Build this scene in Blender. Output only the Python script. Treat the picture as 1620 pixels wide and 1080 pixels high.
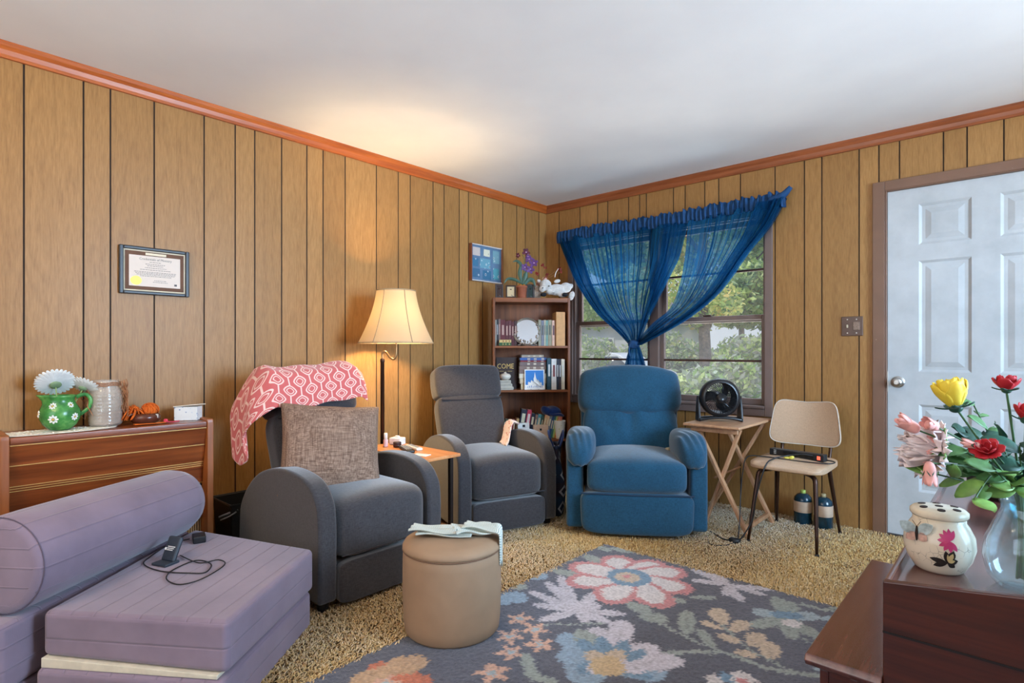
import bpy, bmesh, math, random
import numpy as np
from mathutils import Vector, Matrix, Euler
random.seed(7); rng=np.random.default_rng(7)
for o in list(bpy.data.objects): bpy.data.objects.remove(o)
SC=bpy.context.scene; COL=SC.collection
R_=math.radians
# ---------------------------------------------------------------- camera
CAM=(3.189,-3.991,1.105)
cd=bpy.data.cameras.new('camera'); cam=bpy.data.objects.new('camera',cd); COL.objects.link(cam)
cam.location=CAM; cam.rotation_euler=(R_(90),0,R_(42.1))
cd.sensor_width=36; cd.lens=36*890/1620; cd.shift_y=14/1620; cd.clip_start=.02; cd.clip_end=200
SC.camera=cam
SC.view_settings.view_transform='Standard'; SC.view_settings.look='None'
SC.view_settings.exposure=0.0; SC.view_settings.gamma=1; SC.view_settings.use_curve_mapping=False
try:
    SC.cycles.max_bounces=8; SC.cycles.diffuse_bounces=5; SC.cycles.transparent_max_bounces=24; SC.cycles.use_denoising=True
    SC.cycles.sample_clamp_indirect=6
except Exception: pass
# ---------------------------------------------------------------- sky and daylight
W=bpy.data.worlds.new('sky'); SC.world=W; W.use_nodes=True
nt=W.node_tree; nt.nodes.clear()
out=nt.nodes.new('ShaderNodeOutputWorld'); bg=nt.nodes.new('ShaderNodeBackground')
tc=nt.nodes.new('ShaderNodeTexCoord'); sp=nt.nodes.new('ShaderNodeSeparateXYZ'); cr=nt.nodes.new('ShaderNodeValToRGB')
nt.links.new(tc.outputs['Generated'],sp.inputs[0]); nt.links.new(sp.outputs['Z'],cr.inputs[0])
cr.color_ramp.elements[0].color=(.72,.80,.88,1); cr.color_ramp.elements[1].position=.6; cr.color_ramp.elements[1].color=(.42,.60,.95,1)
nt.links.new(cr.outputs[0],bg.inputs[0]); bg.inputs[1].default_value=1.15; nt.links.new(bg.outputs[0],out.inputs[0])
def area(name,loc,target,sx,sy,power,color,spread=180):
    l=bpy.data.lights.new(name,'AREA'); l.shape='RECTANGLE'; l.size=sx; l.size_y=sy; l.energy=power; l.color=color; l.spread=R_(spread)
    o=bpy.data.objects.new(name,l); COL.objects.link(o); o.location=loc
    d=Vector(target)-Vector(loc); o.rotation_euler=d.to_track_quat('-Z','Z').to_euler(); return o
LAMP_W=62
COOL=(.70,.84,1.0); NEUT=(1.0,.93,.85)
# right-window daylight, an added front fill lamp, and high sky above the visible window
area('daylight_right_window',(5.55,-1.75,1.45),(1.2,-1.9,.2),1.9,1.3,165,(.48,.72,1.0),115)
area('front_fill',(2.6,-6.35,1.5),(2.6,0,1.5),2.8,1.4,46,(.74,.87,1))
area('daylight_sky_over_window',(1.2,1.5,3.3),(1.2,-.6,.9),3.2,1.6,170,COOL)
# added lamps aimed up through the openings to brighten the ceiling
area('ceiling_fill_right',(6.6,-1.75,-.1),(2.6,-2.0,2.4),3.0,1.6,190,(1,.98,.94),120)
area('ceiling_fill_front',(2.6,-7.6,-.1),(2.2,-2.2,2.4),4.0,2.0,255,(.98,.99,1),120)
area('ground_bounce_back',(1.1,1.3,-.30),(1.1,-1.2,2.4),2.4,1.2,110,(1,.98,.94),120)  # stands for light off the ground below the visible window
sl=bpy.data.lights.new('sun','SUN'); sl.energy=2.6; sl.color=(1,.95,.86); sl.angle=R_(2); so=bpy.data.objects.new('sun',sl); COL.objects.link(so); so.rotation_euler=Vector((.25,1,-1.75)).to_track_quat('-Z','Y').to_euler()
# ---------------------------------------------------------------- helpers
def srgb(r,g,b):
    f=lambda c:(c/255/12.92) if c/255<=.04045 else ((c/255+.055)/1.055)**2.4
    return (f(r),f(g),f(b),1)
MC={}
def newmat(name):
    m=bpy.data.materials.new(name); m.use_nodes=True; nt=m.node_tree; b=nt.nodes['Principled BSDF']; return m,nt,b
def N(nt,t,**k):
    n=nt.nodes.new(t)
    for a,v in k.items():
        if a[0]=='i' and a[1:].isdigit(): n.inputs[int(a[1:])].default_value=v
        else: setattr(n,a,v)
    return n
def ramp(nt,stops,src):
    r=nt.nodes.new('ShaderNodeValToRGB'); e=r.color_ramp.elements
    while len(e)<len(stops): e.new(.5)
    for q,(p,c) in zip(e,stops): q.position=p; q.color=c if len(c)==4 else (*c,1)
    nt.links.new(src,r.inputs[0]); return r.outputs[0]
def coords(nt,scale=(1,1,1),kind='Object',rot=(0,0,0)):
    t=nt.nodes.new('ShaderNodeTexCoord'); m=nt.nodes.new('ShaderNodeMapping')
    nt.links.new(t.outputs[kind],m.inputs[0]); m.inputs['Scale'].default_value=scale; m.inputs['Rotation'].default_value=rot; return m.outputs[0]
def noise(nt,vec,scale,detail=3,rough=.5,dist=0):
    n=N(nt,'ShaderNodeTexNoise'); nt.links.new(vec,n.inputs['Vector']); n.inputs['Scale'].default_value=scale
    n.inputs['Detail'].default_value=detail; n.inputs['Roughness'].default_value=rough; n.inputs['Distortion'].default_value=dist; return n.outputs[0]
def bump(nt,b,h,strength=.3,dist=.002):
    n=nt.nodes.new('ShaderNodeBump'); n.inputs['Strength'].default_value=strength; n.inputs['Distance'].default_value=dist
    nt.links.new(h,n.inputs['Height']); nt.links.new(n.outputs[0],b.inputs['Normal'])
def plain(name,c,rough=.5,metal=0,var=.06,nscale=30,bstr=0,emis=None,spec=.5):
    if name in MC: return MC[name]
    m,nt,b=newmat(name); v=coords(nt)
    f=noise(nt,v,nscale,3)
    lo=tuple(max(0,x*(1-var*2)) for x in c[:3]); hi=tuple(min(1,x*(1+var*2)) for x in c[:3])
    nt.links.new(ramp(nt,[(.25,lo),(.75,hi)],f),b.inputs['Base Color'])
    b.inputs['Roughness'].default_value=rough; b.inputs['Metallic'].default_value=metal; b.inputs['Specular IOR Level'].default_value=spec
    if bstr: bump(nt,b,f,bstr,.002)
    if emis: b.inputs['Emission Color'].default_value=c; b.inputs['Emission Strength'].default_value=emis
    MC[name]=m; return m
def fabric(name,c,c2=None,weave=420,bs=.5,rough=.95,mottle=.12,sheen=.25,lint=False):
    if name in MC: return MC[name]
    m,nt,b=newmat(name); v=coords(nt)
    c2=c2 or tuple(x*.62 for x in c[:3])
    big=noise(nt,v,5,4,.6); 
    vx=coords(nt,(1,1,.12)); vz=coords(nt,(.12,.12,1))
    n1=noise(nt,vx,weave,2); n2=noise(nt,vz,weave,2)
    mx=N(nt,'ShaderNodeMath',operation='ADD'); nt.links.new(n1,mx.inputs[0]); nt.links.new(n2,mx.inputs[1])
    mm=N(nt,'ShaderNodeMath',operation='MULTIPLY'); nt.links.new(mx.outputs[0],mm.inputs[0]); mm.inputs[1].default_value=.5
    col=ramp(nt,[(.30,c2),(.60,c)],mm.outputs[0])
    mix=N(nt,'ShaderNodeMix',data_type='RGBA',blend_type='MULTIPLY'); mix.inputs[0].default_value=1
    nt.links.new(col,mix.inputs[6]); nt.links.new(ramp(nt,[(.3,(1-mottle*2,)*3),(.7,(1,1,1))],big),mix.inputs[7])
    nt.links.new(mix.outputs[2],b.inputs['Base Color'])
    b.inputs['Roughness'].default_value=rough; b.inputs['Sheen Weight'].default_value=sheen; b.inputs['Specular IOR Level'].default_value=.2
    bump(nt,b,mm.outputs[0],bs,.0015)
    MC[name]=m; return m
def wood(name,c,cd_,axis='z',scale=1.0,rough=.4,contrast=1,bs=.08,coat=0):
    if name in MC: return MC[name]
    m,nt,b=newmat(name)
    s={'x':(.06,1,1),'y':(1,.06,1),'z':(1,1,.06)}[axis]
    v=coords(nt,s)
    f=noise(nt,v,60*scale,5,.6,.3); g=noise(nt,v,9*scale,3,.5,1.2)
    a=N(nt,'ShaderNodeMath',operation='ADD'); nt.links.new(f,a.inputs[0]); nt.links.new(g,a.inputs[1])
    h=N(nt,'ShaderNodeMath',operation='MULTIPLY',i1=.5); nt.links.new(a.outputs[0],h.inputs[0])
    nt.links.new(ramp(nt,[(.5-.16/contrast,cd_),(.5+.14/contrast,c)],h.outputs[0]),b.inputs['Base Color'])
    b.inputs['Roughness'].default_value=rough; b.inputs['Coat Weight'].default_value=coat; b.inputs['Coat Roughness'].default_value=.15
    bump(nt,b,f,bs,.001); MC[name]=m; return m
def glassmat(name,tint=(1,1,1),haze=0.0,hazecol=(.8,.82,.85,1),rough=0.0,kind='ShaderNodeBsdfTranslucent'):
    if name in MC: return MC[name]
    m=bpy.data.materials.new(name); m.use_nodes=True; nt=m.node_tree; nt.nodes.clear()
    o=N(nt,'ShaderNodeOutputMaterial'); t=N(nt,'ShaderNodeBsdfTransparent'); t.inputs[0].default_value=(*tint[:3],1)
    g=N(nt,'ShaderNodeBsdfGlossy'); g.inputs['Roughness'].default_value=rough
    lw_=N(nt,'ShaderNodeLayerWeight'); lw_.inputs[0].default_value=.5; pw_=N(nt,'ShaderNodeMath',operation='POWER',i1=4.0); nt.links.new(lw_.outputs['Facing'],pw_.inputs[0])
    fr=N(nt,'ShaderNodeMath',operation='MULTIPLY_ADD',i1=.6,i2=.035); nt.links.new(pw_.outputs[0],fr.inputs[0])
    mx=N(nt,'ShaderNodeMixShader'); nt.links.new(fr.outputs[0],mx.inputs[0]); nt.links.new(t.outputs[0],mx.inputs[1]); nt.links.new(g.outputs[0],mx.inputs[2])
    last=mx.outputs[0]
    if haze:
        d=N(nt,kind); d.inputs[0].default_value=hazecol
        v=coords(nt); f=ramp(nt,[(.3,(haze*.5,)*3),(.8,(haze*1.4,)*3)],noise(nt,v,6,5,.7))
        m2=N(nt,'ShaderNodeMixShader'); nt.links.new(f,m2.inputs[0]); nt.links.new(last,m2.inputs[1]); nt.links.new(d.outputs[0],m2.inputs[2]); last=m2.outputs[0]
    nt.links.new(last,o.inputs[0]); MC[name]=m; return m
# ---- objects
def link(o,parent=None,loc=None,rot=None):
    COL.objects.link(o)
    if parent is not None: o.parent=parent
    if loc is not None: o.location=loc
    if rot is not None: o.rotation_euler=rot
    return o
def raw(name,verts,faces,mat,parent=None,smooth=False,loc=None,rot=None,uv=None,mats=None,fm=None):
    me=bpy.data.meshes.new(name); me.from_pydata([tuple(map(float,v)) for v in verts],[],[tuple(f) for f in faces]); me.update()
    if mats:
        for q in mats: me.materials.append(q)
        if fm is not None: me.polygons.foreach_set('material_index',fm)
    else: me.materials.append(mat)
    if smooth: me.polygons.foreach_set('use_smooth',[True]*len(me.polygons))
    if uv is not None:
        l=me.uv_layers.new(name='UVMap'); 
        for i,lp in enumerate(me.loops): l.data[i].uv=uv[lp.vertex_index]
    return link(bpy.data.objects.new(name,me),parent,loc,rot)
class MB:
    def __init__(s): s.v=[];s.f=[];s.m=[]
    def add(s,v,f,mi=0):
        b=len(s.v); s.v+= [tuple(q) for q in v]; s.f+=[tuple(i+b for i in q) for q in f]; s.m+=[mi]*len(f); return s
    def box(s,a,b,mi=0,M=None):
        x0,y0,z0=a;x1,y1,z1=b
        v=[(x0,y0,z0),(x1,y0,z0),(x1,y1,z0),(x0,y1,z0),(x0,y0,z1),(x1,y0,z1),(x1,y1,z1),(x0,y1,z1)]
        if M is not None: v=[tuple(M@Vector(q)) for q in v]
        return s.add(v,[(3,2,1,0),(4,5,6,7),(0,1,5,4),(1,2,6,5),(2,3,7,6),(3,0,4,7)],mi)
    def bar(s,p,q,w,h,mi=0,up=(0,0,1)):
        p=Vector(p);q=Vector(q);d=(q-p); L=d.length; d.normalize(); u=Vector(up)
        if abs(d.dot(u))>.98: u=Vector((0,1,0))
        x=d.cross(u).normalized(); y=x.cross(d).normalized()
        v=[p+x*a*w/2+y*b*h/2 for a,b in ((-1,-1),(1,-1),(1,1),(-1,1))]+[q+x*a*w/2+y*b*h/2 for a,b in ((-1,-1),(1,-1),(1,1),(-1,1))]
        return s.add(v,[(3,2,1,0),(4,5,6,7),(0,1,5,4),(1,2,6,5),(2,3,7,6),(3,0,4,7)],mi)
    def tube(s,pts,r,n=8,mi=0,cap=True,smoothsteps=0):
        P=[Vector(p) for p in pts]
        rs=list(r) if hasattr(r,'__len__') else [r]*len(P)
        if smoothsteps:
            P,rs=catmull(P,rs,smoothsteps)
        v=[];f=[]; prev=None
        for i,p in enumerate(P):
            t=(P[min(i+1,len(P)-1)]-P[max(i-1,0)]); 
            if t.length<1e-9: t=Vector((0,0,1))
            t.normalize()
            if prev is None:
                u=Vector((0,0,1)) if abs(t.z)<.9 else Vector((1,0,0)); a=t.cross(u).normalized()
            else: a=(prev-t*prev.dot(t)).normalized()
            prev=a; b=t.cross(a)
            for k in range(n):
                th=2*math.pi*k/n; v.append(p+a*math.cos(th)*rs[i]+b*math.sin(th)*rs[i])
        for i in range(len(P)-1):
            for k in range(n): f.append((i*n+k,i*n+(k+1)%n,(i+1)*n+(k+1)%n,(i+1)*n+k))
        if cap: f.append(tuple(reversed(range(n)))); f.append(tuple((len(P)-1)*n+k for k in range(n)))
        return s.add(v,f,mi)
    def lathe(s,prof,n=32,c=(0,0,0),mi=0,M=None):
        v=[];f=[]
        for (r,z) in prof:
            for k in range(n):
                th=2*math.pi*k/n; q=Vector((r*math.cos(th),r*math.sin(th),z))
                if M is not None: q=M@q
                v.append(q+Vector(c))
        for i in range(len(prof)-1):
            for k in range(n): f.append((i*n+k,i*n+(k+1)%n,(i+1)*n+(k+1)%n,(i+1)*n+k))
        f.append(tuple(reversed(range(n)))); f.append(tuple((len(prof)-1)*n+k for k in range(n)))
        return s.add(v,f,mi)
    def sup(s,c,size,e=2.0,n=8,M=None,mi=0,warp=None):
        v,f=supmesh(size,e,n,warp)
        v=[(Vector(q) if M is None else M@Vector(q))+Vector(c) for q in v]
        return s.add(v,f,mi)
    def build(s,name,mat,parent=None,smooth=False,bevel=0,loc=None,rot=None,mats=None,seg=2):
        o=raw(name,s.v,s.f,mat,parent,smooth,loc,rot,mats=mats,fm=s.m if mats else None)
        if bevel:
            b=o.modifiers.new('bevel','BEVEL'); b.width=bevel; b.segments=seg; b.limit_method='ANGLE'; b.angle_limit=R_(40)
            o.data.polygons.foreach_set('use_smooth',[True]*len(o.data.polygons))
            w=o.modifiers.new('wn','WEIGHTED_NORMAL'); w.keep_sharp=True
        return o
def catmull(P,rs,n):
    Q=[];r=[]
    for i in range(len(P)-1):
        p0=P[max(i-1,0)];p1=P[i];p2=P[i+1];p3=P[min(i+2,len(P)-1)]
        for k in range(n):
            t=k/n; Q.append(.5*((2*p1)+(p2-p0)*t+(2*p0-5*p1+4*p2-p3)*t*t+(3*p1-p0-3*p2+p3)*t**3)); r.append(rs[i]*(1-t)+rs[i+1]*t)
    Q.append(P[-1]); r.append(rs[-1]); return Q,r
def supmesh(size,e,n,warp=None):
    # superellipsoid through a subdivided cube
    ids={};v=[];f=[]
    def vid(a,b,c):
        k=(round(a,5),round(b,5),round(c,5))
        if k in ids: return ids[k]
        ee=e if hasattr(e,'__len__') else (e,e,e)
        E=ee[0]
        s_=(abs(a)**E+abs(b)**E+abs(c)**E)**(1/E)
        x,y,z=a/s_,b/s_,c/s_
        p=(x*size[0]/2,y*size[1]/2,z*size[2]/2)
        if warp: p=warp(*p)
        ids[k]=len(v); v.append(p); return ids[k]
    g=[math.tan((-1+2*i/n)*math.pi/4) if (not hasattr(e,'__len__') and e<=3) else (-1+2*i/n) for i in range(n+1)]
    for ax in range(3):
        for sg in (-1,1):
            for i in range(n):
                for j in range(n):
                    q=[]
                    for (a,b) in ((i,j),(i+1,j),(i+1,j+1),(i,j+1)):
                        p=[0,0,0]; p[ax]=sg; p[(ax+1)%3]=g[a]; p[(ax+2)%3]=g[b]; q.append(vid(*p))
                    if sg<0: q.reverse()
                    f.append(tuple(q))
    return v,f
def sup(name,size,e,loc,mat,parent=None,rot=(0,0,0),n=14,warp=None,sub=1):
    v,f=supmesh(size,e,n,warp)
    o=raw(name,v,f,mat,parent,True,loc,rot)
    if sub: m=o.modifiers.new('sub','SUBSURF'); m.levels=sub; m.render_levels=sub
    return o
def box(name,a,b,mat,parent=None,bevel=.002,**k): return MB().box(a,b).build(name,mat,parent,bevel=bevel,**k)
def prism(name,prof,axis,a,b,mat,parent=None,bevel=.004,seg=3,smooth=True,loc=None,rot=None):
    # 2D profile extruded along an axis between a and b
    def P(u,w,t): return {'x':(t,u,w),'y':(u,t,w),'z':(u,w,t)}[axis]
    n=len(prof); v=[P(u,w,a) for u,w in prof]+[P(u,w,b) for u,w in prof]
    area2=sum(prof[i][0]*prof[(i+1)%n][1]-prof[(i+1)%n][0]*prof[i][1] for i in range(n))
    f=[tuple(range(n)),tuple(reversed(range(n,2*n)))]+[(i+n,(i+1)%n+n,(i+1)%n,i) for i in range(n)]
    me=bpy.data.meshes.new(name); me.from_pydata(v,[],f)
    bm=bmesh.new(); bm.from_mesh(me); bmesh.ops.recalc_face_normals(bm,faces=bm.faces); bm.to_mesh(me); bm.free()
    me.materials.append(mat); me.polygons.foreach_set('use_smooth',[smooth]*len(me.polygons))
    o=link(bpy.data.objects.new(name,me),parent,loc,rot)
    if bevel:
        m=o.modifiers.new('bevel','BEVEL'); m.width=bevel; m.segments=seg; m.limit_method='ANGLE'; m.angle_limit=R_(50)
        w=o.modifiers.new('wn','WEIGHTED_NORMAL')
    return o
def smooth2d(pts,n=6,closed=False):
    P=[Vector((x,y,0)) for x,y in pts]; Q,_=catmull(P,[0]*len(P),n); return [(q.x,q.y) for q in Q]
def thing(name,label,cat,loc=(0,0,0),rz=0,group=None):
    o=bpy.data.objects.new(name,None); o.empty_display_size=.05; COL.objects.link(o); o.location=loc; o.rotation_euler=(0,0,rz)
    o['label']=label; o['category']=cat
    if group: o['group']=group
    return o
def tag(o,label,cat,group=None,kind=None):
    o['label']=label; o['category']=cat
    if group: o['group']=group
    if kind: o['kind']=kind
    return o
def struct(o): o['kind']='structure'; return o
def grid(name,fn,nu,nv,mat,parent=None,uvs=(1,1),thick=0,loc=None,rot=None,sub=0,smooth=True,off=0):
    v=[];uv=[];f=[]
    for j in range(nv+1):
        for i in range(nu+1):
            v.append(fn(i/nu,j/nv)); uv.append((i/nu*uvs[0],j/nv*uvs[1]))
    for j in range(nv):
        for i in range(nu): a=j*(nu+1)+i; f.append((a,a+1,a+nu+2,a+nu+1))
    o=raw(name,v,f,mat,parent,smooth,loc,rot,uv=uv)
    if thick: m=o.modifiers.new('solid','SOLIDIFY'); m.thickness=thick; m.offset=off
    if sub: m=o.modifiers.new('sub','SUBSURF'); m.levels=sub; m.render_levels=sub
    return o
def textmesh(name,body,size,mat,parent=None,loc=(0,0,0),rot=(0,0,0),align='CENTER',ext=.0005,scale=(1,1,1)):
    c=bpy.data.curves.new(name,'FONT'); c.body=body; c.size=size; c.align_x=align; c.align_y='CENTER'; c.extrude=ext; c.resolution_u=2
    t=bpy.data.objects.new(name,c); COL.objects.link(t)
    me=bpy.data.meshes.new_from_object(t.evaluated_get(bpy.context.evaluated_depsgraph_get())); bpy.data.objects.remove(t)
    me.materials.clear(); me.materials.append(mat)
    o=link(bpy.data.objects.new(name,me),parent,loc,rot); o.scale=scale; return o
# ================================================================ ROOM SHELL
CH=2.40; XR=5.4; YF=-6.2
def panelmat():
    m,nt,b=newmat('wood_panel')
    at=N(nt,'ShaderNodeAttribute',attribute_name='board'); 
    t=nt.nodes.new('ShaderNodeTexCoord'); 
    ad=N(nt,'ShaderNodeVectorMath',operation='ADD'); sc=N(nt,'ShaderNodeVectorMath',operation='SCALE'); 
    nt.links.new(at.outputs['Color'],sc.inputs[0]); sc.inputs['Scale'].default_value=37
    nt.links.new(t.outputs['Object'],ad.inputs[0]); nt.links.new(sc.outputs[0],ad.inputs[1])
    mp=N(nt,'ShaderNodeMapping'); mp.inputs['Scale'].default_value=(1,1,.10); nt.links.new(ad.outputs[0],mp.inputs[0])
    fine=noise(nt,mp.outputs[0],170,3,.6)
    mp2=N(nt,'ShaderNodeMapping'); mp2.inputs['Scale'].default_value=(1,1,.11); nt.links.new(ad.outputs[0],mp2.inputs[0])
    warp=noise(nt,mp2.outputs[0],7.5,2,.45)
    # cathedral figure: rings of a stretched warped field
    mu=N(nt,'ShaderNodeMath',operation='MULTIPLY',i1=64.0); nt.links.new(warp,mu.inputs[0])
    sn=N(nt,'ShaderNodeMath',operation='SINE'); nt.links.new(mu.outputs[0],sn.inputs[0])
    rg=N(nt,'ShaderNodeMapRange'); nt.links.new(sn.outputs[0],rg.inputs[0]); rg.inputs[1].default_value=-1; rg.inputs[2].default_value=1
    pw=N(nt,'ShaderNodeMath',operation='POWER',i1=3.0); nt.links.new(rg.outputs[0],pw.inputs[0])
    a=N(nt,'ShaderNodeMath',operation='MULTIPLY',i1=.11); nt.links.new(pw.outputs[0],a.inputs[0])
    s=N(nt,'ShaderNodeMath',operation='MULTIPLY',i1=.85); nt.links.new(fine,s.inputs[0])
    q=N(nt,'ShaderNodeMath',operation='ADD'); nt.links.new(a.outputs[0],q.inputs[0]); nt.links.new(s.outputs[0],q.inputs[1])
    col=ramp(nt,[(.12,srgb(182,136,80)),(.92,srgb(130,90,47))],q.outputs[0])
    mx=N(nt,'ShaderNodeMix',data_type='RGBA',blend_type='MULTIPLY'); mx.inputs[0].default_value=1
    sx=N(nt,'ShaderNodeSeparateXYZ'); nt.links.new(at.outputs['Color'],sx.inputs[0])
    nt.links.new(col,mx.inputs[6]); nt.links.new(ramp(nt,[(0,(.82,.80,.78)),(1,(1,1,1))],sx.outputs[1]),mx.inputs[7])
    nt.links.new(mx.outputs[2],b.inputs['Base Color']); b.inputs['Roughness'].default_value=.42; b.inputs['Specular IOR Level'].default_value=.3
    bump(nt,b,fine,.06,.001); return m
PANEL=panelmat(); GROOVE=plain('groove_dark',srgb(52,34,22),.8)
def panel_wall(name,axis,a,b,grooves,holes=()):
    """boards along one axis with recessed dark grooves; holes = (lo,hi,z0,z1)"""
    g=.0035; ed=[a]+sorted(grooves)+[b]; v=[];f=[];fm=[];cols=[]
    cuts=sorted(set([q for h in holes for q in h[:2]]))
    def quad(u0,u1,z0,z1,d,mi,c):
        n=len(v)
        for (u,z) in ((u0,z0),(u1,z0),(u1,z1),(u0,z1)): v.append((d,u,z) if axis=='y' else (u,-d,z))
        f.append((n,n+1,n+2,n+3)); fm.append(mi); cols.extend([c]*4)
    def spans(u0,u1):
        mid=(u0+u1)/2
        for h in holes:
            if h[0]<mid<h[1]:
                if h[2]>.001: yield 0,h[2]
                if h[3]<CH-.001: yield h[3],CH
                return
        yield 0,CH
    for i in range(len(ed)-1):
        lo=ed[i]+(g if i else 0); hi=ed[i+1]-(g if i<len(ed)-2 else 0); c=(random.random(),random.random(),random.random(),1)
        pts=[lo]+[q for q in cuts if lo<q<hi]+[hi]
        for p0,p1 in zip(pts,pts[1:]):
            for z0,z1 in spans(p0,p1): quad(p0,p1,z0,z1,0,0,c)
        if i<len(ed)-2:
            e=ed[i+1]
            for z0,z1 in spans(e-.0001,e+.0001):
                quad(e-g-.012,e+g+.012,z0,z1,-.004,1,c)
                for u in (e-g,e+g):
                    n=len(v)
                    for (d,z) in ((0,z0),(-.004,z0),(-.004,z1),(0,z1)): v.append((d,u,z) if axis=='y' else (u,-d,z))
                    f.append((n,n+1,n+2,n+3)); fm.append(1); cols.extend([c]*4)
    # solid back
    pts=[a]+cuts+[b]
    me=bpy.data.meshes.new(name); me.from_pydata(v,[],f); me.materials.append(PANEL); me.materials.append(GROOVE)
    me.polygons.foreach_set('material_index',fm)
    at=me.color_attributes.new('board','FLOAT_COLOR','POINT'); at.data.foreach_set('color',np.array(cols,dtype=np.float32).ravel())
    o=link(bpy.data.objects.new(name,me)); struct(o)
    return o
ga=[-3.602,-3.394,-3.291,-3.11,-2.88,-2.722,-2.616,-2.461,-2.305,-2.199,-2.046,-1.812,-1.634,-1.531,-1.324,-1.218,-1.065,-.968,-.812,-.575,-.401,-.29,-.104]
ga+=[-3.81,-3.95,-4.2,-4.36,-4.5,-4.75,-4.9,-5.1,-5.3,-5.42,-5.6,-5.8,-6.0]
gb=[.147,.373,.553,.653,.849,.948,1.007,1.236,1.329,1.480,1.583,1.737,1.966,2.147,2.249,2.455,2.558,2.661,2.867,2.971,3.124,3.30,3.42,3.6,3.78,3.9,4.1,4.3,4.4,4.6,4.8,4.95,5.1,5.3]
panel_wall('wall_left','y',YF,0,ga)
WX0,WX1,WZ0,WZ1=.30,1.925,.70,2.03
panel_wall('wall_back','x',0,XR,gb,[(WX0,WX1,WZ0,WZ1),(2.595,3.505,0,2.053)])
# outer skin of the back wall so its thickness shows in the openings
brick=plain('outer_siding',srgb(190,186,176),.8)
mb=MB(); Y0,Y1=.10,.13
for x0,x1,z0,z1 in ((-.2,WX0,0,2.6),(WX1,2.59,0,2.6),(3.51,5.6,0,2.6),(WX0,WX1,0,WZ0),(WX0,WX1,WZ1,2.6),(2.59,3.51,2.06,2.6)): mb.box((x0,Y0,z0),(x1,Y1,z1))
struct(mb.build('wall_outside',brick))
plas=plain('painted_wall',srgb(205,196,180),.8)
# unseen walls with window openings, the front one added to let fill light in
mb=MB(); hy0,hy1,hz0,hz1=-2.7,-.8,.8,2.1
for y0,y1,z0,z1 in ((YF,hy0,0,CH),(hy1,.1,0,CH),(hy0,hy1,0,hz0),(hy0,hy1,hz1,CH)): mb.box((XR,y0,z0),(XR+.1,y1,z1))
struct(mb.build('wall_right',PANEL))
mb=MB()
for x0,x1,z0,z1 in ((0,1.2,0,CH),(4.0,XR,0,CH),(1.2,4.0,0,.8),(1.2,4.0,2.2,CH)): mb.box((x0,YF-.1,z0),(x1,YF,z1))
struct(mb.build('wall_front',PANEL))
white=plain('window_white',srgb(225,225,220),.5)
mb=MB()
for y in (hy0,(hy0+hy1)/2-.02,hy1-.04): mb.box((XR+.02,y,hz0),(XR+.06,y+.04,hz1))
for z in (hz0,(hz0+hz1)/2-.02,hz1-.04): mb.box((XR+.02,hy0,z),(XR+.06,hy1,z+.04))
struct(mb.build('window_3',white))
mb=MB()
for x in (1.2,2.58,3.96): mb.box((x,YF-.06,.8),(x+.04,YF-.02,2.2))
for z in (.8,1.48,2.16): mb.box((1.2,YF-.06,z),(4.0,YF-.02,z+.04))
struct(mb.build('window_4',white))
# ceiling and floor
m,nt,b=newmat('ceiling_paint'); v=coords(nt); n1=noise(nt,v,120,4,.7); n2=noise(nt,v,3,3)
nt.links.new(ramp(nt,[(.3,srgb(232,232,232)),(.7,srgb(238,238,237))],n2),b.inputs['Base Color']); b.inputs['Roughness'].default_value=.9; bump(nt,b,n1,.12,.003)
struct(MB().box((-.02,YF,CH),(XR,.02,CH+.08)).build('ceiling',m))
m,nt,b=newmat('carpet_base'); v=coords(nt); n1=noise(nt,v,140,4,.7); n2=noise(nt,v,2.2,4)
nt.links.new(ramp(nt,[(.3,srgb(96,68,34)),(.7,srgb(150,118,72))],n1),b.inputs['Base Color']); b.inputs['Roughness'].default_value=1; bump(nt,b,n1,1,.01)
struct(MB().box((-.02,YF,-.06),(XR,.10,0)).build('floor',m))
# crown trim
TR=wood('trim_orange_wood',srgb(188,100,42),srgb(146,68,22),'y',1,.35,1.2)
TRB=wood('trim_brown_wood',srgb(158,88,50),srgb(118,60,30),'x',1,.35,1.2)
pr=[(0,0),(.014,.0),(.02,.012),(.026,.03),(.036,.044),(.042,.056),(.042,.062),(0,.062)]
prism('trim_1',[(x,CH-.062+z) for x,z in pr],'y',YF,0,TR,bevel=0,smooth=False)['kind']='structure'
prism('trim_2',[(-x,CH-.062+z) for x,z in pr],'x',0.0,XR,TRB,bevel=0,smooth=False)['kind']='structure'
# door casing
CAS=None
def paintmat(name,c,chip,amt=.70):
    m,nt,b=newmat(name); v=coords(nt); n1=noise(nt,v,26,5,.7); n2=noise(nt,v,8,3)
    mx=N(nt,'ShaderNodeMix',data_type='RGBA'); nt.links.new(ramp(nt,[(amt,(0,0,0)),(amt+.02,(1,1,1))],n1),mx.inputs[0])
    nt.links.new(ramp(nt,[(.3,tuple(x*.85 for x in c[:3])),(.7,c)],n2),mx.inputs[6]); mx.inputs[7].default_value=chip
    nt.links.new(mx.outputs[2],b.inputs['Base Color']); b.inputs['Roughness'].default_value=.45; bump(nt,b,n2,.1,.001); return m
CAS=paintmat('brown_trim_paint',srgb(122,88,68),srgb(196,176,150),.73)
mb=MB(); mb.box((2.527,-.018,0),(2.590,.001,2.112)); mb.box((2.590,-.018,2.055),(3.51,.001,2.112)); mb.box((3.51,-.018,0),(3.573,.001,2.112))
mb.box((2.590,-.012,0),(2.598,.10,2.055)); mb.box((3.502,-.012,0),(3.51,.10,2.055)); mb.box((2.59,-.012,2.050),(3.51,.1,2.06))
struct(mb.build('trim_3',CAS,bevel=.003))
thr=plain('threshold_dark',srgb(46,36,30),.6)
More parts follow.
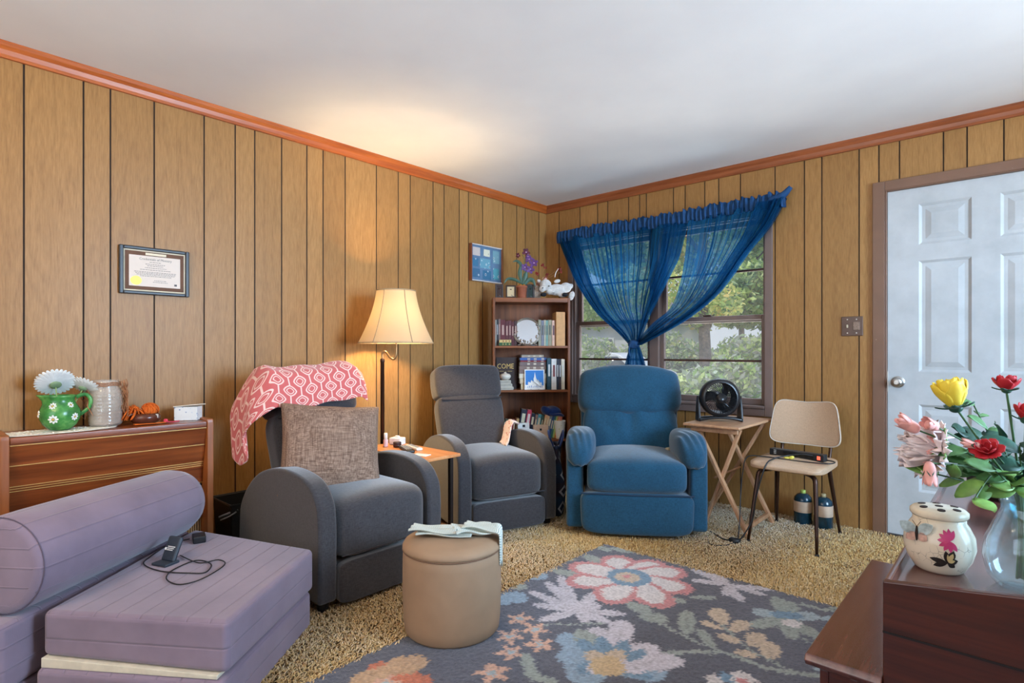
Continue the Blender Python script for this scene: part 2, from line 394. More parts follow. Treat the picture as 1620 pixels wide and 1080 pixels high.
struct(MB().box((2.598,-.012,0),(3.502,.09,.018)).build('trim_4',thr,bevel=.003))
# six-panel door
m,nt,b=newmat('door_white'); v=coords(nt,(1,1,.08)); v2=coords(nt); n1=noise(nt,v,150,3); n2=noise(nt,v2,3.5,5,.65)
nt.links.new(ramp(nt,[(.30,srgb(170,174,175)),(.62,srgb(190,193,194))],n2),b.inputs['Base Color']); b.inputs['Roughness'].default_value=.5; bump(nt,b,n1,.08,.001)
DOORM=m
dm=MB(); X0,X1,Z0,Z1=2.600,3.500,.018,2.049; yf=.012; yb=.052
cols=[(2.752,2.990),(3.110,3.348)]; rows=[(.284,.791),(.980,1.624),(1.717,1.953)]
xs=[X0,cols[0][0],cols[0][1],cols[1][0],cols[1][1],X1]; zs=[Z0,rows[0][0],rows[0][1],rows[1][0],rows[1][1],rows[2][0],rows[2][1],Z1]
for i in range(5):
    for j in range(7):
        x0,x1,z0,z1=xs[i],xs[i+1],zs[j],zs[j+1]
        if i in (1,3) and j in (1,3,5):
            rings=[(0,0),(.014,.009),(.030,.009),(.058,.002)]
            for (a,da),(c,dc) in zip(rings,rings[1:]):
                o=[(x0+a,yf+da,z0+a),(x1-a,yf+da,z0+a),(x1-a,yf+da,z1-a),(x0+a,yf+da,z1-a)]; q=[(x0+c,yf+dc,z0+c),(x1-c,yf+dc,z0+c),(x1-c,yf+dc,z1-c),(x0+c,yf+dc,z1-c)]
                dm.add(o+q,[(0,1,5,4),(1,2,6,5),(2,3,7,6),(3,0,4,7)])
            a,da=rings[-1]; dm.add([(x0+a,yf+da,z0+a),(x1-a,yf+da,z0+a),(x1-a,yf+da,z1-a),(x0+a,yf+da,z1-a)],[(0,1,2,3)])
        else: dm.add([(x0,yf,z0),(x1,yf,z0),(x1,yf,z1),(x0,yf,z1)],[(0,1,2,3)])
dm.add([(X0,yf,Z0),(X1,yf,Z0),(X1,yf,Z1),(X0,yf,Z1),(X0,yb,Z0),(X1,yb,Z0),(X1,yb,Z1),(X0,yb,Z1)],[(7,6,5,4),(0,4,5,1),(1,5,6,2),(2,6,7,3),(3,7,4,0)])
door=struct(dm.build('door_1',DOORM))
NICK=plain('brushed_nickel',srgb(186,184,180),.28,1)
mb=MB(); Mx=Matrix.Rotation(R_(90),3,'X')
mb.lathe([(.034,0),(.034,.004),(.026,.009),(.014,.012),(.012,.03),(.018,.036),(.028,.044),(.029,.054),(.024,.062),(.012,.065),(.012,.063),(.0,.063)],28,(2.652,.012,.918),M=Mx)
kb=mb.build('door_knob',NICK,door,smooth=True)
kb.modifiers.new('e','EDGE_SPLIT').split_angle=R_(50)
MB().box((2.5995,.004,.86),(2.6035,.0125,.98)).build('strike_plate',NICK,door)
# switch plate
sw=thing('light_switch','brown double light switch plate on the panelling beside the white door','light switch',(2.418,0,1.254))
SWM=plain('brown_plate',srgb(84,58,46),.35)
box('switch_plate',(-.058,-.007,-.060),(.058,-.0005,.060),SWM,sw,.003)
cream=plain('cream_plastic',srgb(200,180,150),.4)
box('switch_toggle',(-.029,-.018,-.010),(-.021,-.006,.010),cream,sw,.002)
t2=box('dimmer_cover',(.006,-.011,-.024),(.042,-.006,.026),plain('taped_brown',srgb(128,104,88),.4,nscale=120,var=.2),sw,.002); t2['label']='mottled taped-over dimmer square'
for z in (-.042,.042):
    for x in (-.025,.024): MB().lathe([(.004,0),(.003,.0015)],10,(x,-.007,z),M=Matrix.Rotation(R_(90),3,'X')).build('screw',NICK,sw)
# ---- the double window
WF=paintmat('window_frame_paint',srgb(120,100,92),srgb(222,216,206),.74)
GL=glassmat('window_glass',haze=.015)
GL2=glassmat('window_glass_screened',tint=(.84,.84,.84),haze=.035)
WDK=plain('muntin_dark',srgb(62,36,26),.5)
win=struct(MB().box((WX0,.001,WZ0),(WX0+.02,.10,WZ1)).box((WX1-.02,.001,WZ0),(WX1,.10,WZ1)).box((WX0+.02,.001,WZ1-.02),(WX1-.02,.1,WZ1)).box((WX0+.02,.021,WZ0),(WX1-.02,.12,WZ0+.03)).box((1.04,-.012,WZ0+.03),(1.115,.10,WZ1-.02)).build('window_1',WF,bevel=.002))
mb=MB(); mb.box((WX0-.045,-.018,.655),(WX0+.004,-.0003,2.085)); mb.box((WX1-.022,-.018,.655),(WX1+.028,-.0003,2.085)); mb.box((WX0+.005,-.0175,WZ1-.01),(WX1-.023,-.0003,2.085))
mb.box((WX0+.005,-.0175,.655),(WX1-.023,-.0003,.706)); mb.box((WX0+.005,-.026,.707),(WX1-.023,.02,.726))
mb.build('window_casing',WF,win,bevel=.003)
def sash(x0,x1,z0,z1,y,munt,glass,nm,rail=.042,stile=.034):
    mb=MB(); mb.box((x0,y,z0),(x0+stile,y+.03,z1)); mb.box((x1-stile,y,z0),(x1,y+.03,z1)); mb.box((x0+stile,y,z0),(x1-stile,y+.03,z0+rail)); mb.box((x0+stile,y,z1-rail*.8),(x1-stile,y+.03,z1))
    s=mb.build(nm,WF,win,bevel=.003)
    MB().box((x0+stile,y-.001,munt-.007),(x1-stile,y+.018,munt+.009)).build('muntin',WDK,s,bevel=.002)
    MB().box((x0+stile-.003,y+.012,z0+rail-.003),(x1-stile+.003,y+.015,z1-rail*.8+.003)).build('pane',glass,s)
    return s
for (x0,x1) in ((WX0+.02,1.04),(1.115,WX1-.02)):
    sash(x0,x1,WZ0+.03,1.352,.018,1.030,GL2,'lower_sash')
    sash(x0,x1,1.305,2.01,.055,1.665,GL,'upper_sash')
box('sash_lock',(1.46,.008,1.352),(1.52,.03,1.364),WDK,win,.003)

# flush ceiling light of the room, behind the photographer
CLT=thing('ceiling_light','flush round ceiling light with a warm glass dome behind the photographer','ceiling light',(1.55,-4.95,2.40))
MB().lathe([(0,-.022),(.15,-.022),(.155,-.014),(.155,0),(0,0)],36).build('fixture_base',NICK,CLT,smooth=False)
MB().lathe([(.0,-.10),(.05,-.098),(.10,-.080),(.135,-.05),(.14,-.022),(0,-.022)][::-1],36).build('glass_dome',plain('warm_dome',(1,.78,.50,1),.4,emis=3),CLT,smooth=True)
l_=bpy.data.lights.new('ceiling_bulb_light','POINT'); l_.energy=46; l_.color=(1,.70,.38); l_.shadow_soft_size=.12
q_=bpy.data.objects.new('ceiling_bulb_light',l_); COL.objects.link(q_); q_.location=(1.55,-4.95,2.22)
# ================================================================ OUTSIDE
def foliage(name,blobs,n,size,cols,parent):
    tot=sum(b[3]**2 for b in blobs); V=[]
    for (x,y,z,r) in blobs:
        k=max(20,int(n*r*r/tot)); d=rng.normal(size=(k,3)); d/=np.linalg.norm(d,axis=1)[:,None]
        p=np.array([x,y,z])+d*r*(rng.random((k,1))**.4)*np.array([1,1,.8]); V.append(p)
    P=np.concatenate(V); k=len(P)
    a=rng.normal(size=(k,3)); a/=np.linalg.norm(a,axis=1)[:,None]; b=np.cross(a,rng.normal(size=(k,3))); b/=np.linalg.norm(b,axis=1)[:,None]
    s=size*(.6+.8*rng.random((k,1)))
    q=np.stack([P-a*s,P+b*s*.5,P+a*s,P-b*s*.5],1).reshape(-1,3)
    me=bpy.data.meshes.new(name); me.vertices.add(4*k); me.vertices.foreach_set('co',q.astype(np.float32).ravel())
    me.loops.add(4*k); me.loops.foreach_set('vertex_index',np.arange(4*k,dtype=np.int32)); me.polygons.add(k); me.polygons.foreach_set('loop_start',np.arange(0,4*k,4,dtype=np.int32)); me.polygons.foreach_set('loop_total',np.full(k,4,dtype=np.int32)); me.update(calc_edges=True)
    c=np.array(cols)[rng.integers(0,len(cols),k)]*(.8+.4*rng.random((k,1))); c=np.concatenate([c,np.ones((k,1))],1)
    at=me.color_attributes.new('tone','FLOAT_COLOR','POINT'); at.data.foreach_set('color',np.repeat(c,4,0).astype(np.float32).ravel())
    me.materials.append(LEAFM); return link(bpy.data.objects.new(name,me),parent)
m=bpy.data.materials.new('leaves'); m.use_nodes=True; nt=m.node_tree; nt.nodes.clear()
o=N(nt,'ShaderNodeOutputMaterial'); a=N(nt,'ShaderNodeAttribute',attribute_name='tone'); d=N(nt,'ShaderNodeBsdfDiffuse'); t=N(nt,'ShaderNodeBsdfTranslucent'); x=N(nt,'ShaderNodeMixShader'); x.inputs[0].default_value=.4
nt.links.new(a.outputs[0],d.inputs[0]); nt.links.new(a.outputs[0],t.inputs[0]); nt.links.new(d.outputs[0],x.inputs[1]); nt.links.new(t.outputs[0],x.inputs[2]); nt.links.new(x.outputs[0],o.inputs[0]); LEAFM=m
BARK=plain('bark',srgb(110,92,78),.9,var=.25,nscale=20)
def tree(name,label,x,y,h,r,cols,n=7000,size=.10,z0=-.45,group=None,k=9,seed=1):
    rd=random.Random(seed); T=thing(name,label,'tree',(x,y,z0),0,group)
    mb=MB(); mb.tube([(0,0,-.1),(.05,0,h*.25),(-.05,.05,h*.55),(.05,0,h*.8)],[.16,.12,.09,.04],8,smoothsteps=3)
    mb.build('trunk',BARK,T,smooth=True)
    for q in range(5):
        an=rd.random()*6.28; z=h*(.3+.1*q); MB().tube([(0,0,z),(math.cos(an)*r*.4,math.sin(an)*r*.4,z+h*.12),(math.cos(an)*r*.8,math.sin(an)*r*.8,z+h*.2)],[.05,.035,.015],6,smoothsteps=2).build('branch',BARK,T,smooth=True)
    bl=[(rd.uniform(-.6,.6)*r,rd.uniform(-.6,.6)*r,h*rd.uniform(.35,.95),r*rd.uniform(.35,.6)) for _ in range(k)]
    foliage('foliage',bl,n,size,cols,T); return T
G1=[(.42,.54,.16),(.56,.66,.24),(.30,.44,.14),(.70,.76,.36)]; G2=[(.82,.76,.22),(.88,.80,.30),(.60,.66,.20),(.84,.64,.24)]; G3=[(.24,.36,.16),(.34,.46,.22),(.46,.56,.30)]; G4=[(.50,.52,.42),(.58,.56,.48),(.42,.46,.34)]
gm=plain('lawn',srgb(150,158,110),.95,var=.2,nscale=4); rd=plain('asphalt',srgb(168,168,170),.9,var=.05,nscale=9)
MB().box((-40,.13,-.55),(25,60,-.45)).build('lawn_ground',gm)['kind']='structure'
MB().box((-40,10.6,-.45),(25,14.4,-.43)).build('road_ground',rd)['kind']='structure'
MB().box((.6,1.2,-.45),(4.6,10.5,-.425)).build('driveway_ground',rd)['kind']='structure'
tree('leafy_tree','yellow-green tree outside the right window pane, nearest the house',-1.3,6.4,5.6,1.35,G1+G2,9000,.06,seed=3)
tree('leafy_tree','pale green tree left of the yellow-green one, seen through the curtain',-5.2,7.6,6.2,1.4,G1,9000,.07,seed=5)
tree('leafy_tree','dark green tree across the road behind the curtain knot',-5.4,19.6,9.0,2.3,G3+G1,12000,.14,seed=8)
tree('leafy_tree','tall green tree across the road at the right edge of the window',.6,18.4,9.0,2.4,G1+G2,12000,.14,seed=14)
def bush(label,x,y,r,cols,seed,h=1):
    rd_=random.Random(seed); T=thing('garden_bush',label,'bush',(x,y,-.45)); mb=MB()
    for i in range(5): an=i*1.25; mb.tube([(0,0,-.05),(math.cos(an)*r*.3,math.sin(an)*r*.3,r*.5*h),(math.cos(an)*r*.6,math.sin(an)*r*.6,r*h)],[.02,.015,.006],5)
    mb.build('stem',BARK,T); foliage('foliage',[(rd_.uniform(-.5,.5)*r,rd_.uniform(-.5,.5)*r,r*h*rd_.uniform(.4,1.1),r*.5) for _ in range(7)],3500,.05,cols,T)
bush('rounded green shrub low outside the left window unit',-1.2,2.4,.62,G1+G2,4,1.75)
bush('grey-green weedy bush outside behind the black fan',.45,2.9,.62,G4+G1,6,2.1)
bush('tall thin-leaved bush outside the lower right corner of the window',.2,4.6,.7,G4+G1,17,2.0)
bush('pale bush outside left of the yellow-green tree',-2.6,4.2,.7,G1+G4,18,2.0)
bush('grey-green bush at the driveway edge outside the right pane',-.75,3.4,.6,G4+G1,9,1.9)
for x,lab,sd in ((-26,'evergreen at the far left of the distant tree line',40),(-16,'evergreen in the middle of the distant tree line',41),(-6,'evergreen at the right of the distant tree line',42)):
    tree('evergreen_tree',lab,x,28,10,3.4,G3+G1,9000,.24,seed=sd)
# parked cars
def car(label,x,y,rz,paint):
    T=thing('parked_car',label,'car',(x,y,-.43),rz)
    low=smooth2d([(-2.2,.35),(-2.25,.62),(-2.0,.80),(-1.2,.88),(1.3,.90),(2.0,.82),(2.2,.6),(2.18,.35)],4)
    prism('body',low,'y',-.85,.85,paint,T,.06)
    cabp=smooth2d([(-1.25,.85),(-.65,1.36),(.0,1.44),(.75,1.40),(1.45,.88)],4); prism('roof',cabp,'y',-.72,.72,paint,T,.05)
    gl=plain('car_glass',srgb(60,70,80),.1)
    for s in (-1,1): prism('window',[(-1.0,.90),(-.58,1.30),(.70,1.33),(1.2,.92)],'y',s*.725-.004,s*.725+.004,gl,T,0)
    tm=plain('tyre',srgb(30,30,32),.8); hub=plain('wheel_hub',srgb(170,170,172),.4,1)
    for xx in (-1.4,1.4):
        for s in (-1,1):
            w=MB().lathe([(.18,-.1),(.30,-.1),(.33,-.06),(.33,.06),(.30,.1),(.18,.1)],20,(xx,s*.78,.33),M=Matrix.Rotation(R_(90),3,'X')).build('wheel',tm,T,smooth=True)
            MB().lathe([(.02,-.105),(.18,-.104),(.18,.104),(.02,.105)],16,(xx,s*.78,.33),M=Matrix.Rotation(R_(90),3,'X')).build('hub_cap',hub,w)
car('white car parked on the road beyond the yellow-green tree',-7.6,13.2,0,plain('white_paint',srgb(236,238,240),.3))
car('silver car parked on the road at the far left of the window view',-12.6,12.8,0,plain('silver_paint',srgb(190,198,206),.3))
# house across the road
H=thing('neighbour_house','pale grey siding house with white windows across the road','house',(-14.5,23.0,-.45),R_(15))
sid=plain('pale_siding',srgb(206,206,204),.8); MB().box((-5,-3,0),(5,3,2.9)).build('house_wall',sid,H)
prism('roof',[(-3.4,2.85),(3.4,2.85),(0,4.6)],'x',-5.3,5.3,plain('roof_shingle',srgb(120,116,112),.9),H,0,smooth=False)
for xx in (-3.6,-1.4,1.2,3.4):
    w=MB().box((xx-.55,-3.06,1.0),(xx+.55,-3.0,2.2)).build('house_window',white,H); MB().box((xx-.45,-3.08,1.08),(xx+.45,-3.06,1.58)).box((xx-.45,-3.08,1.64),(xx+.45,-3.06,2.12)).build('window_pane',plain('house_pane',srgb(70,84,98),.15),w)
# white picket rail by the driveway
F=thing('white_fence','low white rail fence along the lawn seen in the left window unit','fence',(-5.6,5.2,-.45))
for i in range(9): MB().box((-2+i*.5-.03,-.02,0),(-2+i*.5+.03,.02,.8)).build('post',white,F)
for z in (.25,.65): MB().box((-2.05,-.035,z),(2.05,-.02,z+.07)).build('rail',white,F)

HG=thing('garden_hedge','long grey-green hedge along the far side of the road','hedge',(-8.5,16.0,-.45))
MB().box((-11,-.3,0),(11,.3,1.2)).build('hedge_core',plain('hedge_core',srgb(96,108,74),.95,var=.3,nscale=6),HG)
foliage('foliage',[(-10.5+i*1.0,(-1)**i*.12,1.25+.35*math.sin(i*1.7),.95) for i in range(22)],22000,.10,G1+G4+G3,HG)
# ================================================================ CARPET AND RUG
def tufts(name,n,x0,x1,y0,y1,cols,avoid,h=(.010,.022)):
    P=np.stack([rng.uniform(x0,x1,n),rng.uniform(y0,y1,n)],1)
    keep=np.ones(n,bool)
    for (a,b,c,d) in avoid: keep&=~((P[:,0]>a)&(P[:,0]<b)&(P[:,1]>c)&(P[:,1]<d))
    P=P[keep]; k=len(P)
    # directions swirl softly so the pile lies in patches
    an=2.2*np.sin(P[:,0]*3.1+1.3*np.sin(P[:,1]*2.7))+1.8*np.cos(P[:,1]*3.7+P[:,0])+rng.normal(size=k)*.9
    dx,dy=np.cos(an),np.sin(an); hh=rng.uniform(*h,k); ln=rng.uniform(.008,.022,k); w=rng.uniform(.0016,.003,k)
    px,py=-dy*w,dx*w; z=np.zeros(k)
    a=np.stack([P[:,0]-px,P[:,1]-py,z],1); b=np.stack([P[:,0]+px,P[:,1]+py,z],1)
    mx,my=P[:,0]+dx*ln*.5,P[:,1]+dy*ln*.5
    c=np.stack([mx+px,my+py,hh],1); d=np.stack([mx-px,my-py,hh],1)
    e=np.stack([P[:,0]+dx*ln*1.2+px*.6,P[:,1]+dy*ln*1.2+py*.6,hh*.75],1); f=np.stack([P[:,0]+dx*ln*1.2-px*.6,P[:,1]+dy*ln*1.2-py*.6,hh*.75],1)
    V=np.stack([a,b,c,d,e,f],1).reshape(-1,3); base=np.arange(k)[:,None]*6
    F=np.concatenate([base+np.array([[0,1,2,3]]),base+np.array([[3,2,4,5]])],1).reshape(-1)
    me=bpy.data.meshes.new(name); me.vertices.add(len(V)); me.vertices.foreach_set('co',V.astype(np.float32).ravel()); me.loops.add(len(F)); me.loops.foreach_set('vertex_index',F.astype(np.int32))
    me.polygons.add(2*k); me.polygons.foreach_set('loop_start',np.arange(0,8*k,4,dtype=np.int32)); me.polygons.foreach_set('loop_total',np.full(2*k,4,dtype=np.int32)); me.update(calc_edges=True)
    patch=.5+.25*np.sin(P[:,0]*4.3+P[:,1]*2.1)+.25*np.sin(P[:,1]*5.3-P[:,0]*1.7)
    ci=np.clip((patch*.5+rng.random(k)*.6)*len(cols)*.9,0,len(cols)-1).astype(int)
    c=np.array(cols)[ci]*(.85+.3*rng.random((k,1))); c=np.concatenate([c,np.ones((k,1))],1)
    at=me.color_attributes.new('tone','FLOAT_COLOR','POINT'); at.data.foreach_set('color',np.repeat(c,6,0).astype(np.float32).ravel())
    m,nt,bb=newmat('carpet_yarn'); q=N(nt,'ShaderNodeAttribute',attribute_name='tone'); nt.links.new(q.outputs[0],bb.inputs['Base Color']); bb.inputs['Roughness'].default_value=1; bb.inputs['Specular IOR Level'].default_value=.1; bb.inputs['Sheen Weight'].default_value=.3
    me.materials.append(m); return link(bpy.data.objects.new(name,me))
YC=[srgb(156,112,56)[:3],srgb(186,146,86)[:3],srgb(208,172,112)[:3],srgb(220,190,136)[:3],srgb(228,204,160)[:3]]
RX0,RX1,RY0,RY1=1.445,3.9,-4.6,-1.285
cp=tufts('shag_carpet',360000,.02,4.4,-3.6,-.01,YC,[(RX0+.02,9,-9,RY1-.02),(2.6,9,-.03,9),(0,.6,-3.6,-2.9)])
tag(cp,'golden beige shag carpet pile covering the floor','carpet',kind='stuff')
RUG=[('s',[(2.225,-2.148),(2.301,-2.046),(2.399,-1.969),(2.543,-1.974),(2.645,-1.93),(2.709,-1.891)],0.012,'sage'),('s',[(2.105,-1.918),(2.21,-1.953),(2.299,-1.969),(2.399,-1.969)],0.007,'sage'),('s',[(2.304,-1.764),(2.393,-1.849),(2.467,-1.896),(2.549,-1.918),(2.611,-1.942)],0.006,'sage'),('s',[(2.577,-1.671),(2.625,-1.698),(2.671,-1.723)],0.007,'sage'),('s',[(1.783,-2.244),(1.887,-2.151),(1.984,-2.048)],0.006,'sage'),('p',(2.244,-1.947),(2.15,-1.749),0.035,'sage'),('p',(2.357,-1.974),(2.26,-1.87),0.024,'sage'),('p',(2.102,-1.621),(2.198,-1.551),0.02,'sage'),('p',(2.034,-1.682),(2.12,-1.685),0.025,'sage'),('p',(2.312,-1.771),(2.235,-1.642),0.04,'beige'),('p',(2.327,-1.809),(2.231,-1.803),0.022,'beige'),('p',(2.362,-1.803),(2.372,-1.676),0.035,'beige'),('p',(2.413,-1.866),(2.328,-1.859),0.025,'beige'),('p',(2.446,-1.859),(2.445,-1.74),0.035,'beige'),('p',(2.532,-1.903),(2.49,-1.784),0.04,'beige'),('p',(2.498,-1.912),(2.418,-1.94),0.022,'beige'),('p',(1.454,-1.782),(1.607,-1.756),0.035,'sage'),('p',(1.396,-1.64),(1.465,-1.591),0.035,'sage'),('p',(1.462,-1.502),(1.604,-1.551),0.04,'sage'),('p',(1.927,-1.857),(2.05,-1.872),0.04,'sage'),('p',(2.021,-1.921),(2.133,-1.882),0.045,'sage'),('p',(1.424,-1.341),(1.542,-1.376),0.03,'sage'),('p',(1.508,-1.322),(1.639,-1.302),0.03,'sage'),('p',(1.402,-1.529),(1.451,-1.511),0.03,'sage'),('b',(1.533,-2.142),0.06,'blue2'),('b',(1.512,-2.197),0.05,'blue2'),('b',(1.458,-1.891),0.05,'blue2'),('b',(1.472,-2.045),0.04,'sage'),('p',(1.819,-2.056),(1.53,-1.815),0.027,'lilac'),('p',(1.819,-2.056),(1.526,-1.915),0.027,'lilac'),('p',(1.819,-2.056),(1.539,-2.052),0.027,'lilac'),('p',(1.819,-2.056),(1.637,-2.136),0.027,'lilac'),('p',(1.819,-2.056),(1.748,-2.239),0.027,'lilac'),('p',(1.819,-2.056),(1.979,-1.952),0.027,'lilac'),('p',(1.819,-2.056),(1.983,-2.056),0.027,'lilac'),('p',(1.819,-2.056),(1.767,-1.856),0.027,'lilac'),('p',(1.819,-2.056),(1.852,-1.942),0.027,'lilac'),('p',(1.819,-2.056),(1.904,-2.12),0.027,'lilac'),('p',(2.188,-1.371),(1.977,-1.309),0.024,'lilac'),('p',(2.188,-1.371),(2.03,-1.439),0.024,'lilac'),('p',(2.188,-1.371),(2.053,-1.282),0.024,'lilac'),('p',(2.188,-1.371),(2.352,-1.379),0.024,'lilac'),('p',(2.188,-1.371),(2.29,-1.516),0.024,'lilac'),('p',(2.188,-1.371),(2.355,-1.291),0.024,'lilac'),('p',(2.188,-1.371),(2.216,-1.502),0.024,'lilac'),('p',(1.78,-1.609),(1.585,-1.404),0.092,'pinkpetal'),('p',(1.78,-1.609),(1.806,-1.32),0.092,'pinkpetal'),('p',(1.78,-1.609),(1.959,-1.349),0.092,'pinkpetal'),('p',(1.78,-1.609),(2.09,-1.546),0.092,'pinkpetal'),('p',(1.78,-1.609),(2.08,-1.787),0.092,'pinkpetal'),('p',(1.78,-1.609),(1.873,-1.923),0.092,'pinkpetal'),('p',(1.78,-1.609),(1.613,-1.867),0.092,'pinkpetal'),('p',(1.78,-1.609),(1.487,-1.669),0.092,'pinkpetal'),('b',(1.794,-1.609),0.105,'blue'),('b',(1.789,-1.613),0.06,'beige'),('b',(1.78,-1.609),0.018,'pink'),('f',(1.68,-2.277),0.055,'peach'),('f',(1.783,-2.302),0.055,'peach'),('f',(1.744,-2.407),0.055,'peach'),('f',(1.867,-2.375),0.055,'peach'),('f',(1.824,-2.488),0.055,'peach'),('f',(1.869,-2.619),0.055,'peach'),('f',(1.866,-2.627),0.06,'peach'),('s',[(1.885,-2.47),(1.96,-2.537),(1.997,-2.545),(2.044,-2.533)],0.022,'sage'),('p',(2.126,-2.321),(1.876,-2.26),0.062,'blue2'),('p',(2.126,-2.321),(1.956,-2.382),0.062,'blue2'),('p',(2.126,-2.321),(2.017,-2.431),0.062,'blue2'),('p',(2.126,-2.321),(2.089,-2.483),0.062,'blue2'),('p',(2.126,-2.321),(2.195,-2.091),0.055,'lilac'),('p',(2.126,-2.321),(1.946,-2.126),0.055,'lilac'),('p',(2.126,-2.321),(2.309,-2.243),0.062,'blue2'),('p',(2.126,-2.321),(2.313,-2.118),0.055,'lilac'),('p',(2.126,-2.321),(2.004,-1.999),0.055,'lilac'),('p',(2.126,-2.321),(1.912,-2.186),0.05,'sage'),('p',(2.126,-2.321),(1.953,-2.245),0.030,'blue'),('p',(2.126,-2.321),(2.002,-2.173),0.030,'blue'),('p',(2.126,-2.321),(2.18,-2.155),0.030,'blue'),('p',(2.126,-2.321),(2.071,-2.426),0.030,'blue'),('p',(2.126,-2.321),(2.28,-2.29),0.030,'blue'),('p',(2.126,-2.321),(2.094,-2.131),0.030,'blue'),('p',(2.126,-2.321),(2.025,-2.295),0.035,'beige'),('p',(2.126,-2.321),(2.11,-2.206),0.035,'beige'),('p',(2.126,-2.321),(2.098,-2.402),0.035,'lilac'),('p',(2.126,-2.321),(2.196,-2.258),0.035,'lilac'),('p',(2.126,-2.321),(2.246,-2.256),0.035,'lilac'),('b',(2.131,-2.328),0.062,'gold'),('p',(2.479,-1.539),(2.353,-1.566),0.040,'sky'),('p',(2.479,-1.539),(2.386,-1.357),0.036,'sage'),('p',(2.479,-1.539),(2.457,-1.373),0.036,'sage'),('p',(2.479,-1.539),(2.568,-1.429),0.040,'sky'),('p',(2.479,-1.539),(2.638,-1.633),0.036,'sage'),('p',(2.479,-1.539),(2.549,-1.708),0.036,'sage'),('p',(2.479,-1.539),(2.404,-1.714),0.036,'sage'),('b',(2.474,-1.522),0.030,'blue'),('b',(2.512,-1.577),0.035,'pale'),('p',(2.42,-1.549),(2.527,-1.481),0.035,'blue'),('s',[(2.495,-1.362),(2.579,-1.361),(2.634,-1.282)],0.014,'sage'),('s',[(2.591,-1.451),(2.649,-1.398)],0.016,'sky'),('p',(2.63,-1.561),(2.662,-1.48),0.03,'sage'),('p',(2.636,-1.744),(2.681,-1.768),0.04,'sky'),('p',(2.659,-1.85),(2.705,-1.838),0.03,'sky'),('p',(2.507,-2.102),(2.486,-2.13),0.035,'pale'),('p',(2.507,-2.102),(2.489,-2.052),0.035,'pale'),('p',(2.507,-2.102),(2.526,-2.056),0.035,'pale'),('p',(2.507,-2.102),(2.537,-2.12),0.035,'pale'),('b',(2.508,-2.105),0.02,'pink'),('p',(2.48,-2.145),(2.44,-2.096),0.02,'blue'),('p',(2.465,-2.158),(2.409,-2.162),0.03,'pale'),('p',(1.697,-2.864),(1.627,-2.893),0.07,'coral'),('p',(1.697,-2.864),(1.687,-2.793),0.07,'coral'),('p',(1.697,-2.864),(1.735,-2.898),0.07,'coral'),('p',(1.697,-2.864),(1.777,-2.827),0.07,'coral'),('p',(1.646,-2.911),(1.518,-2.85),0.04,'coral'),('p',(1.646,-2.911),(1.602,-2.87),0.04,'coral'),('p',(1.628,-2.846),(1.558,-2.824),0.05,'tan'),('p',(1.628,-2.846),(1.567,-2.756),0.05,'tan'),('p',(1.628,-2.846),(1.613,-2.714),0.05,'tan'),('p',(1.632,-2.923),(1.535,-2.94),0.06,'tan'),('p',(1.632,-2.923),(1.543,-2.886),0.06,'tan')]
RC={'bg':(88,90,102),'sage':(150,158,152),'beige':(196,176,154),'blue':(112,142,166),'blue2':(142,164,184),'sky':(160,176,184),'lilac':(198,192,200),'pale':(212,204,202),'pink':(196,130,130),'peach':(206,164,142),'gold':(196,170,132),'coral':(198,116,86),'tan':(190,156,122)}
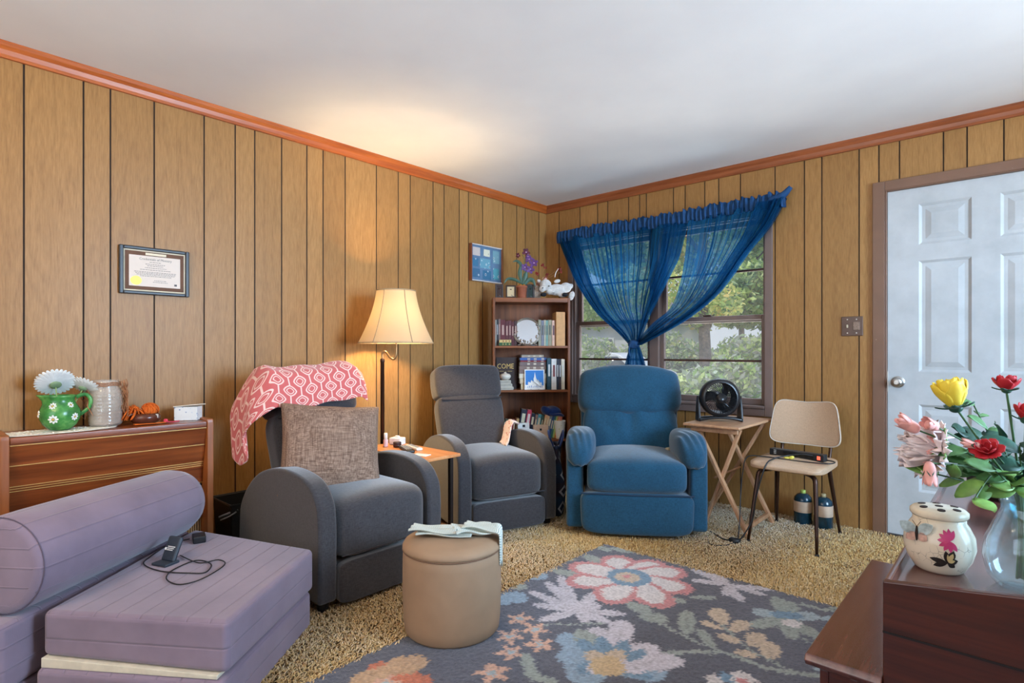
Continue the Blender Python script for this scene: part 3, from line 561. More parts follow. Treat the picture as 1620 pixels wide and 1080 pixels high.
def make_rug():
    s=.006; nx=int((RX1-RX0)/s); ny=int((RY1-RY0)/s); X,Y=np.meshgrid(RX0+(np.arange(nx+1))*(RX1-RX0)/nx,RY0+np.arange(ny+1)*(RY1-RY0)/ny)
    jx=.006*np.sin(X*90+7*np.sin(Y*61))+rng.normal(size=X.shape)*.0025; jy=.006*np.cos(Y*84+6*np.sin(X*57))+rng.normal(size=X.shape)*.0025
    PX,PY=X+jx,Y+jy; C_=np.zeros(X.shape+(3,)); 
    def lin(k): return np.array(srgb(*RC[k])[:3])
    C_[:]=lin('bg'); wv=.5+.5*np.sin(X*5+Y*3); C_*=(.9+.2*wv)[...,None]
    def petal_mask(c,t,w,sc=1.0,p=1.4):
        c=np.array(c);t=np.array(t);d=t-c;L=np.hypot(*d);d/=L; u=((PX-c[0])*d[0]+(PY-c[1])*d[1])/L; v=-(PX-c[0])*d[1]+(PY-c[1])*d[0]
        prof=np.where((u>0)&(u<1),np.sqrt(np.clip(1-((u-.62)/np.where(u>.62,.38,.62))**2,0,1)),0)
        return np.abs(v)<w*sc*prof
    for e in RUG+EXTRA:
        k=e[-1]
        if e[0]=='p':
            if k=='pinkpetal':
                M=petal_mask(e[1],e[2],e[3]); C_[M]=lin('pink')
                c=np.array(e[1]);t=np.array(e[2]); M=petal_mask(c,c+(t-c)*.87,e[3]*.72); C_[M]=lin('pale')
            else:
                M=petal_mask(e[1],e[2],e[3]); C_[M]=lin(k)
                if e[3]>=.024:
                    M2=petal_mask(e[1],e[2],.0035); C_[M2&(rng.random(X.shape)<.7)]*=.68
                    M3=M&~petal_mask(e[1],e[2],e[3]*.80); C_[M3]*=.90
        elif e[0]=='s':
            for p,q in zip(e[1],e[1][1:]):
                p=np.array(p);q=np.array(q);d=q-p;L2=d@d; t=np.clip(((PX-p[0])*d[0]+(PY-p[1])*d[1])/L2,0,1); C_[np.hypot(PX-p[0]-t*d[0],PY-p[1]-t*d[1])<e[2]]=lin(k)
        elif e[0]=='b': C_[np.hypot(PX-e[1][0],PY-e[1][1])<e[2]]=lin(k)
        elif e[0]=='f':
            r=np.hypot(PX-e[1][0],PY-e[1][1]); a=np.arctan2(PY-e[1][1],PX-e[1][0]); rr=e[2]*(.72+.30*np.cos(5*a+e[1][0]*20)); C_[r<rr]=lin(k); C_[r<e[2]*.26]=lin('sky')
    C_*=(.74+.46*rng.random(X.shape))[...,None]
    Z=.014+.0035*rng.random(X.shape); ed=np.minimum(np.minimum(X-RX0,RX1-X),np.minimum(Y-RY0,RY1-Y)); Z=np.where(ed<.004,.003,Z)
    ex=.004*np.sin(Y*23)*(X<RX0+.001); ey=.004*np.sin(X*19)*(Y>RY1-.001)
    V=np.stack([X+ex,Y+ey,Z],2).reshape(-1,3); i=(np.arange(ny)[:,None]*(nx+1)+np.arange(nx)[None]).reshape(-1,1); F=(i+np.array([[0,1,nx+2,nx+1]])).reshape(-1); k=len(i)
    me=bpy.data.meshes.new('area_rug'); me.vertices.add(len(V)); me.vertices.foreach_set('co',V.astype(np.float32).ravel()); me.loops.add(len(F)); me.loops.foreach_set('vertex_index',F.astype(np.int32)); me.polygons.add(k); me.polygons.foreach_set('loop_start',np.arange(0,4*k,4,dtype=np.int32)); me.polygons.foreach_set('loop_total',np.full(k,4,dtype=np.int32)); me.update(calc_edges=True)
    at=me.color_attributes.new('dye','FLOAT_COLOR','POINT'); at.data.foreach_set('color',np.concatenate([C_.reshape(-1,3),np.ones((len(V),1))],1).astype(np.float32).ravel())
    m,nt,bb=newmat('rug_pile'); q=N(nt,'ShaderNodeAttribute',attribute_name='dye'); nt.links.new(q.outputs[0],bb.inputs['Base Color']); bb.inputs['Roughness'].default_value=1; bb.inputs['Specular IOR Level'].default_value=.1; bb.inputs['Sheen Weight'].default_value=.3
    bump(nt,bb,noise(nt,coords(nt),260,2),.8,.003); me.materials.append(m)
    return link(bpy.data.objects.new('area_rug',me))
EXTRA=[('p',(1.9,-3.2),(1.7,-3.05),.07,'pinkpetal'),('p',(1.9,-3.2),(2.1,-3.05),.07,'pinkpetal'),('p',(1.9,-3.2),(1.9,-3.45),.07,'pinkpetal'),('p',(2.2,-2.9),(2.05,-2.75),.05,'sage'),('p',(2.2,-2.9),(2.4,-2.85),.05,'sage'),('b',(2.2,-2.95),.05,'blue2'),('f',(1.65,-2.9),.05,'peach'),('s',[(2.7,-2.3),(2.5,-2.5),(2.2,-2.9)],.01,'sage'),('p',(2.6,-2.4),(2.75,-2.5),.04,'sky'),('p',(2.5,-2.5),(2.35,-2.38),.04,'beige')]
rug=tag(make_rug(),'grey floral area rug with pink, blue and cream blossoms on the shag carpet','rug')
# ================================================================ SEATING
GRAY=fabric('grey_upholstery',srgb(66,63,66),srgb(34,32,34),weave=520,bs=.4,mottle=.04,sheen=.5)
BLACKP=plain('black_plastic',srgb(24,24,26),.45)
SEAM=plain('seam_thread',srgb(52,48,50),.9)
def gray_recliner(label,loc,rz):
    T=thing('recliner',label,'recliner',loc,rz,'small grey push-back recliners')
    prof=smooth2d([(0,.05),(-.002,.24),(0,.39),(.022,.475),(.10,.545),(.25,.572),(.42,.562),(.58,.515),(.70,.43),(.775,.33),(.80,.20),(.80,.05)],5)
    for s in (-1,1):
        a,b=(s*.33,s*.245) if s<0 else (.245,.33)
        prism('armrest',prof,'x',min(a,b),max(a,b),GRAY,T,.016,4)
    # seat cushion with rolled nose
    def wseat(x,y,z):
        z+= .020*math.cos(min(1,abs(x)/.24)*math.pi/2)*(z>0); 
        if y<-.18: z+= -.012*((-.18-y)/.08)**2 if z>0 else 0
        return (x,y,z)
    sup('seat',(.486,.56,.255),7,(0,.262,.332),GRAY,T,n=16,warp=wseat)
    MB().tube([(-.238,-.022,.24),(0,-.024,.238),(.238,-.022,.24)],.0035,6).build('seat_seam',SEAM,T)
    sup('footrest',(.484,.05,.178),9,(0,.008,.118),GRAY,T,n=12)
    MB().box((-.245,.03,.05),(.245,.77,.19)).build('base_frame',GRAY,T,bevel=.01)
    # back, reclined
    tilt=R_(-17)
    def wback(x,y,z):
        f=(z+.25)/.5; x*= .93+.09*f
        y-= .018*math.cos(x/.25*math.pi/2) if y<0 else 0
        return (x,y,z)
    bk=sup('backrest',(.49,.15,.50),6,(0,.598,.555),GRAY,T,rot=(tilt,0,0),n=16,warp=wback)
    sup('headrest',(.498,.168,.240),7,(0,.700,.868),GRAY,T,rot=(tilt,0,0),n=16,warp=lambda x,y,z:(x*(1-.02*abs(z)/.11),y-.012*math.cos(x/.25*1.5)*(y<0),z))
    MB().tube([(-.225,.585,.772),(-.1,.572,.768),(.1,.572,.768),(.225,.585,.772)],.006,6,smoothsteps=3).build('back_seam',SEAM,T)
    MB().tube([(0,.535,.40),(0,.518,.56),(0,.572,.75)],.0022,5,smoothsteps=4).build('centre_seam',GRAY,T)
    for x in (-.285,.285):
        for y in (.05,.72): MB().lathe([(.022,0),(.027,.052)],14,(x,y,0)).build('foot',BLACKP,T)
    return T
CH1=gray_recliner('grey recliner nearest the camera with coral throw over its back',(1.055,-2.48,0),R_(90))
# second one: width direction 70 deg, front centre
w=Vector((math.cos(R_(69)),math.sin(R_(69)),0)); c2=Vector((.812,-1.719,0))+w*.255
CH2=gray_recliner('grey recliner between the wooden side table and the bookcase',(c2.x,c2.y,0),R_(69))
# pillow on the first recliner
def pillowmat():
    m,nt,b=newmat('tweed'); v=coords(nt,(1,1,.05)); v2=coords(nt,(.05,1,1)); n1=noise(nt,v,190,3,.6); n2=noise(nt,v2,190,3,.6); n3=noise(nt,coords(nt),7,3)
    a=N(nt,'ShaderNodeMath',operation='ADD'); nt.links.new(n1,a.inputs[0]); nt.links.new(n2,a.inputs[1]); h=N(nt,'ShaderNodeMath',operation='MULTIPLY',i1=.5); nt.links.new(a.outputs[0],h.inputs[0])
    nt.links.new(ramp(nt,[(.36,srgb(92,68,54)),(.5,srgb(130,102,84)),(.66,srgb(170,140,120))],h.outputs[0]),b.inputs['Base Color']); b.inputs['Roughness'].default_value=.95; bump(nt,b,h.outputs[0],.5,.0015); return m
TWEED=pillowmat()
def pillow_warp(sx,sz,d):
    def f(x,y,z):
        u,w_=abs(x)/(sx/2),abs(z)/(sz/2); e=max(0,(1-u**2.6))*max(0,(1-w_**2.6)); k=1+.10*(u*w_)**2
        # corners pinched out, sides drawn in
        return (x*(1-.055*(1-w_**2)) if True else x, y*e**.55+ .0, z*(1-.055*(1-u**2)))
    return f
def cushion(name,label,sx,sz,d,loc,rot,mat,group=None):
    n=20;v=[];f=[]
    for side in (-1,1):
        for j in range(n+1):
            for i in range(n+1):
                u=-1+2*i/n; w_=-1+2*j/n; e=max(0,1-u**2)**.55*max(0,1-w_**2)**.55
                x=u*sx/2*(1-.06*(1-w_**2)); z=w_*sz/2*(1-.06*(1-u**2)); y=side*d/2*e+.004*math.sin(9*u+5*w_)
                v.append((x,y,z))
    st=(n+1)**2
    for j in range(n):
        for i in range(n):
            a=j*(n+1)+i; f.append((a,a+1,a+n+2,a+n+1)); f.append(tuple(q+st for q in (a+n+1,a+n+2,a+1,a)))
    o=raw(name,v,f,mat,None,True,loc,rot); bm=bmesh.new(); bm.from_mesh(o.data); bmesh.ops.remove_doubles(bm,verts=bm.verts,dist=.0005); bmesh.ops.recalc_face_normals(bm,faces=bm.faces); bm.to_mesh(o.data); bm.free()
    m=o.modifiers.new('sub','SUBSURF'); m.levels=1; m.render_levels=1
    return tag(o,label,'pillow',group)
pil=cushion('throw_pillow','square grey-brown tweed pillow leaning in the nearest grey recliner',.50,.47,.19,(.688,-2.54,.625),(R_(-24),R_(5),R_(70)),TWEED)
# coral throw with a looped trellis
def throwmat(name,base,line,cell,uvk='UV'):
    m,nt,b=newmat(name); t=nt.nodes.new('ShaderNodeTexCoord'); mp=N(nt,'ShaderNodeMapping'); nt.links.new(t.outputs[uvk],mp.inputs[0]); mp.inputs['Scale'].default_value=(1/cell,1/(cell*1.15),1)
    s=N(nt,'ShaderNodeSeparateXYZ'); nt.links.new(mp.outputs[0],s.inputs[0])
    def M(op,a,b_=None):
        q=N(nt,'ShaderNodeMath',operation=op)
        for i,x in enumerate((a,b_)):
            if x is None: continue
            if isinstance(x,(int,float)): q.inputs[i].default_value=x
            else: nt.links.new(x,q.inputs[i])
        return q.outputs[0]
    outs=[]
    for off in (0,.5):
        u=M('SUBTRACT',M('FRACT',M('ADD',s.outputs[0],off)),.5); v=M('SUBTRACT',M('FRACT',M('ADD',s.outputs[1],off)),.5)
        au,av=M('ABSOLUTE',u),M('ABSOLUTE',v)
        r=M('POWER',M('ADD',M('POWER',au,1.45),M('POWER',av,1.45)),1/1.45)
        ring=lambda r0,w_: M('LESS_THAN',M('ABSOLUTE',M('SUBTRACT',r,r0)),w_)
        outs.append(M('MAXIMUM',ring(.155,.022),ring(.27,.032)))
        # necks joining the loops
        outs.append(M('MULTIPLY',M('LESS_THAN',au,.03),M('GREATER_THAN',av,.27)))
    k=outs[0]
    for q in outs[1:]: k=M('MAXIMUM',k,q)
    mx=N(nt,'ShaderNodeMix',data_type='RGBA'); nt.links.new(k,mx.inputs[0]); mx.inputs[6].default_value=base; mx.inputs[7].default_value=line
    nt.links.new(mx.outputs[2],b.inputs['Base Color']); b.inputs['Roughness'].default_value=.95; b.inputs['Sheen Weight'].default_value=.4
    bump(nt,b,noise(nt,coords(nt),200,3),.4,.002); return m
THROW=throwmat('coral_throw',srgb(206,96,92),srgb(238,200,186),.105)
def throw_pt(u,v):
    # along the width (u -> world y), over the top (v: front hem -> crest -> back)
    L=.72; uu=u*L      # cloth coordinate from the left hem
    hang=.24           # length that hangs past the left side
    path=[(.512,.795),(.470,.865),(.440,.945),(.400,1.000),(.330,1.028),(.260,1.015),(.215,.96),(.195,.88),(.185,.78)]
    path=[(.505,.825),(.497,.88),(.483,.94),(.450,1.000),(.37,1.030),(.285,1.018),(.235,.95),(.222,.86),(.212,.78)]
    t=v*(len(path)-1); i=min(int(t),len(path)-2); f=t-i; x=path[i][0]*(1-f)+path[i+1][0]*f; z=path[i][1]*(1-f)+path[i+1][1]*f
    y0=-2.735; y1=-2.215
    if uu<hang:
        s=(hang-uu)/hang; cx,cz=.36,.985
        k=min(1,s*1.6); sh=.55
        x2=cx+(x-cx)*(1-.45*k)-.05*k; zt=.535+.16*abs(v-.42); z2=z*(1-s)+zt*s
        y2=y0-.095*math.sin(min(1,s*2.2)*math.pi/2)-.012*math.sin(8*v+3*s)*s
        x2+=.012*math.sin(11*v+6*s)*k
        return (x2,y2,z2)
    y=y0+(uu-hang)/(L-hang)*(y1-y0)
    z+=.010*math.sin(9*u)+.006*math.sin(21*u+4*v)
    fr=max(0,1-v*3.2); z+=fr*(.030*u-.015); x+=.006*math.sin(14*u+3*v)
    if u>.95: z-=(u-.95)*1.6*.35; 
    return (x,y,z)
thr=grid('coral_throw',throw_pt,70,40,THROW,uvs=(.72,.62),thick=.006,sub=1)
tag(thr,'coral pink throw with white looped trellis over the nearest recliner','blanket')
# pink floral cloth tucked into the second recliner
FLOR=None
def floralmat(name,base,spot1,spot2,sc):
    m,nt,b=newmat(name); v=coords(nt); vo=N(nt,'ShaderNodeTexVoronoi'); nt.links.new(v,vo.inputs[0]); vo.inputs['Scale'].default_value=sc
    n=noise(nt,v,sc*2.2,3); a=N(nt,'ShaderNodeMath',operation='MULTIPLY_ADD',i1=.45); nt.links.new(n,a.inputs[0]); nt.links.new(vo.outputs[0],a.inputs[2])
    nt.links.new(ramp(nt,[(.30,spot2),(.42,spot1),(.50,base),(1,base)],a.outputs[0]),b.inputs['Base Color']); b.inputs['Roughness'].default_value=.9; return m
FLOR=floralmat('pink_floral',srgb(236,214,204),srgb(222,150,140),srgb(186,92,88),34)
def local(T_loc,rz,p):
    c,s=math.cos(rz),math.sin(rz); return (T_loc[0]+p[0]*c-p[1]*s,T_loc[1]+p[0]*s+p[1]*c,p[2])
c2l=(c2.x,c2.y,0)
def scarf(u,v):
    pts=[(.130,.36,.468),(.165,.40,.480),(.196,.44,.52),(.214,.46,.575),(.236,.46,.612),(.272,.44,.600)]
    t=v*(len(pts)-1); i=min(int(t),len(pts)-2); f=t-i; p=[pts[i][k]*(1-f)+pts[i+1][k]*f for k in range(3)]
    wd=.15
    q=(p[0]+.02*(u-.5),p[1]+(u-.5)*wd+.004*math.sin(u*14),p[2]+.008*math.sin(u*9+v*3)+.004)
    return local(c2l,R_(69),q)
tag(grid('folded_cloth',scarf,12,20,FLOR,thick=.008,sub=1),'pink and white floral cloth tucked beside the armrest of the farther grey recliner','cloth')
# ---- blue recliner
def bluemat():
    return fabric('blue_upholstery',srgb(32,80,106),srgb(17,50,70),weave=560,bs=.3,mottle=.12,sheen=.32)
BLUE=bluemat()
BL=(1.546,-1.097,0); brz=R_(34.4)
T=thing('blue_recliner','plush blue recliner with puffy arms in front of the window','recliner',BL,brz)
def wr(amp,fx,fz,ph=0):
    return lambda x,y,z:(x,y+amp*math.sin(fx*x+ph)*math.cos(fz*z),z+amp*.6*math.sin(fx*x*.7+ph+1))
sup('footrest',(.645,.11,.245),6.5,(0,.045,.158),BLUE,T,n=18,warp=lambda x,y,z:(x*(1+.015*math.sin(z*9)),y-.012*math.cos(x/.33*1.5),z))
def wseat(x,y,z):
    zz=z+(.030*math.cos(x/.30*1.4)*math.cos((y)/.30*1.2) if z>0 else 0)
    return (x*(1.0+.16*max(0,min(1,(-y-.20)/.06))) if y<-.16 else x,y,zz)
sup('seat',(.55,.60,.20),5.5,(0,.275,.365),BLUE,T,n=20,warp=wseat)
MB().tube([(-.32,-.005,.272),(-.1,-.016,.270),(.1,-.016,.270),(.32,-.005,.272)],.005,6,smoothsteps=3).build('seat_seam',plain('blue_dark_seam',srgb(20,44,66),.9),T)  # seam tube in a darker blue
MB().box((-.30,.06,.06),(.30,.74,.27)).build('base_frame',BLUE,T,bevel=.01)
for s in (-1,1):
    prof=smooth2d([(.055,.05),(.050,.25),(.055,.46),(.075,.535),(.14,.56),(.45,.555),(.62,.50),(.72,.40),(.75,.2),(.75,.05)],5)
    a,b=sorted((s*.308,s*.408)); prism('arm_panel',prof,'x',a,b,BLUE,T,.022,4)
    def wpad(x,y,z,s=s):
        # gathered, overstuffed: bulges inward and forward, gathers near the front top
        g=math.exp(-((y+.17)/.10)**2); z2=z+.006*g*math.sin(x*150+y*40)+.008*math.cos(y*7); x2=x-s*.012*math.cos(y/.25*1.3)
        if y<-.16: z2-= .035*((-.16-y)/.09)
        y2=y-.006*g*math.sin(x*80+1)
        return (x2,y2,z2)
    ap=sup('arm_pad',(.185,.54,.185),3.0,(s*.335,.275,.515),BLUE,T,n=26,warp=wpad)
    for k in range(5):
        x=s*.345-.06+k*.028; MB().tube([(x,.035,.515),(x+.004*math.sin(k),.055,.57),(x+.006,.12,.598+.003*math.sin(k*2))],[.0005,.0032,.0005],5,smoothsteps=3).build('gather_fold',BLUE,ap) if False else None
tl=R_(-20)
B=bpy.data.objects.new('backrest',None)
def wlow(x,y,z):
    f=z/.34
    x*=1-.03*f; c=math.exp(-(x/.03)**2)
    if y<0: y=y-.03*math.cos(x/.33*1.45)+.022*c*(z>-.15)
    return (x,y+.004*math.sin(x*40+z*22),z)
sup('lower_back',(.63,.19,.37),5,(0,.588,.548),BLUE,T,rot=(tl,0,0),n=24,warp=wlow)
def whead(x,y,z):
    u=abs(x)/.34
    z2=z+ (.018*(1-u*u) if z>0 else -.014*(1-u*u))+ (.022*max(0,(u-.8)/.2) if z>.08 else 0)
    y2=y-.035*math.cos(min(1,u)*1.5)*(y<0)+.005*math.sin(30*x)*max(0,-z*8)
    return (x*(1-.04*(z>0)*z/.15),y2,z2)
sup('headrest',(.70,.26,.325),4.4,(0,.695,.800),BLUE,T,rot=(tl,0,0),n=26,warp=whead)
MB().tube([(-.31,.60,.655),(-.12,.535,.645),(.12,.535,.645),(.31,.60,.655)],.006,6,smoothsteps=3).build('back_seam',MC['blue_dark_seam'],T)
MB().box((-.33,.66,.15),(.33,.80,.75),M=Matrix.Rotation(0,3,'X')).build('back_shell',BLUE,T,bevel=.03)
lv=MB().box((-.012,-.06,-.008),(.012,.05,.008)).build('wooden_lever',plain('pale_wood_lever',srgb(206,186,150),.5),T,bevel=.003,loc=(.255,.40,.478),rot=(0,0,R_(-40)))
# ---- foam folding bed: seat block, back block and bolster
def foammat():
    m,nt,b=newmat('lilac_quilt'); v=coords(nt,(1,1,1)); t=coords(nt,kind='UV')
    s=N(nt,'ShaderNodeSeparateXYZ'); nt.links.new(t,s.inputs[0])
    f=N(nt,'ShaderNodeMath',operation='FRACT'); nt.links.new(s.outputs[1],f.inputs[0]); d=N(nt,'ShaderNodeMath',operation='SUBTRACT',i1=.5); nt.links.new(f.outputs[0],d.inputs[0]); a=N(nt,'ShaderNodeMath',operation='ABSOLUTE'); nt.links.new(d.outputs[0],a.inputs[0])
    line=ramp(nt,[(.0,(0,0,0)),(.06,(1,1,1))],a.outputs[0])
    n2=noise(nt,v,4,4,.6); n1=noise(nt,v,300,2)
    mx=N(nt,'ShaderNodeMix',data_type='RGBA',blend_type='MULTIPLY'); mx.inputs[0].default_value=1
    nt.links.new(ramp(nt,[(.3,srgb(116,98,112)),(.7,srgb(136,117,131))],n2),mx.inputs[6]); nt.links.new(ramp(nt,[(0,(.80,.80,.82)),(.5,(1,1,1))],line),mx.inputs[7])
    nt.links.new(mx.outputs[2],b.inputs['Base Color']); b.inputs['Roughness'].default_value=.9; b.inputs['Sheen Weight'].default_value=.3
    h=N(nt,'ShaderNodeMath',operation='MULTIPLY_ADD',i1=.06); nt.links.new(n1,h.inputs[0]); nt.links.new(line,h.inputs[2]); bump(nt,b,h.outputs[0],.5,.004); return m
FOAM=foammat(); BEIGE=plain('beige_lining',srgb(214,202,178),.8)
def slab(name,P,z0,z1,mat,parent,stripes,bev=.02,axis=0):
    # P: four corners in plan (world), box with UV stripes on sides and top
    n=1; cx=sum(p[0] for p in P)/4; cy=sum(p[1] for p in P)/4
    z0l=list(z0) if hasattr(z0,'__len__') else [z0]*4; z1l=list(z1) if hasattr(z1,'__len__') else [z1]*4; z0,z1=min(z0l),max(z1l)
    v=[(x,y,z) for (x,y),z in zip(P,z0l)]+[(x,y,z) for (x,y),z in zip(P,z1l)]
    f=[(3,2,1,0),(4,5,6,7),(0,1,5,4),(1,2,6,5),(2,3,7,6),(3,0,4,7)]
    me=bpy.data.meshes.new(name); me.from_pydata(v,[],f); me.materials.append(mat); l=me.uv_layers.new(name='UVMap')
    for p in me.polygons:
        for li in p.loop_indices:
            co=me.vertices[me.loops[li].vertex_index].co
            if abs(p.normal.z)>.5:
                a=Vector(P[1])-Vector(P[0]); a.normalize(); l.data[li].uv=(0,(Vector((co.x,co.y))-Vector(P[0])).dot(a)/.075+.25)
            else: l.data[li].uv=(0,(co.z-z0)/(z1-z0)*stripes+.5 if stripes else .0)
    me.polygons.foreach_set('use_smooth',[True]*6)
    o=link(bpy.data.objects.new(name,me),parent); 
    m=o.modifiers.new('b','BEVEL'); m.width=bev; m.segments=5; o.modifiers.new('wn','WEIGHTED_NORMAL'); return o
F=thing('foam_sofa_bed','lilac quilted folding foam sofa bed in the lower left foreground','sofa bed',(0,0,0))
NL,NR,FR,BLc=(.984,-3.681),(1.473,-3.33),(1.091,-2.853),(.46,-3.08)
sh=lambda P,k:[( (x-.98)*k+.98,(y+3.25)*k-3.25) for x,y in P]
slab('seat_cushion',[NL,NR,FR,BLc],(.176,.158,.150,.150),.312,FOAM,F,2.0)
slab('lining_board',[(.992,-3.684),(1.455,-3.352),(1.07,-2.87),(.47,-3.08)],.146,(.175,.158,.150,.150),BEIGE,F,0,.002)
slab('lower_cushion',[(.99,-3.70),(1.478,-3.345),(1.085,-2.86),(.46,-3.09)],.0,.146,FOAM,F,2.0)
slab('back_cushion',[(.995,-3.775),(.44,-3.085),(.29,-3.20),(.76,-3.96)][::-1],.10,.300,FOAM,F,3)
slab('back_base_cushion',[(.995,-3.775),(.44,-3.085),(.29,-3.20),(.76,-3.96)][::-1],.0,.098,FOAM,F,1)
# bolster
a0=Vector((.905,-3.775,.452)); a1=Vector((.415,-3.115,.445)); ax=(a1-a0).normalized(); L=(a1-a0).length
sd=Vector((0,0,1)); sx=ax.cross(sd).normalized(); sz=sx.cross(ax)
v=[];uv=[];f=[];n=48;prof=[(-.0,.02),(.0,.12),(.006,.140),(.02,.1475),(.10,.149),(L*.5,.147),(L-.08,.142),(L-.03,.128),(L-.006,.10),(L+.004,.05),(L+.005,.005)]
prof=[(0,.004)]+prof
for (t,r) in prof:
    for k in range(n+1):
        th=2*math.pi*k/n; v.append(a0+ax*t+sx*math.cos(th)*r+sz*math.sin(th)*r*1.0)
        uv.append((0,k/n*12+.5) if t>.004 and t<L-.01 else (0,(math.sin(th)*r)/.058+.5))
for i in range(len(prof)-1):
    for k in range(n): f.append((i*(n+1)+k,i*(n+1)+k+1,(i+1)*(n+1)+k+1,(i+1)*(n+1)+k))
bo=raw('bolster',v,f,FOAM,F,True,uv=uv)
MB().tube([a0+ax*.012+sx*math.cos(t)*.1465+sz*math.sin(t)*.1465 for t in [2*math.pi*k/40 for k in range(41)]],.0018,6).build('end_seam',plain('mauve_seam',srgb(96,84,98),.9),bo)
# ---- ottoman with a folded cloth
TAUPE=plain('taupe_velvet',srgb(160,130,102),.75,var=.04,nscale=12); 
O=thing('round_ottoman','round tan storage ottoman standing on the rug corner','ottoman',(1.519,-2.496,.014))
MB().lathe([(.0,0),(.176,0),(.186,.012),(.190,.05),(.194,.16),(.193,.28),(.191,.312),(.186,.318),(.0,.318)],56).build('body',TAUPE,O,smooth=True)
MB().lathe([(.0,.316),(.188,.318),(.194,.322),(.194,.332),(.186,.345),(.15,.356),(.08,.361),(.0,.362)],56).build('lid',TAUPE,O,smooth=True)
MB().tube([(.1925*math.cos(t),.1925*math.sin(t),.318) for t in [2*math.pi*k/48 for k in range(49)]],.0025,6).build('lid_seam',plain('brown_piping',srgb(120,88,66),.7),O)
m,nt,b=newmat('striped_cotton'); s=N(nt,'ShaderNodeSeparateXYZ'); nt.links.new(coords(nt,kind='UV'),s.inputs[0]); q=N(nt,'ShaderNodeMath',operation='MULTIPLY',i1=46); nt.links.new(s.outputs[0],q.inputs[0]); q2=N(nt,'ShaderNodeMath',operation='FRACT'); nt.links.new(q.outputs[0],q2.inputs[0])
nt.links.new(ramp(nt,[(.40,srgb(226,222,206)),(.5,srgb(150,166,164)),(.95,srgb(160,176,172)),(1,srgb(226,222,206))],q2.outputs[0]),b.inputs['Base Color']); b.inputs['Roughness'].default_value=.9; STRC=m
def fold(cx,cy,z,rz,sx,sy,amp,drop):
    def f(u,v):
        x=(u-.5)*sx; y=(v-.5)*sy
        h=z+amp*(.5+.5*math.sin(7*u+3*v))*.5+amp*.35*math.sin(15*v+4*u)
        X=x*math.cos(rz)-y*math.sin(rz)+cx; Y=x*math.sin(rz)+y*math.cos(rz)+cy
        r=math.hypot(X-1.519,Y+2.496)
        if r>.185:
            ex=r-.185; h-=ex*drop; k=(.19+.03*min(1,ex))/r if drop>1 else 1; X=1.519+(X-1.519)*max(k,.197/r); Y=-2.496+(Y+2.496)*max(k,.197/r)
        return (X,Y,h)
    return f
Tc=thing('striped_cloth','grey and cream striped cloth crumpled on top of the tan ottoman','cloth',(0,0,0))
for i,(cx,cy,z,rz,sx,sy,amp,dr) in enumerate([(1.50,-2.515,.385,R_(40),.22,.11,.014,2.2),(1.475,-2.55,.398,R_(36),.19,.09,.016,2.2),(1.575,-2.435,.392,R_(58),.16,.13,.022,2.2),(1.625,-2.40,.400,R_(30),.20,.09,.02,2.4)]):
    grid('cloth_fold',fold(cx,cy,z,rz,sx,sy,amp,dr),26,14,STRC,Tc,uvs=(1,1),thick=.006,sub=1)
# ---- vinyl side chair
VIN=plain('tan_vinyl',srgb(182,150,120),.5,var=.05,nscale=140,bstr=.12); BRZ=plain('bronze_tube',srgb(62,40,30),.3,.6); PIPE=plain('white_piping',srgb(214,208,196),.5)
T=thing('side_chair','tan vinyl side chair with dark tapered metal legs beside the door','chair',(2.21,-.44,0))
st=sup('seat',(.40,.44,.045),6,(0,-.01,.447),VIN,T,n=16,warp=lambda x,y,z:(x*(1-.06*(y+.2)),y,z+.014*math.cos(x/.2*1.4)*math.cos(y/.22*1.4)*(z>0)-(.012 if y<-.19 and z>0 else 0)))
def wb(x,y,z):
    f=(z+.13)/.26; X=x*(1.10-.22*f); Y=y+.045*(x/.2)**2*-1; Z=z+ (.026*(abs(x)/.2)**2*max(0,f)) -.012*(1-f)*(abs(x)/.2)**2*1
    return (X,Y,Z)
bk=sup('backrest',(.385,.032,.265),5,(.0,.245,.655),VIN,T,rot=(R_(-9),0,0),n=18,warp=wb)
pp=[wb(.19*math.copysign(min(1,abs(math.cos(t))**.4),math.cos(t)),-.012,.13*math.copysign(min(1,abs(math.sin(t))**.4),math.sin(t))) for t in [2*math.pi*k/48 for k in range(49)]]
MB().tube(pp,.0020,6).build('back_piping',PIPE,bk,smooth=True)
for s in (-1,1): MB().tube([(s*.125,.10,.418),(s*.13,.19,.425),(s*.135,.225,.50),(s*.135,.262,.64)],.0095,10,smoothsteps=4).build('back_post',BRZ,T,smooth=True)
for x,y in ((-.15,-.16),(.15,-.16),(-.145,.16),(.145,.16)):
    ex,ey=math.copysign(.178,x),(-.25 if y<0 else .255)
    lg=MB().tube([(x*.6,y*.8,.420),(x*.95,y*1.0,.405),(x*1.03,y*1.12,.33),(ex,ey,.02)],[.013,.013,.012,.008],10,smoothsteps=3).build('leg',BRZ,T,smooth=True)
    MB().lathe([(.010,0),(.011,.02),(.009,.022)],10,(ex,ey,0)).build('leg_cap',BLACKP,lg)
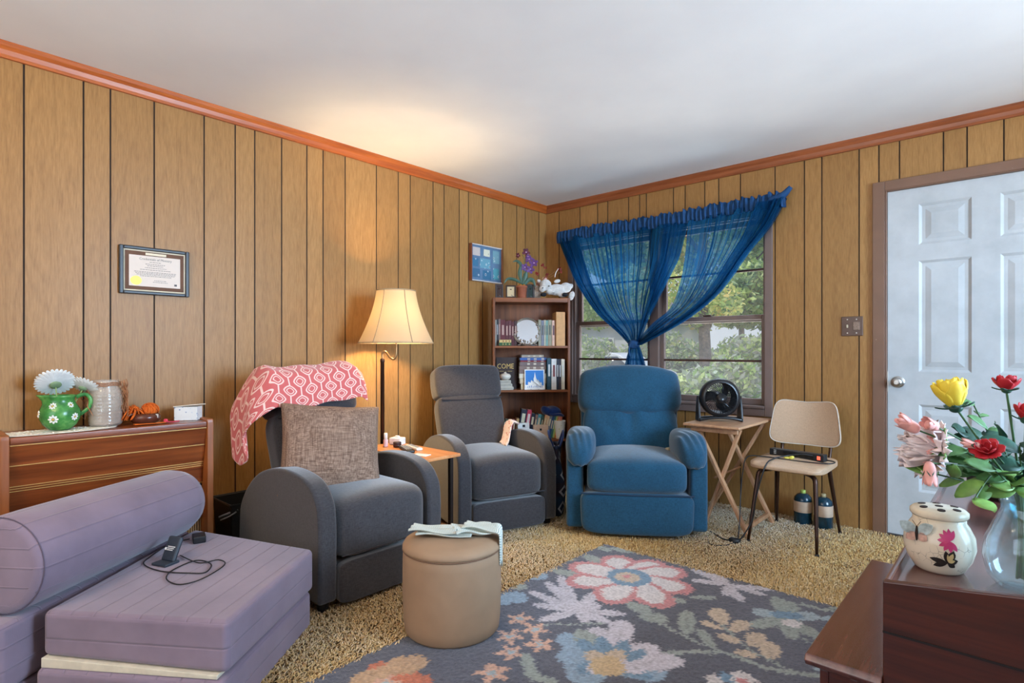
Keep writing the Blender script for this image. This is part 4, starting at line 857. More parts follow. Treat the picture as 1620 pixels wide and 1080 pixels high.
# ================================================================ CURTAIN
m=bpy.data.materials.new('blue_sheer'); m.use_nodes=True; nt=m.node_tree; nt.nodes.clear()
o=N(nt,'ShaderNodeOutputMaterial'); d=N(nt,'ShaderNodeBsdfDiffuse'); t=N(nt,'ShaderNodeBsdfTranslucent'); tr=N(nt,'ShaderNodeBsdfTransparent')
col=ramp(nt,[(.3,srgb(9,50,90)),(.7,srgb(26,84,126))],noise(nt,coords(nt,(1,1,.1)),30,3)); nt.links.new(col,d.inputs[0]); t.inputs[0].default_value=srgb(29,92,140)
x=N(nt,'ShaderNodeMixShader'); x.inputs[0].default_value=.55; nt.links.new(d.outputs[0],x.inputs[1]); nt.links.new(t.outputs[0],x.inputs[2])
tr.inputs[0].default_value=(.50,.72,.88,1)
# weave openness seen square on, closing up where the cloth turns edge on
lw=N(nt,'ShaderNodeLayerWeight'); lw.inputs[0].default_value=.35; k=ramp(nt,[(0,(.44,)*3),(.25,(.24,)*3),(.6,(.03,)*3)],lw.outputs['Facing'])
y=N(nt,'ShaderNodeMixShader'); nt.links.new(k,y.inputs[0]); nt.links.new(x.outputs[0],y.inputs[1]); nt.links.new(tr.outputs[0],y.inputs[2]); nt.links.new(y.outputs[0],o.inputs[0]); SHEER=m
HEMM=plain('blue_hem',srgb(14,62,106),.85,var=.12,nscale=40)
def wallp(pts): return [(p[0],p[2]) for p in pts]
CU=thing('window_curtain','sheer deep blue curtain pair knotted together at the middle over the window','curtain',(0,0,0))
def curve(P,t):
    n=len(P)-1; s=min(t,.99999)*n; i=int(s); f=s-i
    p0,p1,p2,p3=P[max(i-1,0)],P[i],P[min(i+1,n)],P[min(i+2,n)]
    return tuple(.5*((2*p1[k])+(p2[k]-p0[k])*f+(2*p0[k]-5*p1[k]+4*p2[k]-p3[k])*f*f+(3*p1[k]-p0[k]-3*p2[k]+p3[k])*f**3) for k in (0,1))
LL=[(0.181, 2.077),(0.304, 1.833),(0.423, 1.634),(0.606, 1.412),(0.816, 1.241),(0.918, 1.15)]
LR=[(1.374, 2.048),(1.315, 1.801),(1.239, 1.644),(1.146, 1.474),(1.067, 1.333),(0.996, 1.159)]
RL=[(1.379, 2.048),(1.364, 1.795),(1.33, 1.58),(1.26, 1.416),(1.115, 1.307),(0.974, 1.169)]
RR=[(2.05, 2.101),(1.96, 1.933),(1.821, 1.765),(1.63, 1.513),(1.374, 1.322),(1.007, 1.144)]
def ripple(u,v,nf,ph):
    a=2*math.pi*nf*u+ph+2.2*math.sin(2*math.pi*u*2.3+ph)+1.1*math.sin(2*math.pi*u*5.7+2*ph)
    return .55*math.sin(a)+.30*math.sin(2.3*a+v*3)+1.5*math.sin(a*.31+1.7*ph)+.8*math.sin(a*.53+v*2)
def panel(A,B,nf,ph,amp):
    def f(u,v):
        # the cloth bunches: lines converge on the knot
        vv=v**.92; a=curve(A,vv); b=curve(B,vv); uu=u+ (.010*math.sin(2*math.pi*nf*u+ph))
        x=a[0]+(b[0]-a[0])*uu; z=a[1]+(b[1]-a[1])*uu
        sag=-.0*math.sin(math.pi*u)
        am=amp*(1-.45*v); y=-.072-.020*v+ripple(u,v,nf,ph)*am-.02*math.sin(math.pi*v)
        return (x,y,z+sag)
    return f
grid('sheer_panel',panel(LL,LR,26,.3,.011),420,60,SHEER,CU)
grid('sheer_panel',panel(RL,RR,19,1.2,.010),340,60,SHEER,CU)
# heavier overlapping folds along the swept edges
def edgeband(A,B,c0,c1,nf,ph):
    g=panel(A,B,nf,ph,.016)
    def f(u,v):
        p=g(c0+(c1-c0)*u,v); return (p[0],p[1]-.022-.01*math.sin(u*9),p[2])
    return f
grid('swept_fold',edgeband(LL,LR,.0,.22,7,.2),60,50,SHEER,CU)
grid('swept_fold',edgeband(RL,RR,.76,1.0,8,2.2),60,50,SHEER,CU)
grid('swept_fold',edgeband(RL,RR,.90,1.0,8,.7),40,50,SHEER,CU)
grid('swept_fold',edgeband(LL,LR,.86,1.0,6,.7),40,50,SHEER,CU)
# gathered header on the rod
xa,xb=LL[0][0],RR[0][0]
def header(u,v):
    x=xa+(xb-xa)*u; z0=2.118+.006*math.sin(u*9); ruf=max(0,v-.55)/.45
    if u<.13: ruf*=.15
    z=z0-.078+.098*v+ruf*(.007*math.sin(u*173+2*math.sin(u*21))+.006*math.sin(u*311+1)+.006*math.sin(u*61))
    y=-.074+.0075*math.sin(u*330+1.6*math.sin(u*37))*(1-.3*v)+.003*math.sin(u*710)-.008*math.sin(v*math.pi)+.010*ruf*math.sin(u*217)
    return (x,y,z)
grid('gathered_header',header,760,14,HEMM,CU,thick=.0015)
grid('gathered_header_back',lambda u,v:(lambda p:(p[0],-.108-(p[1]+.072)*.8 if False else -.052+(p[1]+.072)*.5,p[2]))(header(u,v)),300,10,HEMM,CU)
# rod sleeve end
MB().tube([(xb-.10,-.070,2.10),(xb-.02,-.072,2.115),(xb+.035,-.072,2.165)],[.026,.024,.014],10,smoothsteps=4).build('sleeve_end',HEMM,CU,smooth=True)
rod=tag(MB().tube([(xa+.02,-.062,2.108),(xb-.01,-.062,2.112)],.006,8).tube([(xa+.02,-.062,2.108),(xa+.02,-.001,2.108)],.005,8).tube([(xb-.012,-.062,2.112),(xb-.012,-.001,2.112)],.005,8).build('curtain_rod',plain('rod_metal',srgb(120,110,100),.4,.8)),'slim metal curtain rod hidden in the blue curtain header','curtain rod')
kx,kz=(0.958, 1.149)
def tail(u,v):
    a=u*2*math.pi; w=.034+.085*v**.8; z=kz+.005-.26*v
    r=1+.28*math.sin(7*a+2*v)
    return (kx+.004+w*math.cos(a)*r*.75+.008*v,-.105+.4*w*math.sin(a)*r,z)
grid('gathered_tail',tail,120,20,SHEER,CU)
kn=sup('knot',(.095,.075,.065),2.5,(kx+.002,-.11,kz+.002),HEMM,CU,n=18,warp=lambda x,y,z:(x,y+.004*math.sin(90*x),z+.004*math.sin(80*x+60*z)))
MB().tube([(kx-.01,-.15,kz),(kx-.014,-.158,kz-.05),(kx-.006,-.15,kz-.10)],[.006,.007,.003],8,smoothsteps=3).build('tie_end',HEMM,CU,smooth=True)
# ================================================================ CONSOLE
CW=wood('console_wood',srgb(152,78,34),srgb(98,42,14),'y',.7,.32,1.2,coat=.3); CWS=wood('console_side_wood',srgb(170,98,48),srgb(130,70,30),'z',.7,.35,1.1)
GOLD=plain('gold_inlay',srgb(206,162,92),.35,.5)
K=thing('stereo_console','reddish wooden stereo console with gold lines against the left panelled wall','console',(0,0,0))
y0,y1=-3.705,-2.93
for (a,b) in ((y0,y0+.028),(y1-.028,y1)): prism('side_panel',[(.004,.0),(.268,.0),(.268,.752),(.262,.772),(.004,.772)],'y',a,b,CWS,K,.003)
box('top_board',(.004,y0+.028,.735),(.262,y1-.028,.762),CW,K,.004)
fa=[(.258,.735),(.252,.712),(.238,.654),(.240,.640),(.214,.545),(.206,.46),(.19,.46),(.19,.735)]
prism('fascia',fa,'y',y0+.028,y1-.028,CW,K,.002)
for z,x in ((.730,.2582),(.648,.2415),(.562,.2200),(.552,.2172),(.542,.2145),(.459,.2082)): MB().box((x-.002,y0+.03,z-.0012),(x+.0015,y1-.03,z+.0012)).build('gold_line',GOLD,K)
VD=plain('vent_dark',srgb(44,34,30),.6); mb=MB().box((.15,y0+.03,.345),(.185,y1-.03,.458))
for i in range(7): z=.355+i*.0145; mb.box((.185,y0+.03,z),(.200,y1-.03,z+.006))
mb.build('vent_panel',VD,K)
box('lower_rail',(.16,y0+.028,.300),(.215,y1-.028,.345),CW,K,.003)
mb=MB(); y=y0+.03
while y<y1-.035: mb.box((.17,y,.06),(.186,y+.005,.30)); y+=.010
mb.box((.15,y0+.028,.06),(.17,y1-.028,.30)); mb.build('fluted_grille',plain('grille_cloth',srgb(176,136,92),.8),K)
box('plinth',(.02,y0+.028,.0),(.20,y1-.028,.06),CW,K,.003)
# things on the console
TZ=.772-.010
def ondoily(x,y): return (x,y,TZ)
LACE=plain('cream_lace',srgb(232,224,206),.9,var=.05,nscale=160,bstr=.3)
dc=(0.127, -3.493, 0.762); 
v=[];f=[]; nn=96
for k in range(nn):
    a=2*math.pi*k/nn
    for j,(r,h) in enumerate(((.0,.003),(.35,.004),(.6,.004),(.82,.005),(.93,.004),(1.0,.0035))):
        sc=1+(.045*abs(math.sin(a*9)) if j==5 else (-.0))
        v.append((r*sc*.088*math.cos(a),r*sc*.215*math.sin(a),h+(.0015*math.sin(a*31) if j in(3,4) else 0)))
for k in range(nn):
    for j in range(5): f.append((k*6+j,k*6+j+1,((k+1)%nn)*6+j+1,((k+1)%nn)*6+j))
dl=raw('lace_doily',v,f,LACE,None,True,(.172,dc[1]-.035,TZ)); m_=dl.modifiers.new('s','SOLIDIFY'); m_.thickness=.0015; tag(dl,'cream crocheted lace doily under the green pitcher','doily')
mb=MB()
for k in range(40):
    a=2*math.pi*k/40
    for r in (.55,.72,.88): mb.sup((r*.088*math.cos(a+r),r*.215*math.sin(a+r),.0052),(.006,.008,.003),2,3)
mb.build('lace_knot',LACE,dl,smooth=True)
# green daisy pitcher
pp=(-0.232, -3.506, 0.765)
PT=thing('daisy_pitcher','green ceramic pitcher painted with white daisies on the lace doily','pitcher',(.15,pp[1]+.003,TZ+.006),R_(78))
m,nt,b=newmat('green_glaze'); nt.links.new(ramp(nt,[(.3,srgb(40,96,52)),(.55,srgb(70,140,66)),(.75,srgb(112,170,92))],noise(nt,coords(nt),22,3,.6)),b.inputs['Base Color']); b.inputs['Roughness'].default_value=.25; GG=m
prof=[(0,.0),(.034,0),(.040,.004),(.058,.022),(.069,.045),(.073,.066),(.068,.088),(.056,.108),(.050,.122),(.053,.138),(.058,.146),(.054,.146),(.048,.136),(.046,.12),(.05,.10),(.06,.07),(.04,.01),(0,.006)]
v=[];f=[];n=48
for (r,z) in prof:
    for k in range(n):
        a=2*math.pi*k/n; s=max(0,math.cos(a-math.pi))**8*(.024*max(0,(z-.10)/.046)); v.append(((r+s)*math.cos(a),r*math.sin(a),z+s*.15))
for i in range(len(prof)-1):
    for k in range(n): f.append((i*n+k,i*n+(k+1)%n,(i+1)*n+(k+1)%n,(i+1)*n+k))
raw('body',v,f,GG,PT,True)
MB().tube([(.054,0,.136),(.085,0,.146),(.104,0,.125),(.098,0,.088),(.066,0,.060)],[.009,.008,.008,.008,.009],10,smoothsteps=5).build('handle',GG,PT,smooth=True)
WP=plain('petal_white',srgb(236,234,228),.6); YC_=plain('flower_eye_yellow',srgb(214,166,84),.6)
def decal_daisy(parent,a,z,r,R0=.0735,rp=None):
    mb=MB(); eye=MB()
    for k in range(8):
        t=2*math.pi*k/8; 
        for q in (.55,):
            du,dz=math.cos(t)*r*q,math.sin(t)*r*q; zz=z+dz; rr=np.interp(zz,[.0,.022,.045,.066,.088,.108,.122,.138],[.042,.058,.069,.073,.068,.056,.050,.053]); aa=a+du/rr
            M=Matrix.Rotation(aa,3,'Z')@Matrix.Rotation(t,3,'X')
            mb.sup((math.cos(aa)*rr,math.sin(aa)*rr,zz),(.005,r*.62,r*.40),2,5,M=M)
    rr=np.interp(z,[.0,.022,.045,.066,.088,.108,.122,.138],[.042,.058,.069,.073,.068,.056,.050,.053]); eye.sup((math.cos(a)*(rr+.001),math.sin(a)*(rr+.001),z),(.006,r*.42,r*.42),2,5,M=Matrix.Rotation(a,3,'Z'))
    mb.build('painted_daisy',WP,parent,smooth=True); eye.build('daisy_eye',YC_,parent,smooth=True)
for a,z,r in ((-1.95,.104,.017),(-.85,.106,.015),(-1.85,.050,.022),(-.75,.056,.019),(-2.9,.07,.018)): decal_daisy(PT,a,z,r)
STG=plain('pale_stem_green',srgb(140,160,90),.6)
def daisy(label,base,head,tiltdir,r,npet=26):
    T=thing('cut_daisy',label,'flower',base)
    h=Vector(head)-Vector(base); MB().tube([(0,0,0),tuple(h*.5+Vector((.004,0,0))),tuple(h)],.0022,6,smoothsteps=3).build('stem',STG,T,smooth=True)
    nrm=Vector(tiltdir).normalized(); Q=nrm.to_track_quat('Z','Y').to_matrix()
    mb=MB()
    for L in (0,1):
        for k in range(npet):
            t=2*math.pi*(k+.5*L)/npet; M=Q@Matrix.Rotation(t,3,'Z')@Matrix.Rotation(R_(-6-12*L),3,'Y'); mb.sup(h+M@Vector((r*.56,0,0))+nrm*.003*L,(r*.95,r*.24,.003),2.6,5,M=M)
    mb.build('petals',WP,T,smooth=True); MB().sup(h-nrm*.003,(r*.6,r*.6,.016),2,8,M=Q).build('flower_base',plain('sepal_green',srgb(126,148,108),.7),T,smooth=True)
    MB().sup(h+nrm*.006,(r*.45,r*.45,.01),2,8,M=Q).build('flower_eye',YC_,T,smooth=True)
pb=(.15,pp[1]+.003)
daisy('large white daisy on the left side of the green pitcher',(pb[0]+.004,pb[1]-.004,.795),(.155,pb[1]-.016,.960),(-.62,.0,.62),.070)
daisy('smaller white daisy leaning right out of the green pitcher',(pb[0]+.004,pb[1]+.010,.795),(.15,pb[1]+.080,.940),(-.30,.45,.70),.058,22)
# twine-wrapped jar
jp=(-0.055, -3.346, 0.765)
J=thing('glass_jar','tall ribbed glass jar wrapped in dried twine behind the pitcher','jar',(.14,jp[1]+.006,TZ+.006))
JG=glassmat('jar_glass',tint=(.95,.93,.90),haze=.34,hazecol=srgb(226,214,200),kind='ShaderNodeBsdfDiffuse')
pr=[(.0,.0),(.052,0),(.060,.006),(.063,.02)]+[(.063+.0012*math.sin(k*2.1),.02+k*.0052) for k in range(24)]+[(.060,.155),(.054,.168),(.050,.176),(.052,.182),(.050,.190),(.050,.204),(.047,.204),(.047,.18),(.056,.15),(.058,.02),(.05,.008),(0,.008)]
MB().lathe(pr,40).build('jar_body',JG,J,smooth=True)
MB().lathe([(.0,.168),(.051,.168),(.0535,.172),(.0535,.196),(.050,.198),(.0,.198)],32).build('jar_contents',plain('dusty_filling',srgb(150,130,112),.8,var=.15,nscale=60),J,loc=(0,0,-.03)) if False else None
MB().lathe([(.0,.010),(.054,.010),(.056,.03),(.056,.055),(.0,.06)],28).build('jar_filling',plain('dusty_filling',srgb(150,116,96),.8,var=.15,nscale=60),J)
TW=plain('dried_twine',srgb(160,104,66),.9,var=.2); mb=MB(); rr=random.Random(3)
for k in range(46):
    a=rr.choice([rr.uniform(.7,2.0),rr.uniform(.7,1.9),rr.uniform(-2.2,-1.2)]); z=rr.uniform(.09,.205); p=[]
    for q in range(4): p.append(((.066+rr.uniform(0,.018))*math.cos(a+q*.10*rr.choice((-1,1))),(.066+rr.uniform(0,.018))*math.sin(a+q*.1),z-q*.022+rr.uniform(-.008,.008)))
    mb.tube(p,[.0016,.0024,.002,.0008],5,smoothsteps=2)
for k in range(3): mb.tube([(.056*math.cos(t),.056*math.sin(t),.180+k*.006+.002*math.sin(5*t)) for t in [2*math.pi*i/24 for i in range(25)]],.002,5)
mb.build('twine',TW,J,smooth=True)
st=tag(MB().tube([(0.043, -3.48, 0.775),(0.031, -3.446, 0.782),(-0.027, -3.408, 0.785)],[.002,.006,.002],6,smoothsteps=3).tube([(0.155, -3.489, 0.775),(0.092, -3.448, 0.779),(0.082, -3.432, 0.785)],[.002,.005,.002],6,smoothsteps=3).build('dried_petals',plain('dried_red',srgb(140,56,48),.8)),'dried red petals between the green pitcher and the glass jar','dried petals')
# wooden bowl with yarn
bp=(-0.024, -3.187, 0.765)
B=thing('wooden_bowl','dark brown bulbous wooden bowl holding orange yarn on the console','bowl',(.150,bp[1],TZ+.001))
BW=plain('walnut_gloss',srgb(92,48,34),.22,var=.15)
MB().lathe([(0,.0),(.036,0),(.052,.008),(.062,.024),(.062,.036),(.052,.047),(.046,.049),(.050,.038),(.054,.026),(.044,.010),(0,.008)],40).build('bowl_body',BW,B,smooth=True)
MB().box((-.008,-.001,-.009),(.008,.001,.009)).build('bowl_badge',plain('badge_white',srgb(226,220,214),.5),B,bevel=.0008,loc=(.0485,.032,.036),rot=(0,0,R_(-56)+R_(90)))
textmesh('badge_letter','C',.016,BLACKP,B,(.0505,.0335,.036),(R_(90),0,R_(-56)+R_(90)))
OR=plain('orange_yarn',srgb(216,100,20),.9,var=.12,nscale=200,bstr=.3)
def ball(nm,label,loc,r,seed,flat=1):
    rr=random.Random(seed); T=thing(nm,label,'yarn',loc); MB().sup((0,0,0),(r*1.8,r*1.8,r*1.8*flat),2,8).build('yarn_core',OR,T,smooth=True); mb=MB()
    for k in range(16):
        Q=Euler((rr.uniform(0,6.28),rr.uniform(0,6.28),0)).to_matrix(); mb.tube([Q@Vector((math.cos(t)*r*.985,math.sin(t)*r*.985,(k%4-1.5)*r*.18)) for t in [2*math.pi*i/22 for i in range(23)]],.0022,5)
    o=mb.build('yarn_strands',OR,T,smooth=True); o.scale=(1,1,flat)
ball('yarn_ball','round ball of orange yarn sitting in the dark wooden bowl',(.150,bp[1]+.018,TZ+.063),.036,4,.9)
mb=MB(); rr=random.Random(9)
for k in range(30):
    y=rr.uniform(-.100,-.060); x=rr.uniform(-.06,.03); p=[]
    for q in range(6): p.append((x+rr.uniform(-.02,.02),y+q*.012,.006+.078*math.sin(math.pi*(q+.5)/6)*rr.uniform(.7,1)))
    mb.tube(p,.0026,5,smoothsteps=3)
for k in range(4): mb.tube([(.05+.01*k,-.06,.004),(.068,-.02,.004),(.075,.03,.004),(.066-.004*k,.07,.004)],.0022,5,smoothsteps=4)
mb.v=[Vector(q)+Vector((.145,bp[1],TZ+.002)) for q in mb.v]; tag(mb.build('yarn_tangle',OR,smooth=True),'loose tangle of orange yarn draped left of and under the wooden bowl','yarn')
tag(MB().sup((.205,bp[1]+.068,TZ+.012),(.02,.02,.02),2,6).tube([(.205,bp[1]+.075,TZ+.006),(.20,bp[1]+.10,TZ+.004),(.19,bp[1]+.13,TZ+.004)],.003,6,smoothsteps=3).build('pink_pompom',plain('pink_fuzz',srgb(214,66,84),.9),smooth=True),'small pink pompom on a string in front of the wooden bowl','pompom')
nd=tag(MB().tube([(.185,bp[1]-.075,TZ+.045),(.15,bp[1]+.01,TZ+.082)],.0018,6).build('knitting_needle',plain('steel',srgb(190,190,194),.3,1)),'thin metal needle stuck through the orange yarn','knitting needle')
wp=(0.021, -3.007, 0.765)
BX=thing('patterned_tin_box','small white box with faded blue print and an open flap on the console','box',(.140,wp[1]+.006,TZ+.001),R_(52))
WB=floralmat('blue_print',srgb(224,222,216),srgb(206,208,210),srgb(120,140,168),60)
box('box_body',(-.052,-.035,0),(.052,.035,.066),WB,BX,.002)
MB().box((-.062,-.042,0),(.062,.03,.005)).build('box_flap',plain('cream_card',srgb(222,212,192),.8),BX,bevel=.002,loc=(.008,0,.068),rot=(R_(-4),R_(-5),0))
# bin between the console and the recliner
BN=thing('waste_bin','black plastic waste bin between the console and the nearest recliner','bin',(.165,-2.76,0))
v0=[(-.12,-.095),(.12,-.095),(.12,.095),(-.12,.095)]
mb=MB(); z1=.335
for (s0,za),(s1,zb) in (((.8,.0),(1,z1)),((1,z1),(.96,z1)),((.96,z1),(.78,.02))):
    mb.add([(x*s0,y*s0,za) for x,y in v0]+[(x*s1,y*s1,zb) for x,y in v0],[(0,1,5,4),(1,2,6,5),(2,3,7,6),(3,0,4,7)])
mb.add([(x*.8,y*.8,0) for x,y in v0],[(3,2,1,0)]); mb.add([(x*.78,y*.78,.02) for x,y in v0],[(0,1,2,3)])
mb.build('bin_body',BLACKP,BN,bevel=.004)
MB().tube([(-.125,-.10,.335),(.125,-.10,.335),(.125,.10,.335),(-.125,.10,.335),(-.125,-.10,.335)],.006,6).build('bin_rim',BLACKP,BN)
tag(MB().tube([(.25,-2.90,.28),(.27,-2.84,.30),(.28,-2.82,.31)],.006,6,smoothsteps=2).tube([(.27,-2.90,.27),(.285,-2.86,.285),(.285,-2.83,.30)],.004,6,smoothsteps=2).build('grey_cord',plain('grey_cable',srgb(120,120,120),.5),smooth=True),'grey cable looping past the black waste bin','cord')
# ================================================================ SIDE TABLE AND LAMP
ORW=wood('orange_tabletop',srgb(222,152,96),srgb(196,122,70),'x',1,.4,1.1)
T=thing('side_table','small light orange wooden side table between the two grey recliners','side table',(0,0,0))
box('tabletop',(.30,-2.125,.517),(.885,-1.865,.535),ORW,T,.004)
DK=plain('dark_metal',srgb(44,38,36),.4,.6)
for x in (.34,.84):
    for y in (-2.09,-1.90): MB().box((x-.011,y-.011,0),(x+.011,y+.011,.517)).build('leg',DK,T,bevel=.002)
MB().box((.34,-2.09,.12),(.84,-1.90,.135)).build('lower_shelf',ORW,T,bevel=.003)
lp=(.245,-1.935)
T=thing('floor_lamp','bronze floor lamp with a lit cream bell shade behind the side table','floor lamp',(lp[0],lp[1],0))
MB().lathe([(0,0),(.085,0),(.09,.008),(.084,.018),(.05,.026),(.02,.032),(.014,.05),(0,.05)],36).build('base',BRZ,T,smooth=True)
MB().lathe([(0,.04),(.0125,.04),(.0125,1.03),(.0145,1.035),(.0145,1.05),(.009,1.056),(0,1.058)],18).build('pole',BRZ,T,smooth=True)
dx,dy=.742*.085,.670*.085
MB().tube([(0,0,1.05),(0,0,1.085),(dx*.22,dy*.22,1.098),(dx*.55,dy*.55,1.062),(dx*.85,dy*.85,1.052),(dx,dy,1.085),(dx,dy,1.18)],.0065,10,smoothsteps=5).build('gooseneck',plain('antique_brass',srgb(150,116,80),.3,.9),T,smooth=True)
m=bpy.data.materials.new('lamp_shade_linen'); m.use_nodes=True; nt=m.node_tree; nt.nodes.clear()
o=N(nt,'ShaderNodeOutputMaterial'); d=N(nt,'ShaderNodeBsdfDiffuse'); t=N(nt,'ShaderNodeBsdfTranslucent'); x=N(nt,'ShaderNodeMixShader'); x.inputs[0].default_value=.72
d.inputs[0].default_value=srgb(244,232,206); t.inputs[0].default_value=srgb(252,236,204); nt.links.new(d.outputs[0],x.inputs[1]); nt.links.new(t.outputs[0],x.inputs[2]); nt.links.new(x.outputs[0],o.inputs[0]); SHADE=m
def shr(t): return .118+(.228-.118)*(t**1.75*.72+t*.28)
sp_=[(shr(k/24),1.475-.325*k/24) for k in range(25)]
v=[];f=[];n=64
for r,z in sp_:
    for k in range(n): a=2*math.pi*k/n; q=1-.018*abs(math.sin(3*a))**.5*0; v.append((r*math.cos(a),r*math.sin(a),z))
for i in range(24):
    for k in range(n): f.append((i*n+k,i*n+(k+1)%n,(i+1)*n+(k+1)%n,(i+1)*n+k))
shd=raw('lamp_shade',v,f,SHADE,T,True,(dx,dy,0)); q=shd.modifiers.new('s','SOLIDIFY'); q.thickness=.0015
TRM=plain('shade_trim',srgb(168,146,112),.8)
for r,z in ((sp_[0][0]+.001,1.475),(sp_[-1][0]+.001,1.150)): MB().tube([(r*math.cos(t),r*math.sin(t),z) for t in [2*math.pi*k/60 for k in range(61)]],.0035,6).build('shade_trim',TRM,shd,smooth=True)
for k in range(6):
    a=R_(42.1-90-24+60*k); MB().tube([((r+.0015)*math.cos(a),(r+.0015)*math.sin(a),z) for r,z in sp_],.0026,5).build('shade_rib',TRM,shd,smooth=True)
bulbm=plain('bulb_glow',(1,.80,.52,1),.5,emis=12); bl_=sup('bulb',(.055,.055,.08),2,(dx,dy,1.30),bulbm,T,n=8)
MB().tube([(dx,dy,1.17),(dx,dy,1.26)],.014,12).build('socket',BRZ,T)
MB().tube([(dx-.05,dy-.03,1.17),(dx-.055,dy-.033,1.135)],.0012,5).sup((dx-.055,dy-.033,1.13),(.010,.010,.010),2,4).build('pull_chain',MC['antique_brass'],T)
l=bpy.data.lights.new('lamp_bulb_light','POINT'); l.energy=LAMP_W; l.color=(1.0,.71,.39); l.shadow_soft_size=.045
lo=bpy.data.objects.new('lamp_bulb_light',l); COL.objects.link(lo); lo.location=(lp[0]+dx,lp[1]+dy,1.30)
# table things (top z .535)
tz=.535
p=(0.376, -2.035, 0.535); Q=thing('lotion_bottle','slim pink and white lotion bottle at the foot of the lamp pole','bottle',(p[0]+.03,p[1]+.01,tz+.0005))
MB().lathe([(0,0),(.013,0),(.014,.004),(.014,.040),(.010,.046),(0,.046)],20).build('bottle_body',plain('pink_plastic',srgb(226,180,176),.4),Q,smooth=True); MB().lathe([(0,.046),(.011,.046),(.011,.078),(.009,.081),(0,.081)],20).build('bottle_cap',WP,Q,smooth=True)
p=(0.398, -1.956, 0.535); Q=thing('tissue_box','small white tissue box behind the remote control','tissue box',(.385,-1.925,tz+.0005),R_(20))
box('box_body',(-.040,-.032,0),(.040,.032,.042),WP,Q,.006); MB().sup((0,0,.046),(.035,.012,.016),2.5,6).build('tissue',WP,Q,smooth=True)
Q=thing('small_jar','small dark jar with a brown lid beside the tissue box','jar',(.465,-1.985,tz+.0005)); MB().lathe([(0,0),(.022,0),(.024,.004),(.024,.018),(0,.018)],20).build('jar_body',plain('dark_amber',srgb(70,40,34),.2),Q,smooth=True); MB().lathe([(0,.018),(.024,.018),(.024,.028),(.021,.031),(0,.031)],20).build('lid',plain('dark_lid',srgb(52,34,36),.4),Q,smooth=True)
def remote(label,loc,rz,L,Wd,mat,btn):
    Q=thing('remote_control',label,'remote control',loc,rz); box('remote_body',(-L/2,-Wd/2,0),(L/2,Wd/2,.016),mat,Q,.006)
    for i in range(9):
        for j in range(3): MB().box((-L/2+.015+i*.0155,-Wd/2+.008+j*(Wd-.02)/2,.016),(-L/2+.023+i*.0155,-Wd/2+.013+j*(Wd-.02)/2,.0185)).build('button',btn,Q,bevel=.001)
LG=plain('pale_button',srgb(196,192,186),.5)
remote('dark grey remote control with pale buttons lying on the side table',(.60,-2.02,tz+.0005),R_(-22),.19,.045,BLACKP,LG)
remote('white remote control behind the dark grey one',(.585,-1.955,tz+.0005),R_(-14),.16,.038,WP,plain('grey_button',srgb(150,150,150),.5))
tag(MB().box((-.045,-.03,0),(.045,.03,.003)).build('paper_note',WP,bevel=.0008,loc=(.775,-2.055,tz+.0008),rot=(0,0,R_(20))),'folded white paper at the near edge of the side table','paper')
# ================================================================ TRAY TABLE, FAN
TRW=wood('tray_wood',srgb(190,146,110),srgb(158,112,78),'y',1,.35,1.1); TRL=wood('tray_leg_wood',srgb(198,150,112),srgb(160,112,76),'z',1,.45,1.1)
T=thing('tray_table','folding wooden tray table with crossed legs beside the blue recliner','tray table',(0,0,0))
tx0,tx1,ty0,ty1=1.655,1.998,-.735,-.15
box('tabletop',(tx0,ty0,.645),(tx1,ty1,.663),TRW,T,.006)
for ya_ in (ty0+.05,ty1-.07): MB().box((tx0+.03,ya_,.612),(tx1-.03,ya_+.02,.645)).build('apron',TRW,T,bevel=.003)
for yy,xl in ((ty0+.085,1.735),(ty1-.085,1.60)):
    for (xa_,xb_,off) in ((tx0+.055,2.03,0),(tx1-.035,xl,.020)):
        MB().bar((xa_,yy+off,.635),(xb_,yy+off,.0),.018,.034,up=(0,1,0)).build('leg',TRL,T,bevel=.002)
for (x,z,off) in ((1.995,.060,0),): MB().box((x-.010,ty0+.094+off,z-.012),(x+.010,ty1-.094+off,z+.012)).build('stretcher',TRL,T,bevel=.002)
for (x,z,o2) in ((1.815,.335,.0),): MB().tube([(x,ty0+.095,z),(x,ty1-.07,z)],.006,8).build('pivot_rod',TRL,T)
FB=plain('fan_black',srgb(20,21,24),.32)
fz=.663+.146; fl=Vector((1.785,-.50,fz)); frz=R_(36)
T=thing('desk_fan','small round black fan on the folding tray table','fan',(fl.x,fl.y,.6635),frz)
h=.146
mb=MB(); Mx=Matrix.Rotation(R_(90),3,'X')  # axis along local y; front is -y
def ringtube(r,y,t,n=48): return [(r*math.cos(a),y,h+r*math.sin(a)) for a in [2*math.pi*k/n for k in range(n+1)]]
v=[];f=[];n=56;pr=[(.096,-.055),(.112,-.052),(.120,-.035),(.120,.0),(.112,.05),(.092,.062),(.088,.060),(.108,.045),(.113,.0),(.110,-.035),(.096,-.05)]
for r,y in pr:
    for k in range(n): a=2*math.pi*k/n; v.append((r*math.cos(a),y,h+r*math.sin(a)))
for i in range(len(pr)-1):
    for k in range(n): f.append((i*n+k,(i+1)*n+k,(i+1)*n+(k+1)%n,i*n+(k+1)%n))
raw('fan_housing',v,f,FB,T,True)
mb=MB()
for k in range(44):
    a=2*math.pi*k/44; a2=a+.42; mb.tube([(.030*math.cos(a),-.058,h+.030*math.sin(a)),(.066*math.cos(a+.22),-.064,h+.066*math.sin(a+.22)),(.099*math.cos(a2),-.053,h+.099*math.sin(a2))],.0016,4)
for r in (.052,.076): mb.tube(ringtube(r,-.0615,0),.0011,4)
mb.build('front_grille',FB,T)
mb=MB()
